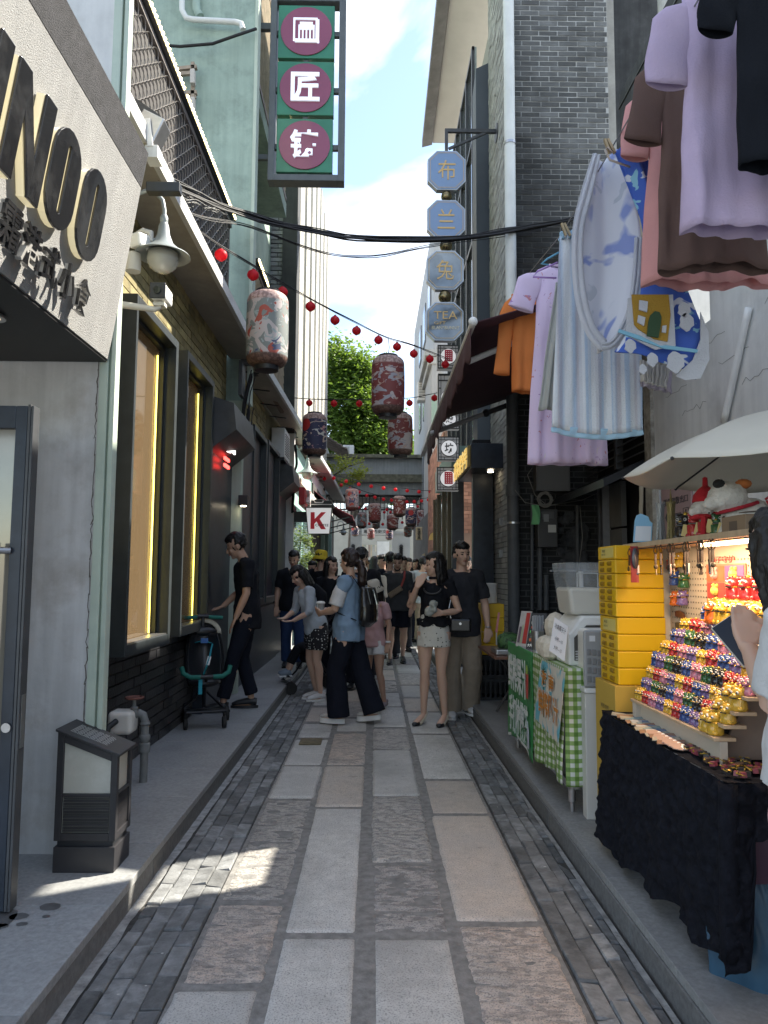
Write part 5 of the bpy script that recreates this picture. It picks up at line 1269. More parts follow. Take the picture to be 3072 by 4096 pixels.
# ================= cables and lantern strings =================
def bundle(P, n, spread, r, label, name='cable_bundle', mat=None, sd=0):
    mb = MB(); rr = random.Random(sd)
    P = [Vector(p) for p in P]
    def pt(t):
        k = min(int(t*(len(P)-1)), len(P)-2); f = t*(len(P)-1)-k
        p0, p1, p2, p3 = P[max(k-1,0)], P[k], P[k+1], P[min(k+2, len(P)-1)]
        return .5*((2*p1) + (p2-p0)*f + (2*p0-5*p1+4*p2-p3)*f*f + (3*p1-p0-3*p2+p3)*f**3)
    for i in range(n):
        off = Vector((rr.uniform(-1,1), rr.uniform(-1,1), rr.uniform(-1,1)))*spread; s = rr.random()*20
        mb.tube([pt(t/36) + off*(.6+.8*abs(mnoise.noise(Vector((t*.15, s, 0))))) + Vector((0,0,mnoise.noise(Vector((t*.3, s, 4)))*spread*.7)) for t in range(37)], r*rr.uniform(.6,1.2), 5)
    o = obj(name, mb, mat or wire_m, smooth=True); tag(o, label, 'cable'); return o
bundle([AT(600,690,4.3), AT(800,790,5.2), AT(1000,865,6.2), AT(1250,925,6.8), AT(1500,955,7.2), AT(1850,950,7.6), AT(2080,915,7.85), AT(2300,875,7.95)], 16, .030, .0085, 'thick bundle of black cables slung across the lane below the hanging signs', sd=1)
bundle([AT(620,700,4.3), AT(760,850,5.0), AT(1000,905,6.3), AT(1300,1010,7.0), AT(1500,1022,7.4), AT(1750,975,7.8), AT(2080,925,7.9)], 3, .02, .004, 'thin loose wires sagging just below the thick cable bundle', sd=2)
bundle([AT(595,620,4.3), AT(660,770,4.6), AT(760,800,5.2), AT(900,850,6.0)], 9, .045, .003, 'tangle of thin grey wires by the mesh screen', mat=M('wire_grey', (.20,.20,.19), .6), sd=3)
bundle([AT(1010,1500,7.9), AT(985,1600,7.95), AT(975,1700,7.95), AT(990,1720,7.9), AT(1000,1640,7.9)], 9, .05, .008, 'drooping knot of black cables on the pilaster below the canopy', sd=4)
bundle([AT(1178,1780,12.8), AT(1185,1850,12.8), AT(1175,1900,12.8), AT(1168,2050,12.9)], 4, .03, .014, 'curved cables beside the second street lamp', sd=5)
bkx = obj('bracket', MB().box(-1.46,-1.42,7.75,7.95,3.30,3.68).box(-1.46,-1.16,7.85,7.93,3.66,3.72), dkgrey, bv=.004); tag(bkx, 'grey steel angle bracket under the canopy by the pilaster', 'bracket')

red_l = M('lantern_red', (.66,.03,.05), .5, n=30, na=.08, sub=0)
leafy(red_l, (.95,.07,.09), .5)
def small_lantern_mesh():
    mb = MB(); r = .05; pr = [(.016,-.049),(.018,-.043)]
    for k in range(1, 19):
        a = math.pi*k/19; pr.append((math.sin(a)*r*(1 + (.03 if k % 2 else 0)), -math.cos(a)*r*.92))
    pr += [(.018,.043),(.016,.049)]
    mb.lathe(pr, (0,0,0), 18, 0); mb.lathe([(.013,.049),(.013,.055)], (0,0,0), 8, 1); mb.tube([(0,0,.055),(0,0,.072)], .0015, 4, mi=1)
    return mb.mesh('red_lantern', [red_l, black], smooth=40)
slm = small_lantern_mesh()
def lantern_string(pts, cablepts, where, rad=.05, skip=()):
    """pts: (px, py, Y)"""
    L = []
    for i, (px, py, Y) in enumerate(pts):
        c = AT(px, py, Y); o = put('red_lantern', slm, None, c, (rg2.uniform(-.08,.08), rg2.uniform(-.08,.08), rg2.random()*6), rad/.05)
        tag(o, ORD[i] + ' small red lantern from the left ' + where, 'lantern', 'red lanterns ' + where); L.append(o)
    P = [AT(*q) for q in cablepts]
    bundle(P, 3, .012, .005, 'black wire carrying the red lanterns ' + where, name='lantern_wire', sd=len(pts))
    return L
s1 = [(735,925),(884,1020),(1012,1100),(1130,1168),(1242,1226),(1340,1281),(1426,1323),(1514,1360),(1588,1387),(1655,1415),(1719,1436),(1781,1458)]
def Y1(px): return 5.2 + (9.3-5.2)*(px-735)/(1781-735)
l1 = lantern_string([(a,b,Y1(a)) for a,b in s1], [(640,800,4.6),(735,880,5.15),(884,985,Y1(884)),(1012,1062,Y1(1012)),(1130,1132,Y1(1130)),(1242,1195,Y1(1242)),(1426,1292,Y1(1426)),(1552,1352,Y1(1552)),(1655,1382,Y1(1655)),(1800,1440,9.4)], 'on the near string slanting down from the left')
for o, lab in ((l1[0],'nearest and largest small red lantern, against the mesh screen'),(l1[1],'small red lantern hanging just in front of the mesh screen corner'),(l1[3],'small red lantern touching the top of the big floral lantern')): o['label'] = lab
s2 = [(1054,1601),(1140,1607),(1237,1612),(1336,1614),(1437,1614),(1638,1612),(1738,1592)]
lantern_string([(a,b,10.8) for a,b in s2], [(1000,1545,9.5),(1060,1578,10.3),(1250,1597,10.8),(1480,1598,10.8),(1640,1592,10.8),(1760,1570,10.6),(1900,1545,9.9)], 'on the second string level across the lane')
s3 = [(1262,1894),(1285,1902),(1298,1915),(1335,1912),(1385,1925),(1435,1937),(1485,1945),(1534,1952),(1582,1958),(1629,1963),(1676,1967),(1721,1966),(1767,1967)]
lantern_string([(a,b,19.5) for a,b in s3], [(1240,1885,16),(1335,1900,19.5),(1430,1922,19.5),(1480,1930,19.5),(1550,1945,19.5),(1610,1952,19.5),(1700,1962,19.5),(1860,1963,17)], 'on the third string in front of the bridge')
s4 = [(1331,1928),(1365,1940),(1400,1955),(1437,1968),(1467,1982),(1500,1989),(1534,1997),(1566,2001),(1628,2008),(1657,2007),(1686,2004),(1714,1999),(1768,1989),(1769,1999)]
lantern_string([(a,b,21) for a,b in s4], [(1320,1915,20),(1365,1928,21),(1467,1968,21),(1566,1990,21),(1640,2000,21),(1720,1990,21),(1800,1978,20)], 'on the fourth string below the bridge edge')
s5 = [(1435,2030),(1461,2034),(1547,2039),(1562,2049),(1537,2049),(1671,2026),(1701,2018),(1713,2054),(1477,2095),(1531,2097),(1609,2090)]
lantern_string([(a,b,25) for a,b in s5], [(1400,2020,25),(1461,2026,25),(1560,2032,25),(1671,2018,25),(1760,2000,25)], 'on the farthest strings among the big lanterns')

def printed(name, base, specs, band=None, sun_=None, zspan=.31, scale=7, rough=.6):
    """cloth print: specs = [(noise scale, low, high, colour, seed, stretch)]"""
    m = bpy.data.materials.new(name); m.use_nodes = True; nt = m.node_tree; L = nt.links; p = nt.nodes['Principled BSDF']; p.inputs['Roughness'].default_value = rough
    t = nd(nt, 'ShaderNodeTexCoord'); oi = nd(nt, 'ShaderNodeObjectInfo')
    ad = nd(nt, 'ShaderNodeVectorMath', operation='MULTIPLY_ADD'); L.new(oi.outputs['Random'], ad.inputs[0]); ad.inputs[1].default_value = (9, 5, 0); L.new(t.outputs['Object'], ad.inputs[2])
    cur = nd(nt, 'ShaderNodeRGB'); cur.outputs[0].default_value = (*base, 1); cur = cur.outputs[0]
    def mixc(cur, f, c):
        mi = nd(nt, 'ShaderNodeMix', data_type='RGBA'); L.new(f, mi.inputs['Factor']); L.new(cur, mi.inputs['A']); mi.inputs['B'].default_value = (*c, 1); return mi.outputs['Result']
    for (s, lo, hi, c, sd_, st_r) in specs:
        mp_ = nd(nt, 'ShaderNodeMapping'); mp_.inputs['Location'].default_value = (sd_*3.1, sd_*1.7, sd_*2.3); mp_.inputs['Scale'].default_value = (1, 1, st_r); L.new(ad.outputs[0], mp_.inputs['Vector'])
        n = nd(nt, 'ShaderNodeTexNoise'); n.inputs['Scale'].default_value = s; n.inputs['Detail'].default_value = 2.5; n.inputs['Distortion'].default_value = 1.6; L.new(mp_.outputs[0], n.inputs['Vector'])
        mr = nd(nt, 'ShaderNodeMapRange'); mr.inputs['From Min'].default_value = lo; mr.inputs['From Max'].default_value = hi; L.new(n.outputs['Fac'], mr.inputs['Value'])
        cur = mixc(cur, mr.outputs[0], c)
    if sun_:
        v = nd(nt, 'ShaderNodeVectorMath', operation='DISTANCE'); L.new(t.outputs['Object'], v.inputs[0]); v.inputs[1].default_value = sun_[0]
        mr = nd(nt, 'ShaderNodeMapRange'); mr.inputs['From Min'].default_value = sun_[1]+.004; mr.inputs['From Max'].default_value = sun_[1]; L.new(v.outputs['Value'], mr.inputs['Value'])
        cur = mixc(cur, mr.outputs[0], (.45,.03,.03))
    if band:
        x = nd(nt, 'ShaderNodeSeparateXYZ'); L.new(t.outputs['Object'], x.inputs[0])
        for lo, hi, c in ((zspan*.62, zspan*.66, (.50,.36,.33)), (-zspan*.68, -zspan*.72, (.17,.10,.08))):
            w_ = nd(nt, 'ShaderNodeTexNoise'); w_.inputs['Scale'].default_value = 45; L.new(t.outputs['Object'], w_.inputs['Vector'])
            a = nd(nt, 'ShaderNodeMapRange'); a.inputs['From Min'].default_value = lo; a.inputs['From Max'].default_value = hi; L.new(x.outputs['Z'], a.inputs['Value'])
            cr_ = nd(nt, 'ShaderNodeMapRange'); cr_.inputs['From Min'].default_value = .45; cr_.inputs['From Max'].default_value = .55; L.new(w_.outputs['Fac'], cr_.inputs['Value'])
            mm = nd(nt, 'ShaderNodeMix', data_type='RGBA'); mm.inputs['A'].default_value = (*c, 1); mm.inputs['B'].default_value = (c[0]*.55, c[1]*.5, c[2]*.5, 1); L.new(cr_.outputs[0], mm.inputs['Factor'])
            mi = nd(nt, 'ShaderNodeMix', data_type='RGBA'); L.new(a.outputs[0], mi.inputs['Factor']); L.new(cur, mi.inputs['A']); L.new(mm.outputs['Result'], mi.inputs['B']); cur = mi.outputs['Result']
    L.new(cur, p.inputs['Base Color']); return m
pl_grey = printed('lantern_floral', (.19,.215,.21), [(5,.53,.54,(.46,.41,.40),1,1.3),(9,.60,.62,(.30,.36,.36),2,1.5),(4.5,.60,.61,(.36,.075,.05),3,1),(6,.64,.65,(.06,.08,.16),4,1)], True)
pl_red = printed('lantern_crane', (.19,.042,.040), [(3.2,.57,.58,(.46,.41,.40),5,1.5),(4.5,.59,.60,(.33,.33,.37),6,2.2),(9,.64,.66,(.45,.33,.27),7,2)], True)
pl_navy = printed('lantern_night', (.035,.035,.085), [(4,.585,.60,(.55,.42,.33),8,2.6),(10,.64,.65,(.62,.33,.33),9,1.2),(6,.66,.67,(.6,.58,.55),10,2)], True, ((-.06,-.17,.12), .085))
def big_lantern():
    mb = MB(); pr = []
    for k in range(9): a = math.pi/2*k/8; pr.append((.105 + .075*math.sin(a), -.285 + .075*(1-math.cos(a))))
    for k in range(9): pr.append((.18 + .004*math.sin(math.pi*k/8), -.21+.42*(k+.01)/8.02))
    for k in range(9): a = math.pi/2*(1-k/8); pr.append((.105 + .075*math.sin(a), .285 - .075*(1-math.cos(a))))
    mb.lathe(pr, (0,0,0), 32)
    return mb.mesh('shade', pl_grey, smooth=60)
blm = big_lantern()
def lantern(px, py0, py1, w, kind, label, Y=None, hang=None):
    Y = Y or .36*CF/w; c = AT(px, (py0+py1)/2, Y); s = w/CF*Y/.36
    sz = (AT(px,py0,Y).z - AT(px,py1,Y).z)/.62
    t = thing('printed_lantern', label, 'lantern', c, 'large printed drum lanterns', rg2.uniform(-.5,.5)); t.scale = (s, s, sz)
    me = blm.copy() if kind != 0 else blm; me.materials[0] = (pl_grey, pl_red, pl_navy)[kind]
    put('shade', me, t)
    put('top_ring', MB().lathe([(.10,.283),(.108,.283),(.108,.305),(.085,.308),(.085,.283)], (0,0,0), 28).mesh('top_ring', black, smooth=30), t)
    put('bottom_ring', MB().lathe([(.10,-.283),(.105,-.285),(.10,-.318),(.02,-.322)], (0,0,0), 28).mesh('bottom_ring', black, smooth=30), t)
    ht = (hang or .16)/sz
    put('hanger', MB().tube([(0,0,.30),(0.012,0,.30+ht*.5),(0,0,.30+ht)], .004, 5).mesh('hanger', black), t)
    return t
lantern(1070,1163,1478,170,0,'largest drum lantern printed grey green with red flowers and white clouds', Y=6.25, hang=.1)
lantern(1552,1420,1668,133,1,'red drum lantern with white crane on the near string',Y=8.0,hang=.2)
lantern(1258,1650,1828,97,2,'navy drum lantern with a red sun, on the second string',Y=10.8,hang=.2)
lantern(1601,1650,1828,100,1,'red drum lantern with pale blossoms below the crane lantern',Y=10.8,hang=.2)
fl_ = [(1408,1952,2043,54,0,'grey floral lantern in front of the bridge at its left end'),(1448,2048,2114,38,0,'grey floral lantern just right of the maroon awning'),(1499,2011,2093,48,1,'red blossom lantern between two grey floral ones'),(1504,2062,2116,32,0,'pale lantern mostly hidden under the red blossom lantern'),(1598,1981,2068,50,1,'red lantern with white crane, highest in the far cluster'),(1570,2054,2121,46,1,'red and cream lantern below the highest crane lantern'),(1644,2028,2107,44,2,'navy lantern with red sun in the far cluster'),(1687,2038,2109,40,1,'plain red lantern touching the navy sun lantern'),(1745,1990,2075,50,2,'navy and white lantern at the right end of the far cluster'),(1420,2104,2145,29,2,'small dark navy lantern under the maroon awning'),(1483,2112,2158,29,1,'small red lantern in front of the gate plaque at its left'),(1557,2115,2160,29,2,'small navy lantern in front of the gate plaque at its right'),(1631,2104,2148,32,0,'pale floral lantern beneath the navy sun lantern'),(1656,2070,2120,31,1,'brownish lantern half hidden behind the navy sun lantern')]
for a in fl_: lantern(*a)

# ================= awning =================
aw_m = M('awning_cloth', (.060,.022,.030), .8, n=3, na=.15, streak=.1)
val_m = M('awning_valance', (.075,.035,.040), .85, n=4, na=.2)
awn = thing('awning', 'dark maroon folding awning with scalloped valance and white arm on the right', 'awning', (1.4, 6.4, 3.1))
AX, AZ = .66, 3.10
def awz(x): return AZ + (x-AX)*.36
mb = MB(); mb.grid(lambda u, v: Vector((AX+(XR-.01-AX)*u, 4.87+(8.05-4.87)*v, awz(AX+(XR-.01-AX)*u) - .03*math.sin(math.pi*u))), 10, 14)
o = obj('canvas', mb, aw_m, awn, smooth=True); so = o.modifiers.new('t', 'SOLIDIFY'); so.thickness = .008
mb = MB()
def val(u, v):
    y = 4.9+(8.9-4.9)*u; h = .155 + .05*abs(math.sin(u*math.pi*16)) + .10*u
    return Vector((AX - .012 + .012*math.sin(u*60)*v, y, AZ - .03 - h*v - (.25*max(0,u-.78)*4*.25)))
mb.grid(val, 160, 5); o = obj('valance', mb, val_m, awn, smooth=True); so = o.modifiers.new('t', 'SOLIDIFY'); so.thickness = .004
obj('front_bar', MB().tube([(AX,4.87,AZ-.01),(AX,9.0,AZ-.02)], .022, 12), M('bar_white', (.66,.65,.63), .5), awn, smooth=40)
obj('end_cap', MB().ball((AX, 4.85, AZ-.0), .032, 14), white, awn, smooth=True)
a_, b_ = AT(1722,1735,8.0), AT(2080,1602,8.0)
mid = a_.lerp(b_, .62)
obj('arm', MB().tube([a_, mid], .026, 12), M('bar_grey', (.35,.34,.34), .5), awn, smooth=40)
obj('arm', MB().tube([mid, b_], .03, 12).ball(mid, .045, 12), black, awn, smooth=40)
obj('near_bar', MB().tube([(AX+.03,5.35,AZ-.13),(1.45,5.35,awz(1.45)-.08)], .022, 10), M('bar_white', (.66,.65,.63)), awn, smooth=40)

# ================= laundry =================
def cloth_m(name, c, **k):
    new = name not in _m; m = M(name, c, .9, **{**dict(n=5, na=.07, b=.4, bs=150, spec=.2), **{q: z for q, z in k.items() if q != 'thin'}})
    if new and k.get('thin', 1): leafy(m, tuple(min(1, x*1.15) for x in c), .22)
    return m
def tee(name, label, cat, px, pz, Y, w, h, mat, slv=None, flare=1.0, depth=.05, rip=.012, nk=.09, seed=1, rot=0, drop=.22, slen=.2, hemw=0, sw=.075, splay=.32, rod=.10, shoulder=.02, extra=None):
    """garment on a hanger facing the lane entrance; (px,pz,Y) is the middle of its neckline; w,h in metres"""
    c = AT(px, pz, Y); t = thing(name, label, cat, c, None, rot); rr = random.Random(seed); ph = rr.random()*6
    mb = MB()
    def f(u, v):
        a = 2*math.pi*u; cw = math.cos(a); sw_ = math.sin(a)
        sg = 1 if cw > 0 else -1
        x0 = (w/2)*abs(cw)**.8*sg
        wid = 1 + (flare-1)*v - .05*math.sin(math.pi*min(1, v*1.6))
        x = x0*wid
        topz = -max(0, abs(x0)-nk)*drop - (.02 if abs(x0) < nk else 0)*(1 if sw_ < 0 else .3)
        z = topz*(1-v) - h*v + (hemw*math.sin(x*22+ph)*v)
        dp = depth*(.35+.65*v)*math.copysign(abs(sw_)**.8, sw_)
        y = dp + rip*math.sin(x*34+ph)*v**.7 + rip*.8*math.sin(x*71+ph*2+v*3)*v
        y += .016*mnoise.noise(Vector((x*13+v*2, v*3.2, seed))) + .008*mnoise.noise(Vector((x*30, v*7, seed)))
        return Vector((x, y, z + .006*mnoise.noise(Vector((x*9, seed, v*4)))))
    mb.grid(f, 96, 26, close=True)
    if slv:
        for sg in (-1, 1):
            s0 = Vector((sg*(w/2+sw*.35), 0, -drop*(w/2-nk)-.02)); d = Vector((sg*splay, 0, -1)).normalized()
            def g(u, v):
                a = 2*math.pi*u; px_ = Vector((-d.z, 0, d.x))*sg
                k_ = min(1, (v/.22))**.5; rr_ = sw*(.25+.75*k_)
                p = s0 + d*(slen*v) + px_*(math.cos(a)*rr_*(1+.10*math.sin(v*6+ph)*v)) + Vector((0, math.sin(a)*depth*.42*(.3+.7*k_) + .007*math.sin(v*11+u*12)*v, 0))
                return p - Vector((sg*sw*.55*(1-k_), 0, 0))
            mb.grid(g, 30, 14, close=True)
    me = mb.mesh(name, mat, (0,0,0), True); o = put('cloth', me, t); so = o.modifiers.new('t', 'SOLIDIFY'); so.thickness = .003
    put('collar', MB().tube([(math.cos(q*.524)*nk, math.sin(q*.524)*depth*.45, .004-.016*(math.sin(q*.524) < 0)*abs(math.sin(q*.524))) for q in range(13)], .006, 6).mesh('collar', mat, smooth=True), t)
    hm = M(('hanger_'+('beige','lilac','blue','white')[seed % 4]), ((.5,.42,.35),(.40,.30,.50),(.25,.45,.55),(.6,.6,.6))[seed % 4], .4)
    hg = MB().tube([(0,0,rod+.03),(.02,0,rod+.045),(.035,0,rod+.02),(.0,0,rod-.02),(0,0,.02)], .004, 8).tube([(0,0,.025),(w*.40,0,-drop*w*.3),(w*.42,0,-drop*w*.3-.02)], .0045, 8).tube([(0,0,.025),(-w*.40,0,-drop*w*.3),(-w*.42,0,-drop*w*.3-.02)], .0045, 8)
    put('hanger', hg.mesh('hanger', hm, smooth=True), t)
    return t
S_ = lambda n, Y: n/CF*Y
or_m = cloth_m('cloth_orange', (.72,.24,.07))
tee('shirt', 'bright orange long sleeved shirt, farthest garment on the line', 'shirt', 2118, 1175, 5.05, .26, .71, or_m, slv=1, slen=.56, sw=.052, splay=.10, seed=3, flare=1.02, rod=.08)
flo_m = printed('nightdress_print', (.62,.50,.68), [(16,.68,.70,(.52,.22,.26),3,1),(30,.70,.72,(.36,.22,.42),7,1),(12,.70,.72,(.62,.55,.58),11,1)], rough=.9)
tee('nightdress', 'long lilac nightdress printed with small pink motifs and frilled sleeves', 'nightdress', 2262, 1062, 4.0, .32, 1.13, flo_m, slv=1, slen=.22, sw=.07, splay=.35, seed=1, flare=1.42, depth=.045, rip=.02, rod=.10, drop=.4)
tw_m = cloth_m('cloth_ivory', (.50,.51,.48), b=.6, bs=110)
def patch(name, label, cat, corners, Y, mat, amp=.02, k=26, seed=0, th=.006, nu=50, nv=30, curve=0, parent=None, ydepth=0, hem=None):
    """cloth stretched between four photo corners TL,TR,BR,BL hung at distance Y"""
    P = [AT(a, b, Y+(ydepth*(i in (1,2)))) for i, (a, b) in enumerate(corners)]
    def f(u, v):
        p = (P[0]*(1-u)+P[1]*u)*(1-v) + (P[3]*(1-u)+P[2]*u)*v
        p.y += amp*math.sin(u*k+seed)*(.25+.75*v) + amp*.5*math.sin(u*k*2.3+seed*2+v*2); p.z -= curve*math.sin(math.pi*u)*v
        p.z += .004*mnoise.noise(Vector((u*6, v*4, seed))); p.x += .010*mnoise.noise(Vector((seed, v*3, u*3)))*v
        return p
    mb = MB().grid(f, nu, nv); 
    if parent is None: o = obj(name, mb, mat, smooth=True); tag(o, label, cat)
    else: o = obj(name, mb, mat, parent, smooth=True)
    so = o.modifiers.new('t', 'SOLIDIFY'); so.thickness = th; return o
patch('bath_cloth', 'ivory textured cloth between the nightdress and the striped towel', 'towel', [(2222,1130),(2420,1100),(2400,1640),(2158,1640)], 3.75, tw_m, seed=2)
def striped(name):
    m = cloth_m(name, (.68,.71,.74), b=.7, bs=150, thin=0); nt = m.node_tree; L = nt.links; p = nt.nodes['Principled BSDF']
    src = p.inputs['Base Color'].links[0].from_socket; t = nd(nt, 'ShaderNodeTexCoord'); x = nd(nt, 'ShaderNodeSeparateXYZ'); L.new(t.outputs['Object'], x.inputs[0])
    for fr, ph, c, th_ in ((46, 0, (.26,.42,.62), .0), (31, 1.3, (.40,.37,.42), .35), (73, 2, (.62,.66,.70), .4)):
        a = nd(nt, 'ShaderNodeMath', operation='MULTIPLY_ADD'); L.new(x.outputs['X'], a.inputs[0]); a.inputs[1].default_value = fr*2.2; a.inputs[2].default_value = ph
        s = nd(nt, 'ShaderNodeMath', operation='SINE'); L.new(a.outputs[0], s.inputs[0])
        mr = nd(nt, 'ShaderNodeMapRange'); mr.inputs['From Min'].default_value = th_; mr.inputs['From Max'].default_value = th_+.5; mr.inputs['To Max'].default_value = .6; L.new(s.outputs[0], mr.inputs['Value'])
        mi = nd(nt, 'ShaderNodeMix', data_type='RGBA'); L.new(mr.outputs[0], mi.inputs['Factor']); L.new(src, mi.inputs['A']); mi.inputs['B'].default_value = (*c, 1); src = mi.outputs['Result']
    L.new(src, p.inputs['Base Color']); return m
st_m = striped('towel_stripe')
stt = patch('striped_towel', 'pale blue and white striped terry towel with blue hem', 'towel', [(2240,935),(2560,925),(2572,1718),(2206,1708)], 3.4, st_m, amp=.008, k=17, seed=4, curve=.03)
patch('hem', '', '', [(2205,1708),(2573,1718),(2576,1738),(2203,1728)], 3.397, M('hem_blue', (.33,.50,.62), .9), amp=.008, k=17, seed=4, curve=.03, parent=stt, nv=4)
patch('top_binding', '', '', [(2238,930),(2300,915),(2300,950),(2240,960)], 3.39, M('hem_blue', (.33,.50,.62)), parent=stt, nu=12, nv=5)
# bear-and-house towel: folded over, two leaves
bt = thing('printed_towel', 'draped blue and white children\'s towel with a mustard house and white blobs', 'towel', AT(2500, 1000, 2.95))
blue_m = printed('towel_blue', (.055,.12,.46), [(5.5,.60,.62,(.62,.65,.72),2,1),(9,.62,.64,(.25,.50,.62),5,1)], rough=.95)
lav_m = printed('towel_reverse', (.68,.69,.74), [(3.2,.54,.60,(.27,.33,.60),4,1),(7,.62,.66,(.52,.55,.60),6,1)], rough=.95)
wt_m = cloth_m('towel_white', (.62,.63,.67), b=.7, bs=140)
Yt = 2.92
def strip(name, left, right, Y, mat, dy=0, nu=14, fold=.012, seed=0, th=.006):
    """surface between two pixel polylines"""
    def at(pl, v):
        n = len(pl)-1; k = min(int(v*n), n-1); f = v*n-k
        p0, p1, p2, p3 = [Vector((*pl[max(0,min(n,i))], 0)) for i in (k-1,k,k+1,k+2)]
        q = .5*((2*p1)+(p2-p0)*f+(2*p0-5*p1+4*p2-p3)*f*f+(3*p1-p0-3*p2+p3)*f**3); return q
    def f(u, v):
        q = at(left, v).lerp(at(right, v), u); p = AT(q.x, q.y, Y)
        p.y += dy*math.sin(math.pi*u) + fold*math.sin(u*12+seed+v*2); return p
    o = obj(name, MB().grid(f, nu, 40), mat, bt, smooth=True); so = o.modifiers.new('t', 'SOLIDIFY'); so.thickness = th; return o
strip('back_leaf', [(2375,615),(2330,760),(2300,900),(2295,1050),(2310,1200),(2350,1320),(2400,1385)], [(2470,600),(2520,740),(2560,900),(2565,1080),(2540,1230),(2490,1340),(2430,1395)], 3.02, lav_m, dy=.08, nu=24)
strip('white_border', [(2372,612),(2325,760),(2292,900),(2287,1050),(2303,1210),(2345,1335),(2400,1402)], [(2400,622),(2368,775),(2336,905),(2331,1050),(2347,1190),(2380,1300),(2428,1362)], 2.99, wt_m, fold=.004, th=.003)
strip('outer_border', [(2405,1400),(2450,1395),(2500,1340),(2540,1230),(2562,1100),(2570,950)], [(2405,1372),(2440,1365),(2480,1310),(2515,1220),(2532,1100),(2540,950)], 2.97, wt_m, fold=.004, th=.003)
strip('front_leaf', [(2460,605),(2520,760),(2570,900),(2575,1060),(2555,1230),(2500,1350),(2462,1402)], [(2560,560),(2640,800),(2720,1100),(2790,1260),(2835,1350),(2830,1440),(2790,1515)], 2.88, blue_m, dy=-.05, nu=30, fold=.014)
def patchp(name, pts, Y, m, par, d=.006):
    P = [AT(a, b, Y) for a, b in pts]; k = len(P); vs = P + [p+Vector((0,-d,0)) for p in P]
    return obj(name, MB().add(vs, [list(range(k)), list(range(k,2*k))[::-1]]+[(i,(i+1)%k,(i+1)%k+k,i+k) for i in range(k)]), m, par)
Yh = 2.80
patchp('print_pale_field', [(2510,1195),(2690,1180),(2700,1385),(2620,1400),(2500,1340)], Yh+.005, wt_m, bt)
patchp('print_house', [(2525,1180),(2672,1180),(2680,1262),(2668,1368),(2615,1358),(2552,1318),(2535,1300)], Yh, M('print_mustard', (.38,.22,.03), .95, b=.7, bs=140), bt)
patchp('print_door', [(2586,1345),(2592,1290),(2600,1262),(2618,1246),(2636,1250),(2644,1270),(2640,1310),(2632,1352)], Yh-.008, M('print_green', (.035,.07,.035), .95), bt)
for q in ([(2556,1202),(2590,1208),(2586,1250),(2555,1240)], [(2552,1262),(2580,1272),(2574,1305),(2548,1290)], [(2648,1305),(2664,1303),(2662,1333),(2646,1330)]):
    patchp('print_window', q, Yh-.008, wt_m, bt)
rr3 = random.Random(2)
for (bx, by, s) in ((2520,1385,22),(2608,1440,22),(2570,1478,16),(2700,1450,34),(2745,1290,28),(2735,1240,24)):
    pts_ = [(bx+math.cos(a*math.pi/8)*s*(1+.15*math.sin(a*2.1)), by+math.sin(a*math.pi/8)*s*1.25*(1+.1*math.cos(a*1.7))) for a in range(16)]
    patchp('print_blob', pts_, Yh+.0, wt_m, bt)
patchp('print_band', [(2475,1318),(2560,1345),(2640,1385),(2660,1382),(2790,1400),(2786,1412),(2655,1396),(2560,1362),(2470,1330)], Yh-.002, M('print_cyan', (.20,.42,.55), .95), bt)
patchp('white_end', [(2800,1250),(2832,1330),(2835,1440),(2800,1515),(2740,1522),(2700,1505),(2770,1440),(2800,1360)], Yh+.02, wt_m, bt)
# frilly white and lilac hems below it
patch('frilled_cloth', 'small white frilled cloth peeping from under the printed towel', 'cloth', [(2558,1440),(2680,1470),(2665,1555),(2562,1525)], 3.1, cloth_m('cloth_cream', (.58,.56,.52)), amp=.01, k=40)
patch('lilac_cloth', 'pale lilac hem hanging under the white frilled cloth', 'cloth', [(2558,1470),(2690,1490),(2682,1575),(2562,1545)], 3.2, cloth_m('cloth_palelilac', (.45,.40,.46)), amp=.01)
pk_m = cloth_m('cloth_peach', (.74,.38,.36))
tee('shirt', 'peach pink shirt hanging behind the brown one with its hem showing', 'shirt', 2800, 330, 2.78, .42, .84, pk_m, slv=1, slen=.27, sw=.062, splay=.16, seed=0, flare=1.2, depth=.045, rip=.014, drop=.3, hemw=.008)
br_m = cloth_m('cloth_brown', (.165,.105,.088))
tee('shirt', 'brown short sleeved shirt between the peach and lilac ones', 'shirt', 2830, 215, 2.48, .34, .80, br_m, slv=1, slen=.30, sw=.062, splay=.18, seed=4, flare=1.16, depth=.042, rip=.014, drop=.28, hemw=.01)
li_m = cloth_m('cloth_lilac', (.58,.47,.63))
tee('shirt', 'large lilac short sleeved shirt close to the lane entrance', 'shirt', 2960, -30, 2.12, .36, .77, li_m, slv=1, slen=.27, sw=.066, splay=.14, seed=5, flare=1.14, depth=.042, rip=.012, drop=.24, hemw=.006)
bk_m = cloth_m('cloth_black', (.012,.014,.019))
tee('shirt', 'black shirt, nearest garment in the top right corner', 'shirt', 3150, -150, 1.92, .32, .60, bk_m, slv=1, slen=.18, sw=.055, splay=.2, seed=6, flare=1.0, depth=.04, rip=.01, drop=.24)
o = obj('laundry_line', MB().tube([AT(2065,1190,5.1)+Vector((0,0,.06)), Vector((.97,3.7,3.17)), Vector((.97,1.2,3.10))], .0028, 5), M('line_grey', (.25,.25,.25), .6)); tag(o, 'thin line the washing hangs from beside the right wall', 'cord')
def peg(px, py, Y, label):
    c = AT(px, py, Y); t = thing('clothes_peg', label, 'clothes peg', c)
    for s in (-1, 1): obj('jaw', MB().bar(c+Vector((s*.006-.012,0,.03)), c+Vector((s*.010+.012,0,-.03)), .010, .012, up=(0,1,0)), M('peg_gold', (.42,.33,.20), .35, m=.5), t)
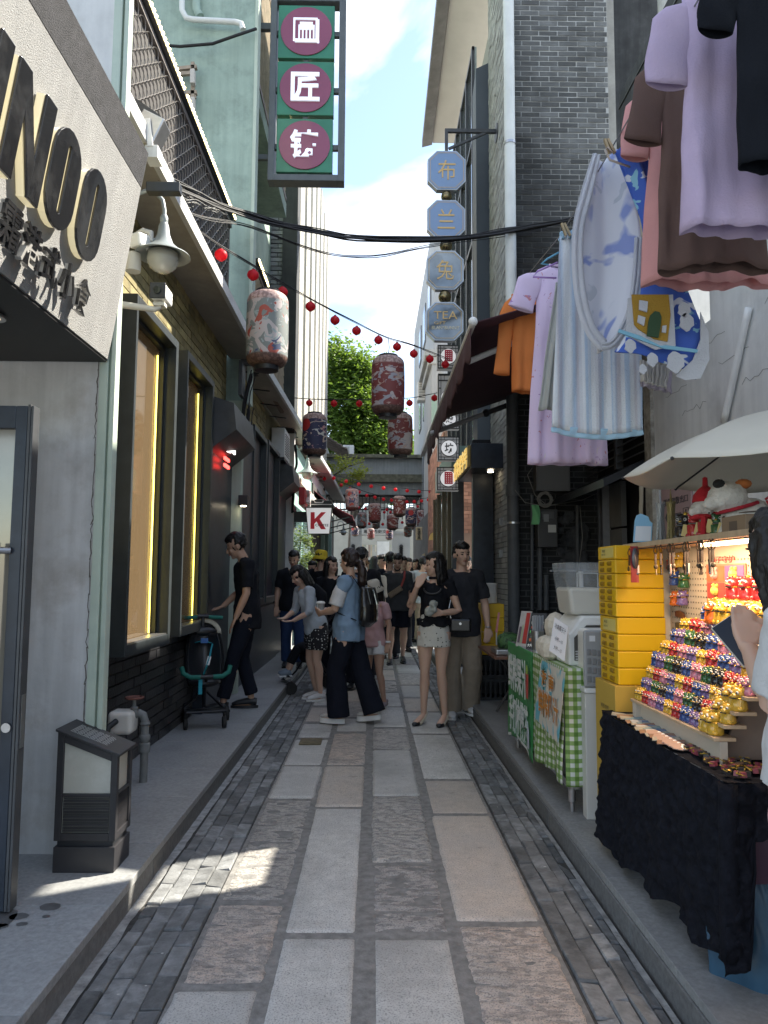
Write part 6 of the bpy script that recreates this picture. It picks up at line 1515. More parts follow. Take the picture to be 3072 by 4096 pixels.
peg(2262, 918, 3.35, 'tan clothes peg gripping the corner of the striped towel'); peg(2437, 585, 2.85, 'pale clothes peg above the printed towel')
for (P, m_, lab) in (([(2235,1010),(2190,1035),(2165,1055),(2195,1060)],(.12,.35,.50),'blue wire hanger poking out beside the nightdress'),([(2230,1050),(2150,1085),(2132,1108),(2225,1112)],(.35,.2,.5),'violet wire hanger under the blue one'),([(2520,668),(2440,640),(2420,600),(2430,590),(2450,612)],(.45,.38,.32),'beige hanger loop above the printed towel')):
    o = obj('clothes_hanger', MB().tube([AT(a,b,3.3 if P[0][0] < 2400 else 2.84) for a,b in P], .0045, 8), M('hanger_c%d' % int(m_[0]*100), m_, .4), smooth=True); tag(o, lab, 'clothes hanger')

# ================= umbrella =================
um = thing('umbrella', 'cream market umbrella over the souvenir stall', 'umbrella', (1.62, 2.72, SH))
uc = Vector((1.63, 2.72, 2.03)); Ru = .665; cream = M('umbrella_cream', (.74,.71,.62), .8, n=4, na=.05, sub=0); leafy(cream, (.5,.46,.35), .25)
mb = MB()
def umf(u, v):
    a = 2*math.pi*u + math.radians(202); k = (u*8) % 1; r = v*Ru*(1 - .055*v*math.sin(math.pi*k)); sag = -.028*v*math.sin(math.pi*k)
    return Vector((uc.x + math.cos(a)*r, uc.y + math.sin(a)*r, uc.z - .09*v - .15*v**2.6 - sag*0 + .02*v*math.sin(math.pi*k)*-1))
mb.grid(umf, 64, 14, close=True); o = obj('canopy', mb, cream, um, smooth=True); so = o.modifiers.new('t','SOLIDIFY'); so.thickness = .003
for k in range(8):
    a = 2*math.pi*k/8 + math.radians(202); tip = uc + Vector((math.cos(a)*Ru, math.sin(a)*Ru, -.244))
    obj('rib', MB().tube([uc+Vector((0,0,-.03)), uc+Vector((math.cos(a)*Ru*.5, math.sin(a)*Ru*.5, -.095)), tip], .004, 5).ball(tip, .007, 6), black, um)
obj('pole', MB().tube([(uc.x,uc.y,SH),(uc.x,uc.y,uc.z)], .014, 10), dkgrey, um, smooth=40)
o = patch('hanging_strap', 'beige woven strap hanging behind the crates under the umbrella', 'strap', [(2560,1895),(2575,1895),(2572,2085),(2558,2085)], 3.9, cloth_m('cloth_beige', (.33,.28,.21)), nu=3, nv=12, amp=.004)

# ================= souvenir stall: table, cloth, shelves =================
TX, TY0, TY1, TZ = 1.092, 2.325, 3.55, .752
tb_ = thing('stall_table', 'folding table hidden under the black cloth', 'table', (1.35, 2.85, SH))
obj('table_top', MB().box(TX+.06, 1.98, TY0+.05, TY1-.02, TZ-.03, TZ-.012), wplastic, tb_)
for x in (TX+.14, 1.9):
    for y in (TY0+.10, TY1-.08): obj('leg', MB().tube([(x,y,SH),(x,y,TZ-.03)], .015, 8), dkgrey, tb_, smooth=40)
fur = M('black_plush', (.010,.011,.016), .95, n=30, na=.4, b=.5, bs=120, spec=.15)
def furn(p, s=0): 
    q = Vector((p.x*22+s, p.y*22, p.z*22)); return mnoise.noise(q)*.018 + mnoise.noise(q*2.2)*.010
mb = MB()
def side(u, v):        # lane side, far end to near end
    y = TY1 + (TY0-TY1)*u; hem = .16 + .09*math.sin(math.pi*u)**.5*(u-.15) + .02*math.sin(u*21)
    z = TZ + (hem-TZ)*v; p = Vector((TX - .03*v*(1-.6*u) - .012*math.sin(u*25)*v, y + (.04*v if u < .08 else 0), z)); p.x -= furn(p)*(1 if v > .02 else .3) + .004; return p
mb.grid(side, 130, 84)
def endf(u, v):        # near end: a narrow flap, then the cloth lifts
    x = TX + .30*u; hem = .20 + (.12*u if u < .45 else 0)
    hem = .19 + .10*u + (min(.36, (u-.24)*5) if u > .24 else 0)
    z = TZ + (hem-TZ)*v; p = Vector((x - .03*v*(1-u), TY0 - .02*v, z)); p.y -= furn(p, 3)*1.1 + .004; return p
mb.grid(endf, 44, 84)
def endg(u, v):
    x = TX + .30 + .62*u; z = TZ - .10*v; p = Vector((x, TY0-.012*v, z)); p.y -= furn(p, 3); return p
mb.grid(endg, 60, 12)
def endh(u, v):
    y = TY1 + .005; x = TX + .15*u; z = TZ + (.2-TZ)*v; p = Vector((x, y, z)); p.y += abs(furn(p, 5)); return p
mb.grid(endh, 20, 50)
mb.grid(lambda u, v: (lambda p: p + Vector((0,0,abs(furn(p, 7))*.35)))(Vector((TX + .92*u, TY1 + (TY0-TY1)*v, TZ - .003))), 70, 90)
mb.tube([(TX+.012-.012*k/9, TY0+.012-.006*k/9, TZ-.006-.052*k) for k in range(11)], .030, 8)
cl = obj('table_cloth', mb, fur, smooth=True); tag(cl, 'shaggy black plush cloth draped over the souvenir table', 'tablecloth')
# bags below the table
bgm = M('blue_plastic', (.055,.13,.21), .25, n=4, na=.3, tr=.2); 
mb = MB(); bc = Vector((1.245, 2.45, .12))
def bagf(u, v):
    a = 2*math.pi*u; r = (.13+.02*math.sin(a*3))*(1-.75*v**1.6)*(1+.10*mnoise.noise(Vector((math.cos(a)*2, math.sin(a)*2, v*4)))) + .01*math.sin(a*11+v*5)*v
    return bc + Vector((math.cos(a)*r*1.1-.05*v, math.sin(a)*r*.7, .42*v))
mb.grid(bagf, 60, 24, close=True); o = obj('plastic_bag', mb, bgm, smooth=True); tag(o, 'translucent blue plastic bag standing under the near end of the table', 'bag')
mb = MB(); bc2 = Vector((1.20, 2.40, .44)); mb.grid(lambda u, v: bc2 + Vector((math.cos(6.283*u)*(.09-.06*v)*(1+.2*math.sin(u*40)), math.sin(6.283*u)*.05, .26*v)), 40, 14, close=True)
o = obj('plum_bag', mb, M('plum_plastic', (.06,.025,.045), .3), smooth=True); tag(o, 'dark plum gathered bag hanging under the table edge', 'bag')
# shelf unit
ply = M('plywood', (.46,.34,.22), .6, n=6, na=.15, vs=(1,6,1)); plyd = M('plywood_side', (.20,.15,.12), .7, n=6, na=.15)
un = thing('display_shelf', 'stepped plywood display shelf with peg board back', 'display shelf', (1.3, 2.9, TZ))
tiers = [(1.125,.845,3.24,2.45),(1.152,.890,3.24,2.43),(1.178,.937,3.24,2.41),(1.206,.990,3.24,2.38),(1.247,1.04,3.24,2.30),(1.285,1.09,3.22,2.30),(1.318,1.14,3.20,2.30),(1.350,1.195,3.05,2.28)]
tiers = [(x+.024, z, ya+.09, yb+.07) for x, z, ya, yb in tiers]
for (x, z, ya, yb) in tiers: obj('shelf', MB().box(x, x+.075, yb, ya, z-.012, z), ply, un, bv=.001, seg=1)
obj('apron', MB().box(1.174,1.184,2.53,3.31,TZ+.01,.832).box(1.169,1.194,2.52,2.528,TZ+.0,.832).box(1.154,1.194,3.28,3.32,TZ,.832), M('ply_pale', (.5,.44,.36), .7), un)
obj('side_panel', MB().prism([(0,0),(.42,0),(.42,.55),(.20,.42),(.10,.2)], (1.185,2.57,TZ+.01), (1,0,0), (0,0,1), (0,1,0), .012), plyd, un)
peg_m = M('pegboard_cream', (.62,.50,.36), .6, n=3, na=.05)
PX = 1.455
obj('peg_board', MB().box(PX, PX+.012, 2.0, 3.62, .87, 1.52), peg_m, un)
obj('board_post', MB().box(PX-.03,PX+.03,3.622,3.66,TZ,1.535), M('post_white', (.6,.57,.52), .6), un)
mb = MB()
for i in range(52):
    for j in range(22):
        y = 3.59-.0265*i; z = .90+.0265*j
        mb.lathe([(1e-6,0),(.0042,0)], (PX-.0012,y,z), 6, ax=(-1,0,0))
o = obj('peg_holes', mb, M('peg_hole', (.05,.035,.025), .8), un); o['kind'] = 'stuff'
obj('top_board', MB().box(1.24,1.62,2.0,3.66,1.522,1.545), ply, un, bv=.002)
obj('top_rail', MB().tube([(1.235,2.0,1.515),(1.235,3.6,1.515)], .003, 6), black, un)
# warm lamp under the top board
lmp = thing('strip_lamp', 'warm strip lamp glowing under the top board of the display', 'lamp', (1.33, 2.65, 1.5))
obj('tube', MB().box(1.31,1.34,2.35,2.95,1.506,1.518), M('lamp_warm', (1,.74,.45), em=4), lmp)
al = bpy.data.objects.new('lamp_light', bpy.data.lights.new('lamp_light', 'AREA')); al.data.shape = 'RECTANGLE'; al.data.size = .06; al.data.size_y = .9
al.data.energy = 2.2; al.data.color = (1,.72,.46); al.location = (1.27,2.75,1.50); al.rotation_euler = (0, R(-12), 0); col.objects.link(al)
# posters and hung souvenirs on the board
def poster(y0, y1, z0, z1, c, nm, label, x=PX-.004):
    o = obj(nm, MB().box(x-.003, x, y0, y1, z0, z1), M('poster_%s' % nm + str(int(c[0]*100)), c, .5)); tag(o, label, 'poster'); return o
p1 = poster(2.86,3.20,1.22,1.44,(.52,.20,.12),'poster','patterned orange and purple lucky charm poster on the peg board')
for i in range(2):
    for j in range(3):
        y0 = 2.87+.165*i; z0 = 1.228+.07*j; obj('panel', MB().box(PX-.0095,PX-.0072,y0,y0+.155,z0,z0+.064), M('poster_cell_%d' % ((i+j*2)%4), [(.20,.10,.25),(.60,.14,.06),(.55,.30,.12),(.45,.06,.05)][(i+j*2)%4], .5), p1)
        obj('figure', MB().ball((PX-.012,y0+.075,z0+.030), .022, 8, ry=.022).ball((PX-.012,y0+.06,z0+.052),.009,6).ball((PX-.012,y0+.09,z0+.052),.009,6), M('poster_fig_%d' % ((i+j)%3), [(.6,.35,.3),(.3,.4,.15),(.75,.5,.1)][(i+j)%3], .5), p1)
text('狮子守护', 'lettering', M('print_red', (.5,.03,.03), .5), (PX-.008,3.05,1.458), (0,-1,0), (0,0,1), .22, .03, p1, depth=.002)
p2 = poster(2.62,2.76,1.20,1.46,(.30,.035,.03),'couplet','dark red couplet board with pale characters on the peg board')
text('招\n財\n興', 'lettering', M('print_peach', (.75,.45,.32), .5), (PX-.0085,2.665,1.35), (0,-1,0), (0,0,1), .042, .17, p2, depth=.003)
text('鎮\n宅', 'lettering', M('print_peach', (.75,.45,.32)), (PX-.0085,2.73,1.28), (0,-1,0), (0,0,1), .038, .11, p2, depth=.003)
p3 = obj('red_card', MB().prism([(-.06,-.04),(.10,-.04),(.10,.07),(-.06,.03)], (PX-.03,2.98,1.10), (0,-1,0), (0,0,1), (-1,0,0), .003), M('print_red2', (.55,.035,.03), .5)); tag(p3, 'tilted red card with a small lion drawing above the tiers', 'card')
text('中华小', 'lettering', sgk, (PX-.035,2.94,1.13), (0,-1,.15), (0,.1,1), .08, .022, p3, depth=.002)
# figurine family
fcol = {'red':(.40,.025,.028),'blue':(.03,.07,.24),'green':(.025,.10,.035),'yellow':(.60,.36,.04),'pink':(.52,.19,.26),'purple':(.17,.11,.27),'black':(.018,.016,.018),'orange':(.62,.13,.02),'sky':(.05,.22,.38)}
gl_m = {k: M('glaze_'+k, v, .18, n=60, na=.15, coat=.5) for k, v in fcol.items()}
gold_g = M('glaze_gold', (.60,.38,.06), .22, m=.5); eye_w = M('eye_white', (.75,.75,.72), .3)
def figurine_mesh(cname, trim):
    mb = MB()
    mb.lathe([(.0135,0),(.0165,.004),(.0155,.014),(.0125,.024),(.009,.028)], (0,0,0), 12)            # seated body
    for s in (-1, 1):
        mb.ball((s*.0095,-.009,.005), .0068, 7, rz=.005)                                              # paws
        mb.tube([(s*.009,-.009,.006),(s*.010,-.005,.022)], [.0045,.0055], 6)                           # fore legs
        mb.ball((s*.0115,.001,.0415), .0050, 6, 0)                                                     # ears
        mb.ball((s*.0065,-.0125,.0355), 0.0029, 7, 2); mb.ball((s*.0065,-.0152,.0355), .0015, 5, 3)      # eyes
    mb.ball((0,-.001,.033), .0145, 12, 0, rz=.0115, ry=.0125)                                         # head
    mb.ball((0,-.0125,.0285), .0085, 8, 0, rz=.0055); mb.ball((0,-.0175,.0310), .0028, 6, 1)          # muzzle, nose
    mb.box(-.0065,.0065,-.0195,-.015,.0240,.0262,3)                                                   # mouth
    for k in range(7): a = math.pi*(k-3)/5.2; mb.ball((math.sin(a)*.0135, .006, .034+math.cos(a)*.0115), .0042, 6, k % 2)   # curled mane
    mb.lathe([(.0125,.0235),(.014,.0245),(.0125,.0262)], (0,-.001,0), 12, 1)                           # collar
    mb.tube([(0,.013,.006),(0,.019,.014),(.003,.018,.024)], [.003,.0045,.0015], 6, mi=1)
    return mb.mesh('figurine', [gl_m[cname], gold_g if trim == 'gold' else gl_m[trim], eye_w, black], smooth=50)
fm = {}
def figurine(cname, loc, s=1, label=None, group=None, rz=None, trim='gold'):
    k = (cname, trim)
    if k not in fm: fm[k] = figurine_mesh(cname, trim)
    o = put('figurine', fm[k], None, loc, (0,0,-1.15 + rg2.uniform(-.15,.15) if rz is None else rz), s)
    return tag(o, label, 'figurine', group)
tn = ['lowest','second','third','fourth','fifth','sixth','seventh','top']
order = ['yellow','red','green','black','pink','red','red','green','yellow','blue','blue','black','pink','purple','yellow','purple','pink','red','green','orange','sky']
for ti, (x, z, ya, yb) in enumerate(tiers):
    y = ya - .03; k = ti*3; sz = 1.0 if ti < 3 else 1.15 if ti < 5 else 1.3
    while y > yb + .03:
        cn = order[(k//2*5 + ti*3 + (k//2)%3) % len(order)]
        if ti < 3 and y < yb+.10: cn = 'yellow'
        big = 1.5 if (ti < 3 and y < yb+.11) else 1
        figurine(cn, (x+.030, y, z), sz*1.12*big*rg2.uniform(.92,1.1), ('larger ' if big > 1 else '') + '%s lion figurine, %s from the far end of the %s tier' % (cn, ORD[k-ti*3], tn[ti]), 'lion figurines on the %s tier' % tn[ti])
        y -= .0395*sz*rg2.uniform(.93,1.07)*(1.35 if big > 1 else 1); k += 1
# big yellow and red dragon heads piled at the top
for k in range(11):
    y = 2.98-.058*k; zz_ = 1.20 + (.05 if k % 2 else 0)
    figurine('yellow' if k % 5 else 'orange', (1.375+.01*(k%2), y, 1.197), 2.2, 'big %s dragon figurine, %s from the far end of the pile under the lamp' % ('yellow' if k % 5 else 'orange', ORD[k]), 'big dragon figurines under the lamp')
for k in range(4): figurine('red', (1.40, 2.86-.10*k, 1.30), 1.9, 'big red lion figurine, %s along the ledge behind the lamp lit pile' % ORD[k], 'big red figurines at the back of the pile')
obj('upper_ledge', MB().box(1.375,1.43,2.30,2.95,1.288,1.298), ply, un)
hung = [('red',3.53,1.42),('yellow',3.44,1.43),('blue',3.50,1.345),('green',3.40,1.335),('orange',3.50,1.25),('purple',3.42,1.255)]
for cn, y, z in hung: figurine(cn, (PX-.022, y, z), 1.5, '%s lion magnet hung high on the peg board' % cn, None)
for k, (y, z, c, lab) in enumerate(((3.46,1.21,(.20,.08,.05),'brown skyline bottle opener in cellophane on the peg board'),(3.46,1.155,(.16,.13,.08),'bronze skyline bottle opener under the brown one'),(3.46,1.10,(.30,.22,.05),'gilt skyline bottle opener, lowest on the peg board'))):
    t = thing('bottle_opener', lab, 'bottle opener', (PX-.01, y, z), 'skyline bottle openers')
    m_ = M('opener_%d' % k, c, .35, m=.5)
    obj('body', MB().prism([(-.05,-.012),(.04,-.018),(.045,.0),(.02,.014),(-.02,.018),(-.05,.016)], (PX-.014,y,z), (0,-1,0), (0,0,1), (-1,0,0), .006), m_, t, bv=.001)
    obj('loop', MB().tube([(PX-.012,y+.06+math.cos(a*.6)*.012,z+math.sin(a*.6)*.012) for a in range(12)], .003, 6), m_, t)
mk = thing('laughing_mask', 'orange laughing beast magnet low on the peg board', 'magnet', (PX-.02, 3.44, 1.0))
obj('face', MB().ball((PX-.014,3.44,1.005), .034, 16, ry=.034), M('mask_orange', (.45,.13,.05), .35), mk, smooth=True)
obj('mane', MB().tube([(PX-.008,3.44+math.cos(a*.45)*.038,1.008+math.sin(a*.45)*.038) for a in range(15)], .008, 7), M('mask_brown', (.14,.05,.03), .5), mk)
obj('mouth', MB().box(PX-.052,PX-.040,3.425,3.458,.985,.998), black, mk); obj('eye', MB().ball((PX-.044,3.428,1.018),.006,8).ball((PX-.044,3.452,1.018),.006,8), eye_w, mk)
# key rings along the rail
brz = M('bronze_dark', (.10,.075,.05), .35, m=.6); lth = M('leather_dark', (.03,.018,.012), .5)
def keyring(y, k, x=1.228, z=1.508):
    t = thing('key_ring', 'bronze key ring with %s charm, %s from the far end of the rail' % (('disc','metal block','ball','flat key')[k % 4], ORD[k]), 'key ring', (x, y, z), 'key rings on the display rail')
    obj('ring', MB().tube([(x+.002*math.sin(a), y+math.cos(a*.524)*.0165, z-.004+math.sin(a*.524)*.0185) for a in range(13)], .0022, 6), brz, t)
    obj('strap', MB().bar((x,y,z-.02),(x,y+.003,z-.07),.009,.005), lth, t)
    kk = k % 4
    if kk == 0: obj('charm', MB().lathe([(1e-6,0),(.012,0),(.012,.003),(1e-6,.003)], (x-.004,y,z-.085), 14, ax=(-1,0,0)), brz, t)
    elif kk == 1: obj('charm', MB().box(x-.004,x+.004,y-.008,y+.008,z-.105,z-.07).ball((x,y,z-.108),.007,7), steel, t)
    elif kk == 2: obj('charm', MB().ball((x,y,z-.08),.010,8).tube([(x,y,z-.085),(x,y-.006,z-.115)], .003, 6), brz, t)
    else: obj('charm', MB().box(x-.003,x+.003,y-.011,y+.011,z-.082,z-.072).box(x-.003,x+.003,y-.004,y+.004,z-.115,z-.083), lth, t)
ks = [3.53,3.42,3.20,3.14,3.055,3.045,3.01,2.90,2.895,2.87,2.775,2.755,2.745,2.68,2.655,2.30,2.295,2.28,2.265,2.15]
for k, y in enumerate(ks): keyring(y, k)
pk = thing('souvenir_packet', 'cellophane packet with a dark mask on red card hanging by the yellow crates', 'packet', (1.24, 3.60, 1.34))
q0, q1 = AT(2522,2185,3.42), AT(2556,2330,3.42)
obj('card', MB().box(q0.x,q1.x,3.42,3.425,q1.z,q0.z), M('card_red', (.28,.02,.03), .3, coat=.6), pk); obj('mask', MB().ball(((q0.x+q1.x)/2,3.412,(q0.z*2+q1.z)/3), .017, 12, rz=.05, ry=.008), M('mask_grey', (.08,.08,.09), .25, m=.4), pk, smooth=True)
# on the top board
def tower(px, Y, pb, pt, m, label):
    b = AT(px, pb, Y); t_ = AT(px, pt, Y); h = t_.z-1.545; x, y, z = b.x, Y, 1.545; t = thing('tower_model', label, 'tower model', (x, y, z), 'lattice tower models')
    obj('base', MB().box(x-.022,x+.022,y-.022,y+.022,z,z+.006), m, t)
    mb = MB(); Hb = h*.66
    def rad(v): return .024 - .028*v + .024*v*v*1.0
    for k in range(16):
        a0 = 2*math.pi*k/16
        mb.tube([(x+math.cos(a0+v*1.9)*rad(v), y+math.sin(a0+v*1.9)*rad(v), z+.006+Hb*v) for v in [i/8 for i in range(9)]], .0013, 4)
    for k in range(17): v = k/16; mb.tube([(x+math.cos(a*.7)*rad(v), y+math.sin(a*.7)*rad(v), z+.006+Hb*v+.003*math.cos(a*.7)*v) for a in range(10)], .0008, 3)
    mb.lathe([(rad(.2)*.72,Hb*.05),(rad(.55)*.7,Hb*.55),(rad(1)*.8,Hb*.98)], (x,y,z), 10)
    o = obj('lattice', mb, m, t)
    obj('mast', MB().tube([(x,y,z+Hb),(x,y,z+h*.80),(x,y,z+h*.83),(x,y,z+h)], [.006,.004,.0025,.0008], 8), m, t, smooth=40)
tower(2645, 3.40, 2178, 1936, M('tower_steel', (.22,.23,.24), .3, m=.8), 'silver lattice tower model, left of the pair on the top board')
tower(2688, 3.36, 2178, 1932, M('tower_bronze', (.16,.13,.06), .3, m=.8), 'bronze green lattice tower model, right of the pair on the top board')
obj('tower_small', MB().lathe([(.014,0),(.010,.03),(.007,.08),(.009,.13),(.011,.15),(.004,.16),(.003,.2),(.001,.25)], (1.28,2.335,TZ+.012), 12), M('tower_plum', (.07,.02,.02), .4))
tag(bpy.data.objects['tower_small'], 'slim dark red tower model standing at the end of the tiers', 'tower model')
for k, (px, Y, cn, s, lab) in enumerate(((2740,3.22,'black',2.55,'black lion statue with gold banner on the top board'),(2790,3.08,'red',2.5,'left red lion statue with gold banner on the top board'),(2838,2.97,'red',2.7,'taller roaring red lion statue next to the green dragon'),(2880,2.88,'green',2.0,'green dragon statue beside the cardboard box'),(2918,2.80,'black',1.6,'small black and white panda like statue by the box'))):
    q = AT(px, 2160, Y); o = figurine(cn, (q.x, Y, 1.545), s, lab, None, rz=-.8)
    b_ = MB().box(-.005,.005,-.0225,-.0205,.006,.026); o2 = put('banner', b_.mesh('banner', M('banner_gold', (.55,.42,.15), .4)), o, (.006,0,0), (0,.25,0))
cx_ = AT(2960,2120,2.72)
cb2 = thing('cardboard_box', 'brown open cardboard box on the top board beside the statues', 'box', (cx_.x, 2.72, 1.545))
cdm = M('cardboard', (.26,.19,.13), .85, n=4, na=.1)
obj('carton', MB().box(cx_.x-.04,cx_.x+.14,2.60,2.78,1.545,1.61), cdm, cb2, bv=.002); obj('flap', MB().bar((cx_.x-.05,2.60,1.615),(cx_.x+.15,2.60,1.63),.05,.003).box(cx_.x-.0405,cx_.x-.039,2.66,2.72,1.555,1.59), M('cardboard_dark', (.13,.10,.08), .85), cb2)
# plush cats
plw = M('plush_white', (.66,.64,.60), .95, n=20, na=.1, b=1, bs=90)
def plush(px, py, Y, s, label, hat=False, ribbon=False):
    c = AT(px, py, Y); t = thing('plush_cat', label, 'plush toy', (c.x, Y, 1.55), 'white plush cats')
    mb = MB(); mb.ball(c+Vector((.045*s,.02,-.04*s)), .085*s, 18, rz=.07*s); mb.ball(c+Vector((-.03*s,0,.03*s)), .058*s, 16, rz=.05*s); mb.ball(c+Vector((-.085*s,-.01,.012*s)), .022*s, 10)
    for sg in (-1, 1): mb.tube([c+Vector((-.02*s+.03*s*sg,sg*.0,.065*s)), c+Vector((-.02*s+.035*s*sg,0,.10*s))], [.018*s,.003], 8)
    for sg in (-1, 1): mb.tube([c+Vector((-.01*s,-.03*s*sg,-.05*s)), c+Vector((-.03*s,-.03*s*sg,-.105*s))], [.028*s,.026*s], 8)
    mb.tube([c+Vector((.11*s,.02,-.02*s)), c+Vector((.15*s,.02,.03*s)), c+Vector((.135*s,.02,.09*s))], [.02*s,.024*s,.018*s], 8)
    me = fuse(mb, .006*s+.001, 2, 'body', .006, 60); me.materials.append(plw)
    for v in me.vertices: v.co -= Vector(t.location)
    put('body', me, t)
    if hat:
        obj('hat', MB().lathe([(.055*s,0),(.05*s,.03*s),(.03*s,.055*s),(.012*s,.07*s),(.010*s,.105*s),(1e-4,.11*s)], c+Vector((-.03*s,-.005,.055*s)), 18), M('knit_red', (.45,.02,.03), .9, b=.8, bs=80), t, smooth=40)
        obj('scarf', MB().tube([c+Vector((-.03*s+math.cos(a*.55)*.058*s, math.sin(a*.55)*.05*s, -.01*s)) for a in range(13)], .011*s, 8).tube([c+Vector((-.06*s,-.05*s,-.01*s)), c+Vector((-.07*s,-.06*s,-.09*s))], .012*s, 8), M('knit_red', (.45,.02,.03)), t)
    else:
        obj('patch', MB().ball(c+Vector((.01*s,-.02*s,.07*s)), .025*s, 10, rz=.016*s), M('plush_orange', (.42,.14,.04), .95), t, smooth=True)
        obj('patch', MB().ball(c+Vector((-.065*s,-.02*s,.07*s)), .018*s, 10, rz=.015*s), M('plush_black', (.02,.02,.02), .95), t, smooth=True)
    if ribbon:
        rbm = M('ribbon_red', (.36,.015,.03), .7)
        obj('ribbon', MB().tube([c+Vector((-.0*s+math.cos(a*.55)*.062*s*.9, math.sin(a*.55)*.062*s, .0*s+math.cos(a*.55)*.02)) for a in range(13)], .006*s, 7).tube([c+Vector((.06*s,-.05*s,.02*s)), c+Vector((.10*s,-.06*s,.05*s)), c+Vector((.11*s,-.06*s,.02*s)), c+Vector((.06*s,-.06*s,.015*s)), c+Vector((.09*s,-.075*s,-.07*s))], .004*s, 6), rbm, t)
plush(2850, 2060, 2.98, .95, 'white plush cat in a red knitted hat and scarf', hat=True)
plush(2950, 2030, 2.80, 1.25, 'white plush cat with black and orange ears and red ribbon', ribbon=True)
# payment stand without its code
q = AT(2572, 2175, 3.40)
qs = thing('counter_card', 'pale blue counter card standing on the end of the top board', 'card', (q.x, 3.40, 1.545))
obj('card', MB().prism([(-.045,0),(.040,0),(.052,.09),(.040,.10),(.035,.12),(.0,.135),(-.02,.125),(-.03,.10)], (q.x,3.40,1.545), (1,0,0), (0,.15,1), (0,1,0), .004), M('card_blue', (.25,.48,.66), .4), qs)
obj('white_field', MB().prism([(-.038,.006),(.035,.006),(.044,.075),(-.028,.075)], (q.x,3.3985,1.545), (1,0,0), (0,.15,1), (0,-1,0), .001), M('card_white', (.66,.70,.74), .4), qs)
# goods lying on the cloth
mb = MB(); rr4 = random.Random(8)
pcols = [(.35,.33,.28),(.20,.28,.30),(.45,.35,.25),(.25,.15,.12),(.5,.5,.48),(.12,.18,.30)]
for k in range(34):
    y = 3.36 - k*.0165; x = TX+.035+rr4.uniform(-.008,.02)+.02*(k%3)
    m_ = M('packet_%d' % (k % 6), pcols[k % 6], .12, coat=.6)
    o = put('postcard', bpy.data.meshes.get('postcard_%d' % (k%6)) or MB().box(-.05,.05,-.016,.016,0,.003).mesh('postcard_%d' % (k%6), m_), None, (x, y, TZ+.012+.0015*(k%4)), (.25,rr4.uniform(-.1,.1),rr4.uniform(-.5,.2)))
    tag(o, 'glossy wrapped picture card in the overlapping row at the table edge', 'card', 'wrapped cards at the table edge')
chm = []
for k in range(3):
    b = MB().box(-.009,.009,-.007,.007,0,.013,0).tube([(math.cos(a*.8)*.007, math.sin(a*.8)*.007+.011, .010+.002*math.sin(a)) for a in range(9)], .0012, 4, mi=1).ball((0,-.008,.008), .0035, 5, 1)
    chm.append(b.mesh('charm', [M('charm_%d' % k, [(.25,.05,.07),(.03,.028,.028),(.12,.07,.045)][k], .35), gold_g]))
for k in range(78):
    y = 2.74 - .0065*k*(.9) + rr4.uniform(-.008,.008); x = TX+.035+.155*rr4.random()*(min(1, .35+k/60))
    if y < TY0+.03: continue
    o = put('charm', chm[k % 3 if k % 7 else 0], None, (x, y, TZ+.008), (rr4.uniform(-.2,.2), rr4.uniform(-.2,.2), rr4.random()*6), 1.15)
    tag(o, 'tiny boxy charm with brass loop scattered on the black cloth', 'charm', 'charms scattered on the black cloth')
for k in range(22):
    y = 2.98-.0125*k; o = put('mask_keyring', bpy.data.meshes.get('mask_keyring') or MB().prism([(-.028,-.01),(0,-.014),(.012,-.006),(.012,.006),(0,.014),(-.028,.01)], (0,0,0), (1,0,0), (0,1,0), (0,0,1), .003, 0).lathe([(.003,.003),(.005,.003),(.005,.0045),(.003,.0045)], (.002,.004,0), 8, 1).lathe([(.003,.003),(.005,.003),(.005,.0045),(.003,.0045)], (.002,-.006,0), 8, 1).mesh('mask_keyring', [M('maskcard', (.45,.30,.24), .25, coat=.5), eye_w]), None, (TX+.035,y,TZ+.014+.001*(k%3)), (.3,0,-.5), 1.3)
    tag(o, 'mask shaped key fob, %s from the far end of the fanned row' % ORD[k], 'key fob', 'mask key fobs fanned on the cloth')
ty_ = thing('tray', 'dark tray of gold chains and beads at the near end of the table', 'tray', (1.45, 2.33, TZ))
obj('tray_base', MB().box(1.31,1.62,2.31,2.50,TZ+.03,TZ+.042).box(1.33,1.37,2.34,2.46,TZ+.004,TZ+.0295), M('tray_brown', (.10,.06,.035), .5), ty_)
mb = MB()
for k in range(60): mb.ball((rr4.uniform(1.32,1.61), rr4.uniform(2.32,2.49), TZ+.048), rr4.uniform(.003,.009), 6)
for k in range(18): x_, y_ = rr4.uniform(1.33,1.6), rr4.uniform(2.33,2.47); mb.tube([(x_+math.cos(a)*.012, y_+math.sin(a)*.012, TZ+.048) for a in range(7)], .0015, 4)
obj('beads', mb, M('bead_gold', (.45,.33,.18), .25, m=.6), ty_)['kind'] = 'stuff'

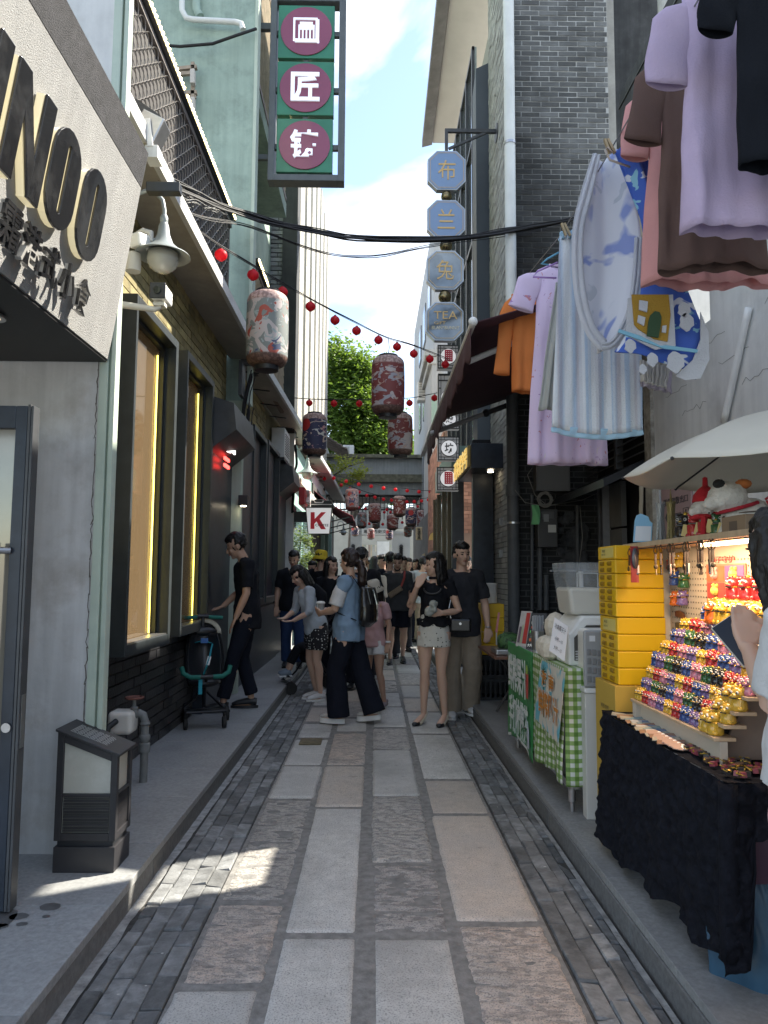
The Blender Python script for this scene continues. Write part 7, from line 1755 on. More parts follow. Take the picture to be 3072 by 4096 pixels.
# ================= yellow crates =================
yel = M('crate_yellow', (.66,.40,.008), .42, n=2, na=.06); yeld = M('crate_yellow_deep', (.27,.15,.004), .6)
def crate_block(X0, X1, Y0, Y1, Z0, Z1, n, label, plate=True, slots=True):
    t = thing('yellow_crate', label, 'crate', ((X0+X1)/2, (Y0+Y1)/2, Z0), 'stacked yellow plastic crates')
    h = (Z1-Z0)/n
    for k in range(n):
        o = obj('tier', MB().box(X0, X1, Y0, Y1, Z0+h*k+.0008, Z0+h*(k+1)-.0008), yel, t, bv=.006)
        if slots:
            for i in range(2):
                for j in range(2):
                    if plate and k == n-1: continue
                    y = Y0+(Y1-Y0)*(.30+.42*i); z = Z0+h*(k+.28+.46*j)
                    obj('slot', MB().tube([(X0-.002,y-.026,z),(X0-.002,y+.026,z)], [(.006,.011),(.006,.011)], 8), yeld, o)
    if plate:
        pl_ = obj('name_plate', MB().box(X0-.003,X0-.0008,Y0+.02,Y1-.06,Z1-h*.86,Z1-h*.14), M('plate_pale', (.62,.50,.14), .4), t)
        text('美团', 'lettering', sgk, (X0-.0035,(Y0+Y1)/2+.03,Z1-h*.35), (0,-1,0), (0,0,1), .05, .014, pl_, depth=.001)
        text('放置小哥', 'lettering', sgk, (X0-.0035,(Y0+Y1)/2+.03,Z1-h*.62), (0,-1,0), (0,0,1), .06, .010, pl_, depth=.001)
    return t
CY0, CY1, CX0, CX1 = 3.55, 3.82, 1.165, 1.40
zA_, zB_, zC_ = AT(2470,2180,CY0).z, AT(2470,2470,CY0).z, AT(2470,2742,CY0).z
crate_block(CX0, CX1, CY0, CY1, zB_+.0015, zA_, 5, 'upper tall yellow delivery crate beside the display shelf')
crate_block(CX0+.004, CX1+.004, CY0, CY1, zC_+.001, zB_, 4, 'lower yellow delivery crate in the tall stack')
t = thing('yellow_carton', 'mustard carton box with a small black logo under the yellow crates', 'box', (1.26, 3.66, SH))
obj('carton', MB().box(CX0-.02, CX1-.02, CY0-.02, CY1+.02, SH, zC_), M('carton_mustard', (.46,.30,.05), .7, n=3, na=.06), t, bv=.003)
text('美团·充电', 'lettering', sgk, (CX0-.021,(CY0+CY1)/2,zC_-.12), (0,-1,0), (0,0,1), .12, .022, t, depth=.001)
# ================= juice stall =================
SX0, SX1, SYn, SYm, SYf, SZ = 1.045, 1.55, 4.05, 4.80, 5.66, .885
js_ = thing('juice_stall', 'steel framed juice stall table wrapped in green banner and gingham', 'stall', (1.3, 4.9, SH))
obj('table_top', MB().box(SX0, SX1, SYn, SYf, SZ-.03, SZ-.001), M('steel_dull', (.42,.42,.41), .35, m=.6), js_)
for x in (SX0+.04, SX1-.04):
    for y in (SYn+.05, SYf-.06): obj('leg', MB().tube([(x,y,SH),(x,y,SH+.05),(x,y,SH+.055),(x,y,SZ-.03)], [.014,.014,.022,.022], 12), steel, js_, smooth=40)
obj('frame', MB().box(SX0+.02,SX1-.02,SYn+.03,SYn+.05,.24,.28).box(SX0+.02,SX0+.04,SYn+.05,SYf-.05,.24,.28), steel, js_)
def gingham(nm, ax):
    m = bpy.data.materials.new(nm); m.use_nodes = True; nt = m.node_tree; L = nt.links; p = nt.nodes['Principled BSDF']; p.inputs['Roughness'].default_value = .45
    t = nd(nt, 'ShaderNodeNewGeometry'); x = nd(nt, 'ShaderNodeSeparateXYZ'); L.new(t.outputs['Position'], x.inputs[0])
    fs = []
    for s in ax:
        a = nd(nt, 'ShaderNodeMath', operation='MULTIPLY'); L.new(x.outputs[s], a.inputs[0]); a.inputs[1].default_value = 1/.046
        f = nd(nt, 'ShaderNodeMath', operation='FRACT'); L.new(a.outputs[0], f.inputs[0]); g = nd(nt, 'ShaderNodeMath', operation='GREATER_THAN'); L.new(f.outputs[0], g.inputs[0]); g.inputs[1].default_value = .5; fs.append(g.outputs[0])
    a = nd(nt, 'ShaderNodeMath', operation='ADD'); L.new(fs[0], a.inputs[0]); L.new(fs[1], a.inputs[1])
    r = nd(nt, 'ShaderNodeMath', operation='MULTIPLY'); L.new(a.outputs[0], r.inputs[0]); r.inputs[1].default_value = .5
    cr_ = nd(nt, 'ShaderNodeValToRGB'); cr_.color_ramp.interpolation = 'CONSTANT'; e = cr_.color_ramp.elements; e[0].color = (.66,.68,.62,1); e[1].position = .4; e[1].color = (.25,.38,.13,1); e2 = cr_.color_ramp.elements.new(.8); e2.color = (.11,.22,.04,1)
    L.new(r.outputs[0], cr_.inputs[0]); L.new(cr_.outputs[0], p.inputs['Base Color']); return m
def hang(y0, y1, x, z1, z0f, rip, nm, mat, par, nu=60, nv=30):
    def f(u, v):
        y = y0+(y1-y0)*u; z = z1+(z0f(u)-z1)*v; return Vector((x - rip*v*(1+math.sin(u*19)) - .004 - .003*math.sin(v*9+u*7), y, z))
    o = obj(nm, MB().grid(f, nu, nv), mat, par, smooth=True); so = o.modifiers.new('t','SOLIDIFY'); so.thickness = .002; return o
gy = gingham('gingham_side', ('Y','Z')); gx = gingham('gingham_end', ('X','Z')); gt = gingham('gingham_top', ('X','Y'))
gcl = thing('gingham_cloth', 'green and white gingham oilcloth over the near half of the juice stall', 'tablecloth', (1.3, 4.4, SZ))
hang(SYn, SYm+.06, SX0-.006, SZ+.004, lambda u: .27+.0*u+.02*math.sin(u*6), .014, 'side_drop', gy, gcl)
def gend(u, v): return Vector((SX0-.01+.42*u, SYn-.008-.012*v*(1+math.sin(u*14)), SZ+.004+(.265-SZ)*v))
o = obj('end_drop', MB().grid(gend, 40, 20), gx, gcl, smooth=True); so = o.modifiers.new('t','SOLIDIFY'); so.thickness = .002
obj('top_sheet', MB().box(SX0-.006,SX1,SYn-.004,SYm+.05,SZ+.0005,SZ+.004), gt, gcl)
grn_b = M('banner_green', (.045,.24,.075), .4, n=3, na=.08)
gbn = thing('green_banner', 'green banner with tall white Chinese lettering on the far half of the juice stall', 'banner', (SX0, 5.3, SH))
hang(SYm, SYf, SX0-.012, SZ+.012, lambda u: .20+.05*math.sin(math.pi*u)+.0*u, .006, 'banner_cloth', grn_b, gbn)
obj('clear_film', MB().box(SX0-.01,SX1,SYm+.052,SYf,SZ+.0005,SZ+.006), M('film', (.5,.52,.50), .1, coat=.5), gbn)
lw = M('banner_white', (.66,.70,.68), .4)
text('鲜榨果汁', 'lettering', lw, (SX0-.034,5.24,.70), (0,-1,0), (0,0,1), .66, .26, gbn, depth=.002, bold=.02)
text('手打柠檬茶', 'lettering', lw, (SX0-.040,5.18,.41), (0,-1,0), (0,0,1), .66, .26, gbn, depth=.002, bold=.02)
obj('drink_picture', MB().prism([(-.03,-.09),(.03,-.09),(.045,.07),(-.045,.07)], (SX0-.034,4.90,.68), (0,-1,0), (0,0,1), (-1,0,0), .002), M('drink_red', (.5,.07,.06), .4), gbn)
obj('lime_slice', MB().lathe([(1e-6,0),(.03,0),(.03,.002)], (SX0-.036,4.89,.775), 14, ax=(-1,0,0)), M('lime', (.3,.45,.08), .4), gbn)
obj('bottle_picture', MB().prism([(-.03,-.08),(.03,-.08),(.03,.03),(.012,.06),(.012,.09),(-.012,.09),(-.012,.06),(-.03,.03)], (SX0-.04,4.86,.36), (0,-1,0), (0,0,1), (-1,0,0), .002), M('bottle_pale', (.55,.58,.66), .4), gbn)
obj('white_border', MB().grid(lambda u, v: Vector((SX0-.022-.004*math.sin(u*19), SYm+(SYf-SYm)*u, .20+.05*math.sin(math.pi*u)-.0+.02*v)), 30, 1), lw, gbn)
# coconut poster hung slanting
cpz = [WX(2168,2640,SX0-.05), WX(2262,2690,SX0-.05), WX(2234,2972,SX0-.05), WX(2138,2868,SX0-.05)]
cpo = thing('coconut_poster', 'coconut juice poster with orange lettering and palm trees on the gingham', 'poster', cpz[3])
dx_ = Vector((-.004,0,0))
obj('sheet', MB().add([p for p in cpz]+[p+dx_ for p in cpz], [(0,1,2,3),(7,6,5,4),(0,4,5,1),(1,5,6,2),(2,6,7,3),(3,7,4,0)]), printed('poster_beach', (.60,.56,.48), [(4,.50,.56,(.14,.42,.52),2,1),(5,.66,.70,(.62,.60,.55),5,1)]), cpo)
pc = (cpz[0]+cpz[1]+cpz[2]+cpz[3])/4; uu = (cpz[1]-cpz[0]).normalized(); W_ = (cpz[1]-cpz[0]).length; Hh_ = (cpz[0]-cpz[3]).length
org_m = M('poster_orange', (.62,.24,.03), .4); upv = Vector((0,.0,1))
text('海 南', 'lettering_outline', white, pc+Vector((-.007,0,Hh_*.22)), (0,-1,0), (0,0,1), W_*.58, Hh_*.24, cpo, depth=.001, bold=.06)
text('海 南', 'lettering', org_m, pc+Vector((-.0095,0,Hh_*.22)), (0,-1,0), (0,0,1), W_*.56, Hh_*.22, cpo, depth=.001, bold=.02)
text('鲜榨椰汁', 'lettering_outline', white, pc+Vector((-.007,0,-Hh_*.10)), (0,-1,0), (0,.0,1), W_*.90, Hh_*.36, cpo, depth=.001, bold=.06)
text('鲜榨椰汁', 'lettering', org_m, pc+Vector((-.0095,0,-Hh_*.10)), (0,-1,0), (0,.0,1), W_*.88, Hh_*.34, cpo, depth=.001, bold=.02)
mb = MB(); pc0 = cpz[0]+Vector((-.007,-.06,-.06))
for k in range(9): a = -.3+k*.45; mb.prism([(0,-.006),(.08*math.cos(a)+.02,.05*math.sin(a)-.05*abs(math.cos(a))*.4),(0,.006)], pc0, (0,-1,0), (0,0,1), (-1,0,0), .0012)
mb.prism([(-.006,0),(.004,0),(.0,-.26),(-.014,-.26)], pc0, (0,-1,0), (0,0,1), (-1,0,0), .001)
obj('palm_picture', mb, M('palm_dark', (.03,.09,.03), .5), cpo)
# appliances on the stall
mc = thing('ice_machine', 'white box shaped drink machine with dark open front and handwritten price sheet', 'machine', (1.30, 4.25, SZ))
x0,x1,z0,z1 = RC(2262,2668,2440,2470,4.2)
obj('casing', MB().prism([(0,0),(.52,0),(.52,z1-z0),(.08,z1-z0),(0,z1-z0-.10)], (x0,4.14,SZ+.005), (1,0,0), (0,0,1), (0,1,0), .40), white, mc, bv=.012)
obj('front_recess', MB().prism([(.03,.03),(.50,.03),(.50,z1-z0-.05),(.10,z1-z0-.05),(.03,z1-z0-.12)], (x0,4.137,SZ+.005), (1,0,0), (0,0,1), (0,-1,0), .004), M('machine_dark', (.07,.065,.06), .4), mc)
mb = MB()
for k in range(4): mb.box(x0+.035,x0+.09,4.126,4.1325,SZ+.04+.014*k,SZ+.047+.014*k)
obj('vent', mb, M('vent_white', (.5,.5,.5), .4), mc)
ps = thing('price_sheet', 'white paper sheet with handwritten coconut juice prices 10 and 15', 'sign', AT(2215, 2640, 4.05))
A_, B_, C_, D_ = AT(2218,2470,4.02), AT(2272,2505,4.0), AT(2258,2645,4.0), AT(2196,2602,4.02)
obj('paper', MB().add([A_,B_,C_,D_]+[p+Vector((.004,.004,0)) for p in (A_,B_,C_,D_)], [(0,1,2,3),(7,6,5,4),(0,4,5,1),(1,5,6,2),(2,6,7,3),(3,7,4,0)]), M('paper_white', (.64,.65,.68), .5), ps)
su = (B_-A_).normalized(); sd_ = (A_-D_).normalized(); sn = su.cross(sd_)
for txt, f_, w_, h_ in (('冰爽椰子汁', .80, .80, .16), ('小杯—10', .46, .56, .13), ('大杯—15', .20, .56, .13)):
    c = D_.lerp(A_, f_).lerp(C_.lerp(B_, f_), .5); text(txt, 'handwriting', sgk, c + sn*.003, su, sd_, (B_-A_).length*w_, (A_-D_).length*h_, ps, depth=.001)
# clear dispenser tank with milky drink
x0,x1,z0,z1 = RC(2244,2465,2425,2250,4.25)
tk = thing('drink_tank', 'clear drink tank half full of milky white juice on top of the machine', 'dispenser', ((x0+x1)/2, 4.3, z0))
zb_ = SZ+.005+(AT(2262,2470,4.2).z-AT(2262,2668,4.2).z)
cl_m = M('clear_plastic', (.80,.84,.86), .04, al=.16, coat=.6)
def tankf(z): 
    t_ = (z-zb_)/(z1-zb_); return .018*(1-t_)*2.2
def tank(mb, za, zc, ins, mi=0):
    for (a, b) in ((za, zc),):
        e0, e1 = tankf(a)+ins, tankf(b)+ins
        mb.hexa([(x0+e0,4.16+e0,a),(x1,4.16+e0,a),(x1,4.5,a),(x0+e0,4.5,a),(x0+e1,4.16+e1,b),(x1,4.16+e1,b),(x1,4.5,b),(x0+e1,4.5,b)], mi)
lvl = zb_+(z1-zb_)*.52
mb = MB(); tank(mb, zb_+.002, lvl, .006); obj('juice', mb, M('milky_juice', (.60,.57,.50), .3), tk, bv=.02)
mb = MB(); tank(mb, zb_+.001, z1-.04, 0); obj('tank', mb, cl_m, tk, bv=.025)
obj('lid', MB().box(x0-.008,x1+.0,4.15,4.51,z1-.052,z1-.04).box(x0+.008,x1-.01,4.165,4.5,z1-.039,z1), cl_m, tk, bv=.012)
obj('stirrer', MB().tube([((x0+x1)/2,4.3,lvl-.03),((x0+x1)/2,4.3,z1-.05)], .014, 10).tube([(x0+.10,4.28,lvl-.02),(x0+.10,4.28,z1-.06),(x0+.22,4.28,z1-.06),(x0+.22,4.28,lvl-.02)], .004, 6), M('stir_white', (.55,.56,.58), .3), tk, smooth=40)
# coconuts in netting, straw cup, menu boards
for k, (px, py, Y, s, lab) in enumerate(((2182,2560,4.62,.058,'peeled white coconut, left one at the front'),(2200,2595,4.45,.062,'peeled white coconut, nearest to the price sheet'),(2222,2500,4.7,.072,'netted coconut behind the price sheet'),(2172,2540,4.78,.05,'small pale coconut at the back of the cluster'))):
    c = AT(px, py, Y); c.z = SZ+.006+s*1.15 if k != 2 else c.z
    o = obj('coconut', MB().lathe([(s*.45,-s*1.15),(s*.85,-s*.85),(s*1.0,-s*.2),(s*.92,s*.45),(s*.5,s*.95),(1e-5,s*1.15)], c, 10), M('coconut_white', (.62,.56,.46), .5, n=60, na=.1, b=.3, bs=80)); tag(o, lab, 'coconut', 'white coconuts on the stall')
c = AT(2150, 2520, 5.0); c.z = SZ+.006
sc_ = thing('straw_cup', 'steel cup packed with grey straws behind the menu board', 'cup', c)
obj('cup', MB().lathe([(.038,0),(.045,.13)], c, 16), steel, sc_, smooth=40)
mb = MB()
for k in range(30): a = rr4.random()*6.28; r_ = rr4.uniform(.0,.036); mb.tube([(c.x+math.cos(a)*r_,c.y+math.sin(a)*r_,c.z+.05),(c.x+math.cos(a)*r_*1.1,c.y+math.sin(a)*r_*1.1,c.z+.215+rr4.uniform(0,.02))], .0045, 6)
obj('straws', mb, M('straw_grey', (.33,.34,.36), .4), sc_)
def standee(px0, px1, py0, py1, Y, name, label, m):
    a = AT(px0, py1, Y); b = AT(px1, py1, Y); h = AT(px0, py0, Y).z-a.z; z = SZ+.006
    P = [Vector((a.x,Y,z)), Vector((b.x,Y-.05,z)), Vector((b.x+.06,Y+.03,z+h)), Vector((a.x+.06,Y+.08,z+h))]
    t = thing(name, label, 'menu board', P[0]); n_ = (P[1]-P[0]).cross(P[3]-P[0]).normalized()*.006
    if n_.y > 0: n_ = -n_
    obj('board', MB().add(P+[p-n_ for p in P], [(0,1,2,3),(7,6,5,4),(0,4,5,1),(1,5,6,2),(2,6,7,3),(3,7,4,0)]), m, t); return t, P, n_
t, P, n_ = standee(2062,2100,2412,2550,5.3,'menu_board','acrylic menu board with pale drink photos and a red stripe', M('menu_pale', (.38,.36,.35), .2, coat=.5, n=6, na=.25))
u_ = (P[1]-P[0]); w_ = (P[3]-P[0])
def on(P, a, b, n_, d): return P[0] + (P[1]-P[0])*a + (P[3]-P[0])*b + n_.normalized()*d
def quad(P, a0, a1, b0, b1, n_, d=.004): q = [on(P,a0,b0,n_,d),on(P,a1,b0,n_,d),on(P,a1,b1,n_,d),on(P,a0,b1,n_,d)]; return MB().add(q+[x-n_.normalized()*.002 for x in q], [(0,1,2,3),(7,6,5,4),(0,4,5,1),(1,5,6,2),(2,6,7,3),(3,7,4,0)])
obj('red_stripe', quad(P,.55,.9,.08,.95,n_), M('menu_red', (.38,.03,.03), .3), t); obj('cup_picture', quad(P,.1,.3,.1,.55,n_), M('menu_grape', (.10,.07,.10), .3), t); obj('cup_picture', quad(P,.34,.48,.1,.6,n_), M('menu_melon', (.33,.35,.22), .3), t)
t, P, n_ = standee(2102,2160,2424,2565,5.1,'menu_board','black board with neon green, violet and orange handwritten menu', M('menu_black', (.012,.012,.012), .35))
nm_ = [((.35,.12,.55),'冰 乐',.86,.35),((.6,.65,.6),'手打柠檬',.72,.8),((.55,.10,.05),'红茶绿',.60,.7),((.10,.50,.12),'绿茉莉橙',.47,.8),((.6,.65,.6),'百香果',.36,.6),((.55,.14,.04),'百香鲜橙',.25,.75),((.65,.68,.66),'大杯15小杯',.10,.85)]
for c_, s_, b_, w2 in nm_:
    text(s_, 'handwriting', M('chalk_%d%d' % (int(c_[0]*100), int(c_[1]*100)), c_, .5, em=.15), on(P,.5,b_,n_,.003), P[1]-P[0], P[3]-P[0], (P[1]-P[0]).length*w2, (P[3]-P[0]).length*.085, t, depth=.001)
# grey-fronted appliance on a white cabinet
x0,x1,z0,z1 = RC(2327,2748,2420,2518,3.98)
ap = thing('appliance', 'pale appliance with rounded grey louvred face on the white cabinet', 'appliance', (x0, 4.0, z0))
obj('shell', MB().box(x0+.02,x1+.08,3.97,4.30,z0,z1), wplastic, ap, bv=.03, seg=4)
fp = obj('face_panel', MB().box(x0,x0+.105,3.945,3.969,z0+.002,z1-.002), M('face_grey', (.30,.31,.32), .45), ap, bv=.02, seg=4)
for i in range(3):
    for j in range(4): obj('grille_cell', MB().box(x0+.014+.028*i,x0+.036+.028*i,3.939,3.9445,z0+.03+.047*j-.003*i,z0+.062+.047*j-.003*i), M('cell_grey', (.20,.205,.21), .5), fp, bv=.004)
obj('sticker', MB().box(x0+.03,x0+.06,3.942,3.9448,z1-.06,z1-.03), M('paper_white', (.64,.65,.68)), fp)
x0,x1,zz0,zz1 = RC(2337,3200,2430,2745,3.97)
fz = thing('white_cabinet', 'narrow white cabinet between the gingham stall and the souvenir table', 'cabinet', (x0, 4, SH))
obj('carcass', MB().box(x0,x0+.30,3.96,4.035,SH,z0-.03), M('cabinet_white', (.60,.59,.55), .5, n=3, na=.05), fz, bv=.004)
obj('lid', MB().box(x0-.004,x0+.304,3.95,4.036,z0-.028,z0-.002), white, fz, bv=.004)
obj('seam', MB().box(x0+.075,x0+.078,3.957,3.96,SH+.02,z0-.03), dkgrey, fz)
# ---------- far end of the stall row ----------
FY = 7.7
x0,x1,z0,z1 = RC(1925,2620,1995,2440,FY)
crate_block(x0, x1+.05, FY, FY+.30, AT(1950,2620,FY).z, AT(1950,2528,FY).z, 2, 'lower yellow crate behind the man in beige trousers', False, False)
crate_block(x0+.01, x1+.06, FY, FY+.30, AT(1950,2527,FY).z, AT(1950,2415,FY).z, 2, 'upper yellow crate under the white bucket', False, False)
q = AT(1965, 2414, FY); o = obj('bucket', MB().lathe([(.085,0),(.088,.20),(.092,.205),(.088,.21)], q+Vector((0,.15,0)), 24), wplastic, smooth=40); tag(o, 'dull white round bucket on top of the far yellow crates', 'bucket')
zc0 = AT(1950,2622,FY).z
for k, (za, zb__) in enumerate(((SH, SH+(zc0-SH)*.5-.003), (SH+(zc0-SH)*.5, zc0-.003))):
    t = thing('black_crate', ['lower black plastic crate on the pavement under the yellow ones','upper black plastic crate under the yellow ones'][k], 'crate', (x0+.15, FY, za), 'black plastic crates')
    mb = MB(); xa, xb = x0-.03, x0+.30
    mb.box(xa,xb,FY-.02,FY-.005,za,za+.03).box(xa,xb,FY-.02,FY-.005,zb__-.04,zb__)
    obj('shell', mb.box(xa,xa+.02,FY-.0045,FY+.30,za,zb__).box(xb-.02,xb,FY-.0045,FY+.30,za,zb__).box(xa+.021,xb-.021,FY+.28,FY+.30,za,zb__).box(xa+.021,xb-.021,FY-.0045,FY+.28,za,za+.02), black, t)
    for i in range(7): obj('slat', MB().box(xa+.01+i*.05,xa+.03+i*.05,FY-.018,FY-.007,za+.0305,zb__-.0405), black, t)
wt = thing('small_table', 'folding brown topped table holding a steel tray and melon', 'table', (1.2, 6.7, SH))
a_ = AT(1950,2620,6.6)
tzz = AT(2000,2618,6.4).z
obj('table_top', MB().box(a_.x,1.62,6.2,7.2,tzz-.02,tzz), M('board_brown', (.16,.075,.05), .4), wt)
for s in (0, 1): obj('leg', MB().tube([(a_.x+.15,6.35+.7*s,SH),(a_.x+.5,6.4+.6*s,tzz-.02)], .012, 8), dkgrey, wt); obj('leg', MB().tube([(a_.x+.55,6.35+.7*s,SH),(a_.x+.12,6.4+.6*s,tzz-.02)], .012, 8), dkgrey, wt)
q = AT(2015,2600,6.4)
tr_ = obj('steel_tray', MB().box(q.x-.08,q.x+.16,6.3,6.6,tzz+.001,tzz+.05), steel, bv=.01); tag(tr_, 'shallow steel tray on the brown table', 'tray')
o = obj('watermelon', MB().lathe([(1e-5,-.11),(.06,-.085),(.082,-.03),(.082,.03),(.06,.085),(1e-5,.11)], (q.x+.05,6.44,tzz+.105), 20, ax=(1,.2,0)), printed('melon', (.05,.13,.04), [(22,.5,.56,(.015,.04,.015),1,1)]), smooth=True); tag(o, 'striped green watermelon lying in the steel tray', 'watermelon')
kn = thing('hanging_knife', 'red and white handled peeler leaning in front of the far yellow crate', 'tool', AT(1990,2520,6.2))
obj('handle', MB().bar(AT(1985,2530,6.2), AT(1996,2450,6.2), .016, .012, up=(0,1,0)), M('handle_red', (.42,.16,.16), .4), kn); obj('blade', MB().bar(AT(1986,2580,6.2), AT(1986,2531,6.2), .010, .006, up=(0,1,0)), steel, kn)
# ================= people =================
skin = M('skin', (.56,.36,.265), .5, n=6, na=.05, sub=.08)
skin2 = M('skin_tan', (.46,.28,.195), .5, n=6, na=.05, sub=.08)
hair_b = M('hair_black', (.010,.009,.009), .38, n=40, na=.5, vs=(1,1,.1), b=.5, bs=90, spec=.4)
hair_br = M('hair_brown', (.022,.012,.010), .4, n=40, na=.5, vs=(1,1,.1), b=.5, bs=90)
eye_d = M('eye_dark', (.02,.014,.012), .2); lip = M('lips', (.33,.10,.09), .5)
V = Vector
def fab(n, c, **k): return M('fabric_'+n, c, .9, **{**dict(n=9, na=.12, b=.3, bs=120, spec=.15), **k})
def person(label, loc, h, rz, P={}, top=None, bot=None, shoe=None, hair='short', hm=None, sk=None, vox=.009, head=(0,0), w=1.0, extra=None, group=None, hat=None, fem=False, lean=0, bag=None):
    """P overrides joints (metres for a 1.65 m figure facing -y); head = (yaw, pitch) degrees"""
    s = h/1.65; sk = sk or skin; hm = hm or hair_b
    J = dict(pel=(0,0,.88), wai=(0,0,1.03), che=(0,0,1.22), nek=(0,.012,1.385), hed=(0,-.008,1.535),
             sa=(-.165,.012,1.335), ea=(-.205,.03,1.07), wa=(-.20,-.03,.845), ha=(-.19,-.05,.76),
             sb=(.165,.012,1.335), eb=(.205,.03,1.07), wb=(.20,-.03,.845), hb=(.19,-.05,.76),
             ja=(-.085,0,.86), ka=(-.09,-.015,.47), fa=(-.09,.02,.08), ta=(-.105,-.13,.035),
             jb=(.085,0,.86), kb=(.09,-.015,.47), fb=(.09,.02,.08), tb=(.105,-.13,.035))
    J.update(P); J = {k: V(v)*s for k, v in J.items()}
    if lean:
        q = Matrix.Rotation(R(lean), 3, 'X'); o_ = J['pel']
        for k in ('wai','che','nek','hed','sa','sb'):
            if k not in P: J[k] = o_ + q @ (J[k]-o_)
        for a in 'ab':
            for k in ('e','w','h'):
                if k+a not in P: d = J['s'+a] - V(((-.165 if a == 'a' else .165), .012, 1.335))*s; J[k+a] = J[k+a] + d
    t = thing('person', label, 'person', loc, group, rz)
    W = w*s; mb = MB(); hr = Matrix.Rotation(R(head[0]), 3, 'Z') @ Matrix.Rotation(R(head[1]), 3, 'X'); hc = J['hed']
    def hp(x, y, z): return hc + hr @ (V((x, y, z))*s)
    sh = .92 if fem else 1.04
    mb.tube([J['pel']-V((0,0,.05*s)), J['pel'], J['wai'], J['che'], J['nek']-(J['nek']-J['che'])*.28, J['nek']-(J['nek']-J['che'])*.08], [(.13*W,.085*W),(.14*W,.10*W),(.115*W*sh,.085*W),(.135*W*sh,.095*W),(.11*W*sh,.075*W),(.055*W,.05*W)], 16)
    mb.tube([J['nek']-(J['nek']-J['che'])*.2, J['nek'], hc-(hr@V((0,-.01,.06)))*s], [.058*s,.050*s*(1 if not fem else .9),.048*s*(1 if not fem else .9)], 12)
    def ell(c, rx, ry, rz_, n=16):
        k = 9; vs = []; 
        for i in range(k+1):
            a = math.pi*i/k
            for j in range(n):
                b = 2*math.pi*j/n; vs.append(c + hr @ V((math.sin(a)*math.cos(b)*rx, math.sin(a)*math.sin(b)*ry, -math.cos(a)*rz_))*s)
        mb.add(vs, [(i*n+j, i*n+(j+1)%n, (i+1)*n+(j+1)%n, (i+1)*n+j) for i in range(k) for j in range(n)])
    ell(hp(0,.012,.025), .074, .090, .088); ell(hp(0,-.022,-.035), .056, .060, .070); ell(hp(0,-.055,-.085), .026, .022, .020, 10)
    mb.tube([hp(0,-.078,.012), hp(0,-.100,-.028), hp(0,-.080,-.038)], [.008*s,.013*s,.010*s], 8)
    for q in (-1, 1): ell(hp(q*.075,.012,-.01), .009, .020, .030, 8); ell(hp(q*.034,-.062,-.026), .022, .018, .022, 8)
    for a, sg in (('a', -1), ('b', 1)):
        S, E, Wr, H = J['s'+a], J['e'+a], J['w'+a], J['h'+a]
        mb.tube([J['nek'].lerp(S, .35)-V((0,0,.02*s)), S+V((-sg*.012*s,0,0)), S.lerp(E,.35), E, E.lerp(Wr,.3), Wr], [.05*W,.052*W,.046*W,.036*W,.037*W,.0245*s], 10)
        d = (H-Wr).normalized(); up = V((0,1,0)) if abs(d.y) < .8 else V((0,0,1)); x = d.cross(up).normalized(); y = x.cross(d)
        x, y = y, x
        palm = [Wr - d*.01*s, Wr + d*.045*s, Wr + d*.085*s]
        for f in range(4):
            o_ = y*((f-1.5)*.0185*s); ln = (.060,.072,.066,.050)[f]*s
            mb.tube([palm[0]+o_*.6, palm[1]+o_*.95, palm[2]+o_], [.013*s,.0135*s,.0105*s], 6)
            b0 = palm[2]+o_; mb.tube([b0-d*.01*s, b0+d*ln*.5+x*.006*s, b0+d*ln*.9+x*.022*s], [.0095*s,.0088*s,.0070*s], 6)
        mb.tube([Wr+d*.015*s+y*.022*s, Wr+d*.05*s+y*.045*s, Wr+d*.085*s+y*.048*s+x*.01*s], [.013*s,.0115*s,.0085*s], 6)
        Jj, K, F, T = J['j'+a], J['k'+a], J['f'+a], J['t'+a]
        mb.tube([Jj+V((0,0,.03*s)), Jj.lerp(K,.3), Jj.lerp(K,.75), K, K.lerp(F,.28)+V((0,.012*s,0)), K.lerp(F,.7), F], [.088*W,.086*W,.062*W,.049*W,.054*W,.036*s,.029*s], 12)
        hd = (T-F); hd.z = 0; hd.normalize()
        mb.tube([F+V((0,0,-.01*s))-hd*.035*s, F+V((0,0,-.035*s))+hd*.03*s, T-hd*.02*s, T+hd*.02*s], [(.026*s,.030*s),(.030*s,.032*s),(.036*s,.020*s),(.024*s,.012*s)], 10)
    me = fuse(mb, vox, 2, 'body'); me.materials.append(sk); b = put('body', me, t)
    # face
    for q in (-1, 1):
        for nm, c, r_, m_ in (('eye', hp(q*.031,-.079,.004), (.014,.006,.0058), eye_d), ('eyebrow', hp(q*.032,-.082,.026), (.019,.005,.0038), hm)):
            e = MB(); n = 8; k = 5; vs = []
            for i in range(k+1):
                a = math.pi*i/k
                for j in range(n): bb_ = 2*math.pi*j/n; vs.append(c + hr @ V((math.sin(a)*math.cos(bb_)*r_[0], math.sin(a)*math.sin(bb_)*r_[1], -math.cos(a)*r_[2]))*s)
            e.add(vs, [(i*n+j, i*n+(j+1)%n, (i+1)*n+(j+1)%n, (i+1)*n+j) for i in range(k) for j in range(n)])
            put(nm, e.mesh(nm, m_, smooth=True), t)
    put('lips', MB().tube([hp(-.020,-.079,-.058), hp(0,-.088,-.056), hp(.020,-.079,-.058)], [.003*s,.0062*s,.003*s], 6).mesh('lips', lip, smooth=True), t)
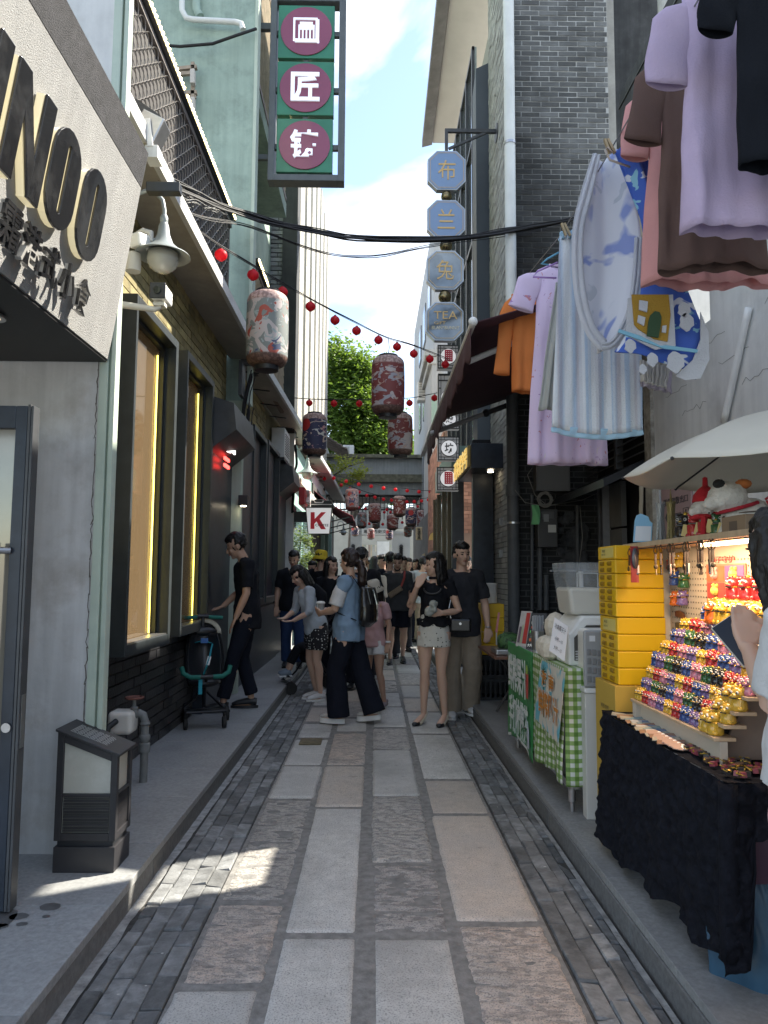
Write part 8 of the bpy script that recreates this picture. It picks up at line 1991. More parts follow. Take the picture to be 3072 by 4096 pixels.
    # hair
    if hair:
        hb_ = MB(); n = 32; k = 18; vs = []
        long_ = hair in ('long','bob','pony')
        for i in range(k+1):
            a = math.pi*i/k
            for j in range(n):
                bb_ = 2*math.pi*j/n; d = V((math.sin(a)*math.cos(bb_), math.sin(a)*math.sin(bb_), -math.cos(a)))
                line = .33 if hair == 'short' else .42 if not hair == 'fringe' else .12
                face = d.y < -.10 and d.z < line + .25*(1+d.y) and abs(d.x) < (.93 if long_ else .98)
                low = (d.z < (-.35 if not long_ else -.75)) or (not long_ and d.z < -.02 and abs(d.x) > .8 and d.y < .3)
                rr_ = .80 if (face or low) else 1.0 + .035*mnoise.noise(d*5+V((h,rz,0))) + (.05 if d.z > .3 else 0)
                vs.append(hc + hr @ (V((d.x*.086, d.y*.105+.014, d.z*.108+.024))*rr_)*s)
        hb_.add(vs, [(i*n+j, i*n+(j+1)%n, (i+1)*n+(j+1)%n, (i+1)*n+j) for i in range(k) for j in range(n)])
        if hair in ('long','bob'):
            L_ = .26 if hair == 'long' else .15
            for q in range(11):
                a = math.pi*(q/10)*1.06 - .09
                x_, y_ = math.cos(a)*.080, math.sin(a)*.085+.015
                hb_.tube([hp(x_*.95,y_,.05), hp(x_*1.08,y_*1.05,-.05), hp(x_*1.0,y_*1.15,-.05-L_*.6), hp(x_*.9,y_*1.2-.0,-.05-L_)], [.022*s,.026*s,.024*s,.010*s], 7)
        if hair == 'pony':
            hb_.tube([hp(0,.10,-.01), hp(0,.145,-.03), hp(0.01,.165,-.11), hp(.015,.155,-.21), hp(.01,.14,-.30)], [.024*s,.032*s,.046*s,.042*s,.012*s], 10)
        if hair == 'fringe':
            for q in range(9): hb_.tube([hp(-.064+.016*q,-.06-.025*math.sin(q*.39),.085), hp(-.066+.0165*q,-.078-.018*math.sin(q*.39),.035)], [.016*s,.008*s], 6)
        hme = fuse(hb_, vox*.8, 1, 'hair', .007, 42); hme.materials.append(hm); put('hair', hme, t)
    if hat == 'bucket' or hat == 'cap':
        m_ = extra['hat']
        if hat == 'bucket': prof = [(.135,-.015),(.10,.03),(.092,.055),(.088,.11),(.07,.135),(1e-5,.14)]
        else: prof = [(.093,.03),(.095,.06),(.085,.105),(.05,.135),(1e-5,.142)]
        hh = MB()
        n = 26; vs = [hc + hr @ V((r_*math.cos(2*math.pi*j/n)*.98, r_*math.sin(2*math.pi*j/n)*1.12+.012, z_))*s for r_, z_ in prof for j in range(n)]
        hh.add(vs, [(i*n+j, i*n+(j+1)%n, (i+1)*n+(j+1)%n, (i+1)*n+j) for i in range(len(prof)-1) for j in range(n)])
        if hat == 'cap': hh.add([hp(-.07,-.07,.045), hp(.07,-.07,.045), hp(.055,-.155,.03), hp(-.055,-.155,.03), hp(-.07,-.07,.052), hp(.07,-.07,.052), hp(.055,-.155,.036), hp(-.055,-.155,.036)], [(0,1,2,3),(7,6,5,4),(0,4,5,1),(1,5,6,2),(2,6,7,3),(3,7,4,0)])
        o = put('hat', hh.mesh('hat', m_, smooth=50), t); so = o.modifiers.new('t','SOLIDIFY'); so.thickness = .004
    # clothes
    if top:
        m_, sl, hem = top[0], top[1], top[2] if len(top) > 2 else .80     # sleeve fraction of the arm, hem height
        c = MB(); pe = V((J['pel'].x, J['pel'].y, hem*s)) if not lean else J['pel']+V((0,0,(hem-.88)*s))
        c.tube([pe, J['pel'].lerp(J['wai'],.4), J['wai'], J['che'], J['nek']-(J['nek']-J['che'])*.30, J['nek']-(J['nek']-J['che'])*.10], [(.180*W,.136*W),(.172*W,.132*W),(.152*W*sh,.116*W),(.158*W*sh,.116*W),(.138*W*sh,.094*W),(.075*W,.066*W)], 20)
        for a, sg in (('a', -1), ('b', 1)):
            S, E, Wr = J['s'+a], J['e'+a], J['w'+a]
            if sl <= 0: continue
            pts_ = [J['nek'].lerp(S,.45)-V((0,0,.012*s)), S+V((-sg*.004*s,0,.004*s))]; rr_ = [.060*W,.066*W]
            if sl <= .5: pts_.append(S.lerp(E, sl*2)); rr_.append(.062*W if not fem else .056*W)
            else: pts_ += [S.lerp(E,.5), E, E.lerp(Wr,(sl-.5)*2)]; rr_ += [.058*W,.050*W,.040*W]
            c.tube(pts_, rr_, 12)
        cm = fuse(c, vox*1.2, 3, 'top', .016, 9); cm.materials.append(m_); put(top[3] if len(top) > 3 else 't_shirt', cm, t)
    if bot:
        kind, m_ = bot[0], bot[1]; c = MB()
        if kind == 'skirt':
            zt_, zb_, rb = bot[2]*s, bot[3]*s, bot[4]
            c.tube([V((J['pel'].x,J['pel'].y,zb_)), V((J['pel'].x,J['pel'].y,(zb_*2+zt_)/3)), J['pel'], V((J['pel'].x,J['pel'].y,zt_))], [(rb*W,.125*W),(rb*W*1.0,.135*W),(.172*W,.132*W),(.135*W,.105*W)], 24)
            cm = fuse(c, vox*1.2, 2, 'skirt', .008, 12)
        else:
            cut = bot[2] if len(bot) > 2 else 0; fl = bot[3] if len(bot) > 3 else .075
            c.tube([J['pel']-V((0,0,.09*s)), J['pel']-V((0,0,.02*s)), J['wai']-V((0,0,.06*s))], [(.140*W,.108*W),(.150*W,.110*W),(.128*W,.094*W)], 16)
            for a in 'ab':
                Jj, K, F = J['j'+a], J['k'+a], J['f'+a]
                if kind == 'shorts': q = Jj.lerp(K, cut); c.tube([Jj+V((0,0,.03*s)), Jj.lerp(K,.3), q], [.090*W,.096*W,.102*W], 14)
                else: c.tube([Jj+V((0,0,.0*s)), Jj.lerp(K,.3), K, K.lerp(F,.5), F+V((0,0,cut*s))], [.082*W,.092*W,max(.066*W,fl*.93*s),fl*s,fl*1.03*s], 14)
            cm = fuse(c, vox*1.2, 3, kind, .008, 10)
        cm.materials.append(m_); put(kind if kind != 'skirt' else 'skirt', cm, t)
    if shoe:
        m_, ty = shoe[0], shoe[1]; sm = shoe[2] if len(shoe) > 2 else m_
        for a in 'ab':
            F, T = J['f'+a], J['t'+a]; hd = (T-F); dz = hd.z; hd.z = 0; hd.normalize(); b0 = F - hd*.045*s; side_ = hd.cross(V((0,0,1)))
            lift = V((0,0,max(0, F.z-.08*s)))
            c = MB(); base_z = T.z-.035*s
            def sp(t_, z): return V((b0.x, b0.y, 0)) + hd*t_*s + V((0,0,z*s + base_z + (F.z-.08*s-base_z)*max(0,1-t_/.2)))
            if ty == 'heel':
                c.tube([sp(.0,.085), sp(.03,.062), sp(.09,.035), sp(.17,.020), sp(.225,.018), sp(.265,.014)], [(.030*s,.026*s),(.036*s,.024*s),(.042*s,.024*s),(.046*s,.026*s),(.030*s,.018*s),(.005*s,.005*s)], 10)
                c.tube([sp(.01,.065), sp(.012,.03), sp(.014,.002)], [.012*s,.007*s,.006*s], 8)
            else:
                th = .045 if ty == 'platform' else .022
                c.tube([sp(-.005,th+.035), sp(.05,th+.04), sp(.11,th+.032), sp(.18,th+.022), sp(.225,th+.012)], [(.036*s,.034*s),(.038*s,.036*s),(.042*s,.032*s),(.044*s,.024*s),(.028*s,.012*s)], 12)
                if ty == 'sneaker': c.tube([sp(.01,th+.06), sp(.012,th+.095)], [.036*s,.038*s], 12)
            nm = 'shoe'; cm = fuse(c, .008, 1, nm); cm.materials.append(m_); so_ = put(nm, cm, t)
            if ty != 'heel':
                q = MB(); n = 14; vs = []
                for zz_ in (.0, th):
                    for j in range(n):
                        a_ = 2*math.pi*j/n; vs.append(sp(.108 + math.cos(a_)*.128, zz_) + side_*math.sin(a_)*(.047 + .004*math.cos(a_))*s)
                q.add(vs, [list(range(n))[::-1], list(range(n,2*n))]+[(i,(i+1)%n,(i+1)%n+n,i+n) for i in range(n)])
                put('sole', q.mesh('sole', sm, smooth=50), so_)
            else:
                put('toe_cap', MB().tube([sp(.195,.020), sp(.235,.019), sp(.272,.014)], [(.042*s,.0255*s),(.031*s,.020*s),(.005*s,.006*s)], 10).mesh('toe_cap', black, smooth=True), so_)
    t['J'] = 0; del t['J']
    return t, J, hp, s
blk = fab('black', (.012,.013,.017)); dgr = fab('charcoal', (.035,.036,.042)); nvy = fab('dark_navy', (.010,.012,.020)); jean = fab('blue_jeans', (.025,.045,.105)); bei = fab('beige', (.30,.245,.185))
crm = fab('cream', (.52,.48,.40)); wht_f = fab('white', (.60,.60,.60)); pnk = fab('pink', (.52,.33,.33)); den = fab('denim_pale', (.20,.29,.40)); lgt = fab('pale_grey', (.42,.46,.50))
def dots(name, base, dot, sc_, r_):
    m = bpy.data.materials.new(name); m.use_nodes = True; nt = m.node_tree; L = nt.links; p = nt.nodes['Principled BSDF']; p.inputs['Roughness'].default_value = .9
    t = nd(nt, 'ShaderNodeTexCoord'); v = nd(nt, 'ShaderNodeTexVoronoi'); v.inputs['Scale'].default_value = sc_; v.inputs['Randomness'].default_value = .55; L.new(t.outputs['Object'], v.inputs['Vector'])
    c = nd(nt, 'ShaderNodeMath', operation='LESS_THAN'); L.new(v.outputs['Distance'], c.inputs[0]); c.inputs[1].default_value = r_
    mi = nd(nt, 'ShaderNodeMix', data_type='RGBA'); L.new(c.outputs[0], mi.inputs['Factor']); mi.inputs['A'].default_value = (*base,1); mi.inputs['B'].default_value = (*dot,1); L.new(mi.outputs['Result'], p.inputs['Base Color']); return m
dot_w = dots('dotted_white', (.60,.58,.52), (.01,.01,.01), 26, .17); dot_b = dots('dotted_black', (.012,.012,.015), (.65,.65,.63), 34, .24)
def child(t, name, mb, m, smooth=True, bv=0): o = put(name, mb.mesh(name, m, smooth=smooth), t); (bevel(o, bv) if bv else None); return o

# --- woman in dotted skirt, eating
q = G(1735, 2897); 
t, J, hp, s = person('woman in black top and white dotted mini skirt eating with one hand raised', q, 1.60, R(-12), dict(sa=(-.155,.01,1.335), ea=(-.235,-.05,1.13), wa=(-.135,-.175,1.335), ha=(-.085,-.155,1.42), sb=(.155,.01,1.335), eb=(.245,.015,1.09), wb=(.085,-.155,1.075), hb=(.0,-.19,1.10), fa=(-.105,.035,.10), ta=(-.155,-.115,.035), fb=(.105,.03,.10), tb=(.075,-.13,.035), ka=(-.085,-.02,.50), kb=(.075,-.02,.50)),
    top=(blk, .22, 1.01), bot=('skirt', dot_w, 1.06, .745, .178), shoe=(M('shoe_cream', (.55,.50,.40), .35), 'heel'), hair='bob', head=(-62,4), fem=True, vox=.007, w=.93)
child(t, 'choker', MB().lathe([(.047,0),(.049,.004),(.049,.02),(.046,.024)], J['nek']+V((0,-.004,.012)), 20), blk)
child(t, 'lace_trim', MB().tube([V((math.cos(a)*.085, -.098-.02*abs(math.sin(a)), 1.31-.055*math.sin(a)))*s for a in [k*math.pi/14 for k in range(15)]], .009, 6), M('lace_black', (.02,.02,.022), .4))
child(t, 'hair_clip', MB().box(-.012,.012,0,.03,-.05,.06), M('clip_black', (.02,.02,.02), .3)).location = hp(.0,.125,-.02)
hb_ = thing('shoulder_bag', 'small glossy black quilted bag at the hip of the woman in the dotted skirt', 'bag', (q.x+.25, q.y-.04, .86), rz=R(-10))
put('body', MB().box(-.10,.10,-.035,.035,0,.13).mesh('body', M('bag_gloss', (.014,.014,.015), .25)), hb_); bevel(hb_.children[0], .02, 3)
put('strap', MB().tube([(-.09,0,.12),(-.11,.0,.22),(-.07,.03,.42)], .004, 6).mesh('strap', steel), hb_); put('clasp', MB().lathe([(1e-6,0),(.012,0),(.012,.004)], (0,-.037,.08), 12, ax=(0,-1,0)).mesh('clasp', steel), hb_)
w_ = q + Matrix.Rotation(R(-12),3,'Z') @ (J['wb']*.35 + J['hb']*.65) 
mb = MB()
for k in range(9): mb.ball(V((rr4.uniform(-.04,.03), rr4.uniform(-.04,.02), rr4.uniform(-.03,.05))), rr4.uniform(.028,.045), 9)
me = fuse(mb, .006, 1, 'cloth', .02, 26); me.materials.append(M('hat_grey', (.33,.34,.31), .8, n=12, na=.3)); o = put('folded_hat', me, None, w_+V((-.03,-.06,.03))); tag(o, 'crumpled grey patterned hat held in the eating woman\'s hand', 'hat')
# --- man in grey tee and beige trousers
q = G(1848, 2868)
t, J, hp, s = person('man in charcoal t-shirt and wide beige trousers behind the eating woman', q, 1.72, R(6), dict(eb=(.235,.03,1.07), wb=(.25,-.03,.84), hb=(.235,-.06,.75), ka=(-.115,-.02,.47), fa=(-.115,.0,.08), ta=(-.125,-.15,.035), kb=(.10,-.03,.47), fb=(.085,.10,.10), tb=(.10,-.04,.05)),
    top=(dgr, .42, .76), bot=('trousers', bei, -.02, .105), shoe=(wht_f, 'sneaker', white), hair='short', head=(12,3), vox=.008, w=1.06)
child(t, 'watch', MB().lathe([(.030,0),(.032,.006),(.030,.014)], J['wb']+V((0,0,.0)), 14), steel)
# --- woman in denim vest
q = G(1392, 2892)
t, J, hp, s = person('woman with ponytail in pale denim vest and loose black trousers holding a cup', q, 1.63, R(-112), dict(sa=(-.17,.01,1.33), ea=(-.215,-.04,1.08), wa=(-.14,-.24,1.06), ha=(-.11,-.32,1.07), sb=(.17,.01,1.33), eb=(.21,-.06,1.08), wb=(.13,-.24,1.04), hb=(.08,-.31,1.06), ka=(-.09,.10,.48), fa=(-.08,.24,.12), ta=(-.09,.10,.045), kb=(.09,-.09,.48), fb=(.09,-.06,.09), tb=(.10,-.22,.045)),
    top=(den, .14, .78, 'denim_vest'), bot=('trousers', nvy, -.02, .105), shoe=(M('sandal_silver', (.50,.48,.45), .3), 'platform', white), hair='pony', hm=hair_br, head=(-16,6), fem=True, vox=.008, w=1.08)
mb = MB()
for a, sg in (('a',-1),('b',1)): mb.tube([J['s'+a]+V((-sg*.02,0,0)), J['s'+a].lerp(J['e'+a],.4), J['s'+a].lerp(J['e'+a],.86)], [.062*s,.068*s,.070*s], 14)
me = fuse(mb, .009, 2, 'sleeves', .006, 12); me.materials.append(wht_f); put('white_sleeve', me, t)
bp = thing('backpack', 'glossy black leather backpack on the woman in the denim vest', 'backpack', q, rz=R(-112))
mb = MB(); k_ = MB()
me = fuse(MB().tube([V((0,.17,.93))*s, V((0,.20,.98))*s, V((0,.20,1.12))*s, V((0,.185,1.26))*s, V((0,.165,1.30))*s], [(.12*s,.05*s),(.155*s,.082*s),(.15*s,.085*s),(.125*s,.06*s),(.10*s,.03*s)], 16), .009, 2, 'body', .006, 9); me.materials.append(M('leather_gloss', (.012,.012,.013), .22, coat=.3)); put('body', me, bp)
bevel(put('flap', MB().hexa([V(p)*s for p in [(-.10,.255,1.12),(.10,.255,1.12),(.10,.275,1.13),(-.10,.275,1.13),(-.11,.17,1.30),(.11,.17,1.30),(.10,.235,1.29),(-.10,.235,1.29)]]).mesh('flap', _m['leather_gloss']), bp), .012, 3)
put('handle', MB().tube([V((math.cos(a)*.035, .17, 1.30+math.sin(a)*.055))*s for a in [k*math.pi/8 for k in range(9)]], .007, 7).mesh('handle', blk), bp)
for sg in (-1, 1): put('strap', MB().tube([V(p)*s for p in [(sg*.09,.16,1.28),(sg*.125,.08,1.40),(sg*.125,-.06,1.385),(sg*.14,-.135,1.24),(sg*.16,-.05,1.05),(sg*.12,.13,.98)]], [(.016,.005)]*6, 8).mesh('strap', blk), bp)
c = q + Matrix.Rotation(R(-112),3,'Z') @ ((J['ha']+J['hb'])/2)
cu = thing('plastic_cup', 'clear plastic cup with lid in the hands of the woman in denim', 'cup', c)
put('cup', MB().lathe([(.028,-.05),(.042,.06)], (0,0,0), 20).mesh('cup', M('cup_clear', (.6,.6,.58), .1, tr=.5), smooth=40), cu); put('lid', MB().lathe([(.045,.06),(.046,.068),(.036,.08),(.01,.084)], (0,0,0), 20).mesh('lid', wplastic, smooth=40), cu)
# --- man in black at the left with the buggy
q = G(980, 2838, SH)
person('man in black t-shirt and turned up jeans bending over the green handled buggy', q, 1.70, R(-78), dict(hed=(0,-.115,1.49), nek=(0,-.045,1.375), che=(0,-.015,1.22), sa=(-.165,-.035,1.33), sb=(.165,-.02,1.33), ea=(-.21,-.07,1.07), wa=(-.17,-.22,.93), ha=(-.15,-.30,.90), eb=(.21,-.02,1.06), wb=(.20,-.11,.84), hb=(.19,-.15,.76), ka=(-.10,-.03,.47), fa=(-.09,.06,.08), ta=(-.12,-.09,.035), kb=(.10,-.12,.48), fb=(.10,-.20,.08), tb=(.09,-.36,.035)),
    top=(blk, .42, .74), bot=('trousers', nvy, .045, .062), shoe=(black, 'clog'), hair='short', head=(0,-22+44), vox=.008, w=.98, sk=skin2)
# --- woman in black tee, jeans
q = G(1168, 2668, SH)
person('woman in plain black t-shirt and blue jeans walking by the window', q, 1.60, R(4), dict(wa=(-.235,-.03,.86), ha=(-.235,-.05,.77), ea=(-.225,.03,1.08), kb=(.09,-.06,.48), fb=(.10,-.05,.08)), top=(blk, .40, .80), bot=('trousers', jean, 0, .07), shoe=(black, 'sneaker'), hair='short', head=(-14,16), fem=True, vox=.010, w=1.16, sk=skin2)
# --- woman bending in dotted black skirt
q = G(1262, 2798)
t, J, hp, s = person('woman bending over the pushchair in pale grey shirt and black dotted skirt', q, 1.53, R(-60), dict(ka=(-.08,-.05,.47), fa=(-.08,.05,.08), ta=(-.09,-.10,.035), kb=(.09,-.03,.47), fb=(.10,.02,.08), ea=(-.21,-.20,1.06), wa=(-.12,-.36,.98), ha=(-.08,-.43,.97), eb=(.21,-.20,1.06), wb=(.12,-.36,.96), hb=(.08,-.43,.95)), lean=22,
    top=(lgt, .62, .80, 'shirt'), bot=('skirt', dot_b, .98, .60, .205), shoe=(wht_f, 'sneaker', white), hair='bob', head=(0,34), fem=True, vox=.009, w=.98)
bp2 = thing('backpack', 'matt black fabric rucksack on the bending woman', 'backpack', q, rz=R(-60))
mid_ = J['che']+V((0,.05,.04)); 
me = fuse(MB().tube([J['wai']+V((0,.10,.05)), J['che']+V((0,.13,.06)), J['nek']+V((0,.10,.03))], [(.13,.07),(.14,.085),(.10,.04)], 14), .01, 2, 'body', .008, 10); me.materials.append(blk); put('body', me, bp2)
# --- pink girl
q = G(1492, 2832)
t, J, hp, s = person('girl in pink t-shirt, white shorts and cream sun hat behind the black backpack', q, 1.32, R(-30), dict(ea=(-.20,-.02,1.07), eb=(.225,.02,1.08), wb=(.235,-.03,.86), hb=(.23,-.06,.78), kb=(.11,-.03,.47), fb=(.15,.04,.08), tb=(.16,-.10,.035), ka=(-.10,.03,.47), fa=(-.14,.14,.09), ta=(-.14,.0,.04)),
    top=(pnk, .34, .80), bot=('shorts', wht_f, .42), shoe=(M('shoe_mauve', (.30,.24,.25), .5), 'sneaker', white), hair='bob', head=(-20,18), fem=True, hat='bucket', extra={'hat': crm}, vox=.009, w=.95, sk=skin2)
child(t, 'watch', MB().lathe([(.028,0),(.030,.01),(.028,.02)], J['wb'], 12), white)
# --- man with sling bag
q = G(1588, 2656)
t, J, hp, s = person('bearded man in dark grey t-shirt and black shorts with a patterned sling bag', q, 1.73, R(0), dict(ka=(-.10,-.06,.48), fa=(-.11,-.06,.08), ta=(-.12,-.21,.035), kb=(.10,.02,.47), fb=(.09,.14,.10), tb=(.10,.0,.04)), top=(fab('slate', (.055,.058,.062)), .44, .80), bot=('shorts', nvy, .80), shoe=(black, 'clog'), hair='short', head=(-6,20), vox=.010, w=1.10)
child(t, 'beard', MB().tube([hp(-.05,-.055,-.075), hp(-.03,-.082,-.102), hp(0,-.09,-.108), hp(.03,-.082,-.102), hp(.05,-.055,-.075)], [.006*s,.010*s,.012*s,.010*s,.006*s], 7), hair_b)
sb_ = thing('sling_bag', 'tan chequered sling bag with red strap across the bearded man', 'bag', q)
put('body', MB().bar(V((-.13,-.16,1.02))*s, V((.06,-.17,1.15))*s, .09, .05, up=(0,1,0)).mesh('body', M('bag_tan', (.20,.15,.10), .6, n=80, na=.4)), sb_); bevel(sb_.children[0], .015, 3)
put('strap', MB().tube([V((.05,-.165,1.16))*s, V((.10,-.13,1.30))*s, V((.11,-.02,1.40))*s], [(.016,.004)]*3, 6).mesh('strap', M('strap_red', (.30,.05,.04), .7)), sb_)
# --- men behind the ponytail
q = G(1440, 2758)
person('man with black fringe looking down in a black t-shirt, beside the ponytailed woman', q, 1.72, R(-6), {}, top=(blk, .42, .76), bot=('trousers', nvy, 0, .08), shoe=(black, 'sneaker'), hair='fringe', head=(-8,24), vox=.009, w=1.2)
q = G(1478, 2722)
person('person in loose cream t-shirt and tan cap behind the man with the fringe', q, 1.66, R(150), dict(hed=(.16,-.02,1.52), nek=(.05,.0,1.385)), top=(crm, .46, .74), bot=('trousers', dgr, 0, .09), shoe=(wht_f, 'sneaker'), hair='short', head=(0,4), hat='cap', extra={'hat': M('cap_tan', (.33,.20,.11), .8)}, vox=.011, w=1.18)
q = G(1322, 2715)
person('young woman with long dark hair in black glancing right, between two heads', q, 1.63, R(0), {}, top=(blk, .3, .8), bot=('trousers', nvy, 0, .08), shoe=(black, 'sneaker'), hair='long', head=(38,4), fem=True, vox=.011)
# --- background crowd
bgp = [(1284,2207,11.6,R(150),'short',blk,'person in yellow bucket hat and black shirt beyond the ponytail','bucket',(.62,.45,.03)),
 (1250,2245,12.6,R(-20),'short',fab('red',(.35,.02,.05)),'person in dark red top mostly hidden behind the shrub',None,None),
 (1498,2222,15.5,R(180),'long',dgr,'woman with long grey brown hair seen from behind in the far crowd',None,None),
 (1530,2214,14.2,R(-60),'short',dgr,'short haired man in grey t-shirt turned sideways in the far crowd',None,None),
 (1561,2212,12.6,R(175),'short',nvy,'guard in navy shirt lettered SECURITY on the back',None,None),
 (1612,2228,13.8,R(10),'short',wht_f,'man in white shirt behind the bearded man',None,None),
 (1633,2234,15.8,R(30),'long',fab('sand',(.4,.36,.3)),'young woman with long black hair and glasses in the crowd',None,None),
 (1622,2216,23.0,R(0),'short',jean,'distant man in dark cap standing at the gate','cap',(.03,.03,.04)),
 (1662,2232,17.5,R(-30),'long',blk,'dark haired woman far behind the raised hand',None,None),
 (1694,2226,15.2,R(160),'short',lgt,'man in pale shirt seen from behind just left of the eating woman',None,None),
 (1868,2228,12.6,R(-10),'short',dgr,'man with glasses peering from behind the beige trousered man',None,None),
 (1478,2222,19.5,R(20),'short',nvy,'small far figure in navy near the middle of the lane',None,None),
 (1545,2226,21.0,R(180),'long',pnk,'far woman in pink walking away near the gate',None,None),
 (1585,2222,25.0,R(0),'short',wht_f,'tiny far figure in white close to the gate',None,None),
 (1650,2222,26.0,R(0),'short',bei,'tiny far figure in beige by the right pier of the gate',None,None)]
for px, py, Y, rz_, hs, tm_, lab, hat_, hcol in bgp:
    a = AT(px, py, Y); h_ = min(1.78, max(1.5, a.z))
    t, J, hp, s = person(lab, (a.x, Y, SH*0), h_, rz_, {}, top=(tm_, .42, .78), bot=('trousers', rr4.choice([nvy, jean, dgr, bei]), 0, .08), shoe=(black, 'sneaker'), hair=hs, head=(0,rr4.uniform(0,12)), fem=hs=='long', vox=.016 if Y > 14 else .013, w=1.05, hat=hat_, extra={'hat': M('hat_%s' % (hat_ or 'x'), hcol, .8)} if hat_ else None)
    if 'SECURITY' in lab: text('SECURITY', 'back_print', M('print_yellow', (.6,.6,.25), .5), V((0,.135,1.26))*s, (-1,0,0), (0,0,1), .24, .045, None, depth=.012).parent = t
    if 'glasses' in lab:
        child(t, 'glasses', MB().tube([hp(-.04+math.cos(a*.6)*.022,-.092,.002+math.sin(a*.6)*.018) for a in range(12)], .002, 5).tube([hp(.04+math.cos(a*.6)*.022,-.092,.002+math.sin(a*.6)*.018) for a in range(12)], .002, 5), black)
# --- woman at the right edge with a phone, half outside the frame
q = V((1.13, 1.86, SH))
t, J, hp, s = person('woman at the right edge in white tee and pink trousers holding up a phone', q, 1.47, R(172), dict(hed=(.07,-.09,1.50), nek=(.02,-.02,1.38), sb=(.10,.0,1.30), eb=(.115,-.075,1.04), wb=(.115,-.25,1.20), hb=(.11,-.31,1.28), jb=(.07,0,.86), kb=(.07,0,.47), fb=(.07,.02,.08), sa=(-.165,.0,1.32), ea=(-.16,-.15,1.10), wa=(-.0,-.28,1.20), ha=(.07,-.32,1.26)),
    top=(wht_f, .42, .84), bot=('trousers', fab('pink_pale', (.60,.40,.40)), 0, .08), shoe=(wht_f, 'sneaker', white), hair='long', head=(20,14), fem=True, vox=.006, w=1.0)
rz_ = Matrix.Rotation(R(172),3,'Z'); c = q + rz_ @ (J['hb']*.7 + J['ha']*.3 + V((0,-.03,.03)))
ph = thing('phone', 'dark smartphone in a pale case in the hands of the woman at the right edge', 'phone', c)
c1, c2 = AT(2900,2480,c.y-.0), AT(3000,2650,c.y-.03)
d_ = (c2-c1); mid = (c1+c2)/2; ph.location = mid
o = put('case', MB().box(-.036,.036,-.005,.005,-.074,.074).mesh('case', M('case_pale', (.55,.50,.42), .4)), ph); bevel(o, .006, 3)
o2 = put('screen', MB().box(-.032,.032,-.0065,-.0052,-.070,.070).mesh('screen', M('screen_black', (.015,.015,.018), .08)), o)
ph.rotation_euler = (R(-28), R(-36), R(-18))
# ================= buggy with green handles =================
q = G(815, 2905, SH)
bg_ = thing('buggy', 'black child buggy with green foam handles and teal harness on the pavement', 'buggy', q, rz=R(20))
foam = M('foam_green', (.012,.14,.11), .7); shell = M('buggy_black', (.014,.015,.018), .32)
def bt_(n, P, r_, m_, par=bg_, nn=10): return put(n, MB().tube(P, r_, nn).mesh(n, m_, smooth=40), par)
bevel(put('footplate', MB().box(-.17,.17,-.16,-.02,.135,.155).mesh('footplate', shell), bg_), .01)
bt_('frame', [(-.15,-.09,.14),(-.15,.10,.13),(-.05,.22,.20),(0,.24,.30)], .012, shell); bt_('frame', [(.15,-.09,.14),(.17,.10,.13),(.10,.24,.20),(0,.26,.30)], .012, shell)
bt_('stem', [(0,.02,.15),(0,.08,.34),(0,.16,.55),(0,.22,.74),(0,.25,.90)], .015, shell)
def wheel(x, y, r_):
    w_ = put('wheel', MB().lathe([(r_*.72,-.012),(r_,-.014),(r_*1.02,0),(r_,.014),(r_*.72,.012)], (x,y,r_), 24, ax=(1,0,0)).mesh('wheel', M('tyre', (.02,.02,.02), .8), smooth=40), bg_)
    put('rim', MB().lathe([(1e-6,-.008),(r_*.3,-.012),(r_*.72,-.006),(r_*.72,.006),(r_*.3,.012),(1e-6,.008)], (x,y,r_), 20, ax=(1,0,0)).mesh('rim', dkgrey), w_)
    put('fork', MB().tube([(x,y,r_),(x,y+.015,r_*2+.02),(x,y+.02,.15)], .012, 8).mesh('fork', shell), w_)
for a in ((-.16,-.10,.048),(.15,-.12,.048),(.22,.20,.062),(-.13,.24,.062)): wheel(*a)
def seatf(u, v):
    a = math.pi*(u-.5)*1.25; hh = v
    x = math.sin(a)*(.125+.03*math.sin(math.pi*v)); y = .10 - math.cos(a)*.0 + .12*v - .09*(1-abs(math.sin(a)))*0 + .10*(math.cos(a)-1)*-.55*0 - .10*abs(math.sin(a))**2
    return V((x, y, .34+.42*v))
mb = MB().grid(seatf, 22, 14); o = put('seat_shell', mb.mesh('seat_shell', shell, smooth=True), bg_); so = o.modifiers.new('t','SOLIDIFY'); so.thickness = .018
put('seat', MB().ball(V((0,.05,.36)), .14, 16, rz=.045, ry=.13).mesh('seat', shell, smooth=True), bg_)
put('headrest', MB().ball(V((0,.20,.77)), .12, 16, rz=.04, ry=.03).mesh('headrest', shell, smooth=True), bg_)
bt_('front_bar', [(-.20,-.05,.50),(-.185,-.07,.45),(-.13,-.10,.42),(-.05,-.11,.42)], .020, foam); bt_('front_bar', [(.20,-.05,.50),(.185,-.07,.45),(.13,-.10,.42),(.05,-.11,.42)], .020, foam); bt_('bar_centre', [(-.06,-.11,.42),(.06,-.11,.42)], .018, shell); bt_('bar_stem', [(0,-.11,.42),(0,-.02,.34),(0,.02,.16)], .014, shell)
bt_('handle', [(-.16,.25,.885),(-.05,.25,.895)], .017, foam); bt_('handle', [(.05,.25,.895),(.17,.25,.885)], .017, foam); bt_('handle_joint', [(-.05,.25,.90),(.05,.25,.90)], .020, shell)
teal_s = M('harness_teal', (.02,.28,.36), .7)
put('harness', MB().tube([(-.07,.155,.68),(0,.13,.70),(.07,.12,.67),(.04,.06,.55),(-.01,.02,.42)], [(.024,.005)]*5, 8).mesh('harness', teal_s, smooth=True), bg_)
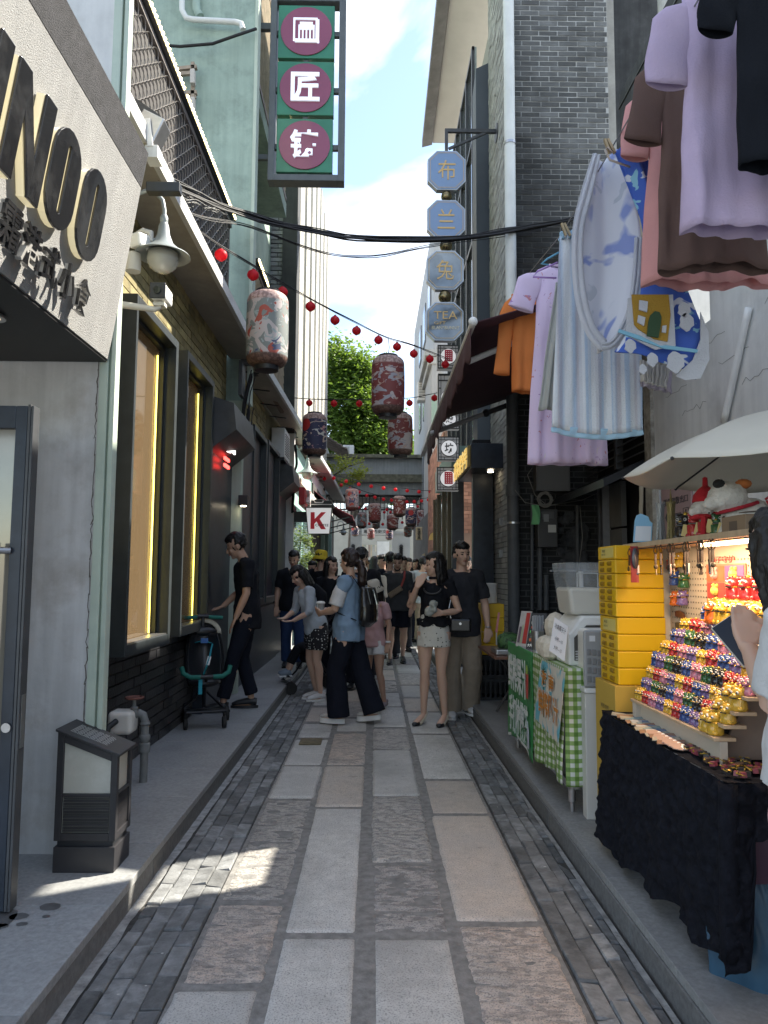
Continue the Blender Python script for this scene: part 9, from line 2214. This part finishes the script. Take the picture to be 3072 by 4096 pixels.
put('harness', MB().tube([(-.05,-.10,.40),(-.05,-.105,.28)], [(.016,.004)]*2, 6).mesh('harness', teal_s), bg_); put('buckle', MB().box(-.03,.03,.10,.125,.68,.72).mesh('buckle', M('buckle_blue', (.03,.12,.35), .4)), bg_)
put('label', MB().bar((.022,.035,.50),(.040,.055,.57),.03,.003,up=(0,1,0)).mesh('label', M('label_white', (.6,.6,.6), .5)), bg_)
mb = MB(); 
me = fuse(MB().ball(V((.02,.33,.72)), .13, 16, rz=.13, ry=.08).ball(V((.10,.34,.66)), .07, 12), .012, 2, 'bag', .012, 12); me.materials.append(blk)
o = put('bag', me, None, bg_.location, (0,0,R(20))); tag(o, 'black and cream bag hung behind the buggy seat', 'bag')
put('trim', MB().tube([V((.02+math.cos(a)*.13,.27,.74+math.sin(a)*.12)) for a in [k*math.pi/10 for k in range(11)]], [(.02,.006)]*11, 8).mesh('trim', crm, smooth=True), o)
# ================= pushchair in the group =================
q = G(1195, 2772)
pc_ = thing('pushchair', 'black pushchair with four wheels in front of the bending woman', 'pushchair', q+V((.08,.10,0)), rz=R(-75))
def pt(n, P, r_, m_=shell): return put(n, MB().tube(P, r_, 8).mesh(n, m_, smooth=40), pc_)
for x in (-.20, .20):
    for y, r_ in ((-.22,.075),(.30,.085)):
        w_ = put('wheel', MB().lathe([(r_*.6,-.016),(r_,-.018),(r_,.018),(r_*.6,.016)], (x,y,r_), 20, ax=(1,0,0)).mesh('wheel', M('tyre', (.02,.02,.02)), smooth=40), pc_)
        put('rim', MB().lathe([(1e-6,-.010),(r_*.6,-.008),(r_*.6,.008),(1e-6,.010)], (x,y,r_), 16, ax=(1,0,0)).mesh('rim', dkgrey), w_)
    pt('frame', [(x,-.22,.09),(x*.95,-.10,.22),(x*.95,.12,.55),(x*.95,.34,.88),(x*.9,.40,.95)], .012); pt('frame', [(x,.30,.10),(x*.95,.10,.42)], .012)
pt('handle', [(-.18,.40,.95),(.18,.40,.95)], .016); pt('footrest', [(-.16,-.24,.20),(.16,-.24,.20)], .018)
put('footrest_bar', MB().box(-.18,.18,-.28,-.22,.175,.195).mesh('footrest_bar', M('bar_pale', (.35,.34,.32), .4)), pc_)
me = fuse(MB().tube([V((0,-.06,.40)), V((0,.10,.38)), V((0,.20,.60)), V((0,.28,.78))], [(.17,.05),(.18,.07),(.17,.06),(.15,.04)], 14), .012, 2, 'seat', .01, 9); me.materials.append(blk); put('seat', me, pc_)
me = fuse(MB().ball(V((0,-.02,.52)), .15, 14, rz=.07, ry=.13), .012, 1, 'basket'); me.materials.append(blk); put('bumper', me, pc_)
# toddler's legs and shoes resting on the footrest
td = thing('person', 'toddler sitting low in the pushchair with only striped trainers showing', 'person', pc_.location, rz=R(-75))
mb = MB()
for x in (-.06, .06): mb.tube([(x,.06,.50),(x,-.10,.50),(x,-.18,.38),(x,-.22,.26)], [.05,.045,.035,.028], 10)
mb.tube([(0,.08,.46),(0,.14,.62),(0,.17,.72)], [(.10,.08),(.11,.08),(.06,.05)], 12); mb.ball(V((0,.15,.83)), .085, 14, rz=.10)
mb.tube([(-.09,.14,.70),(-.13,.05,.58),(-.08,-.04,.54)], [.03,.026,.02], 8).tube([(.09,.14,.70),(.13,.05,.58),(.08,-.04,.54)], [.03,.026,.02], 8)
me = fuse(mb, .01, 2, 'body'); me.materials.append(skin); put('body', me, td)
me = fuse(MB().tube([(0,.07,.44),(0,.14,.62),(0,.17,.71)], [(.12,.10),(.13,.10),(.08,.07)], 12).tube([(-.06,.06,.50),(-.06,-.12,.50),(-.06,-.20,.34)], [.065,.055,.045], 10).tube([(.06,.06,.50),(.06,-.12,.50),(.06,-.20,.34)], [.065,.055,.045], 10), .011, 2, 'clothes', .008, 12); me.materials.append(blk); put('clothes', me, td)
put('hair', MB().ball(V((0,.165,.86)), .09, 14, rz=.085).mesh('hair', hair_b, smooth=True), td)
for x in (-.06, .06):
    put('shoe', MB().tube([(x,-.20,.25),(x,-.25,.235),(x,-.33,.22)], [(.034,.045),(.038,.035),(.026,.02)], 10).mesh('shoe', M('shoe_bluegrey', (.20,.25,.30), .6), smooth=True), td)
    bevel(put('sole', MB().box(x-.034,x+.034,-.34,-.18,.190,.208).mesh('sole', white), td), .008)
bpy.data.batch_remove(_junk + [_ws])
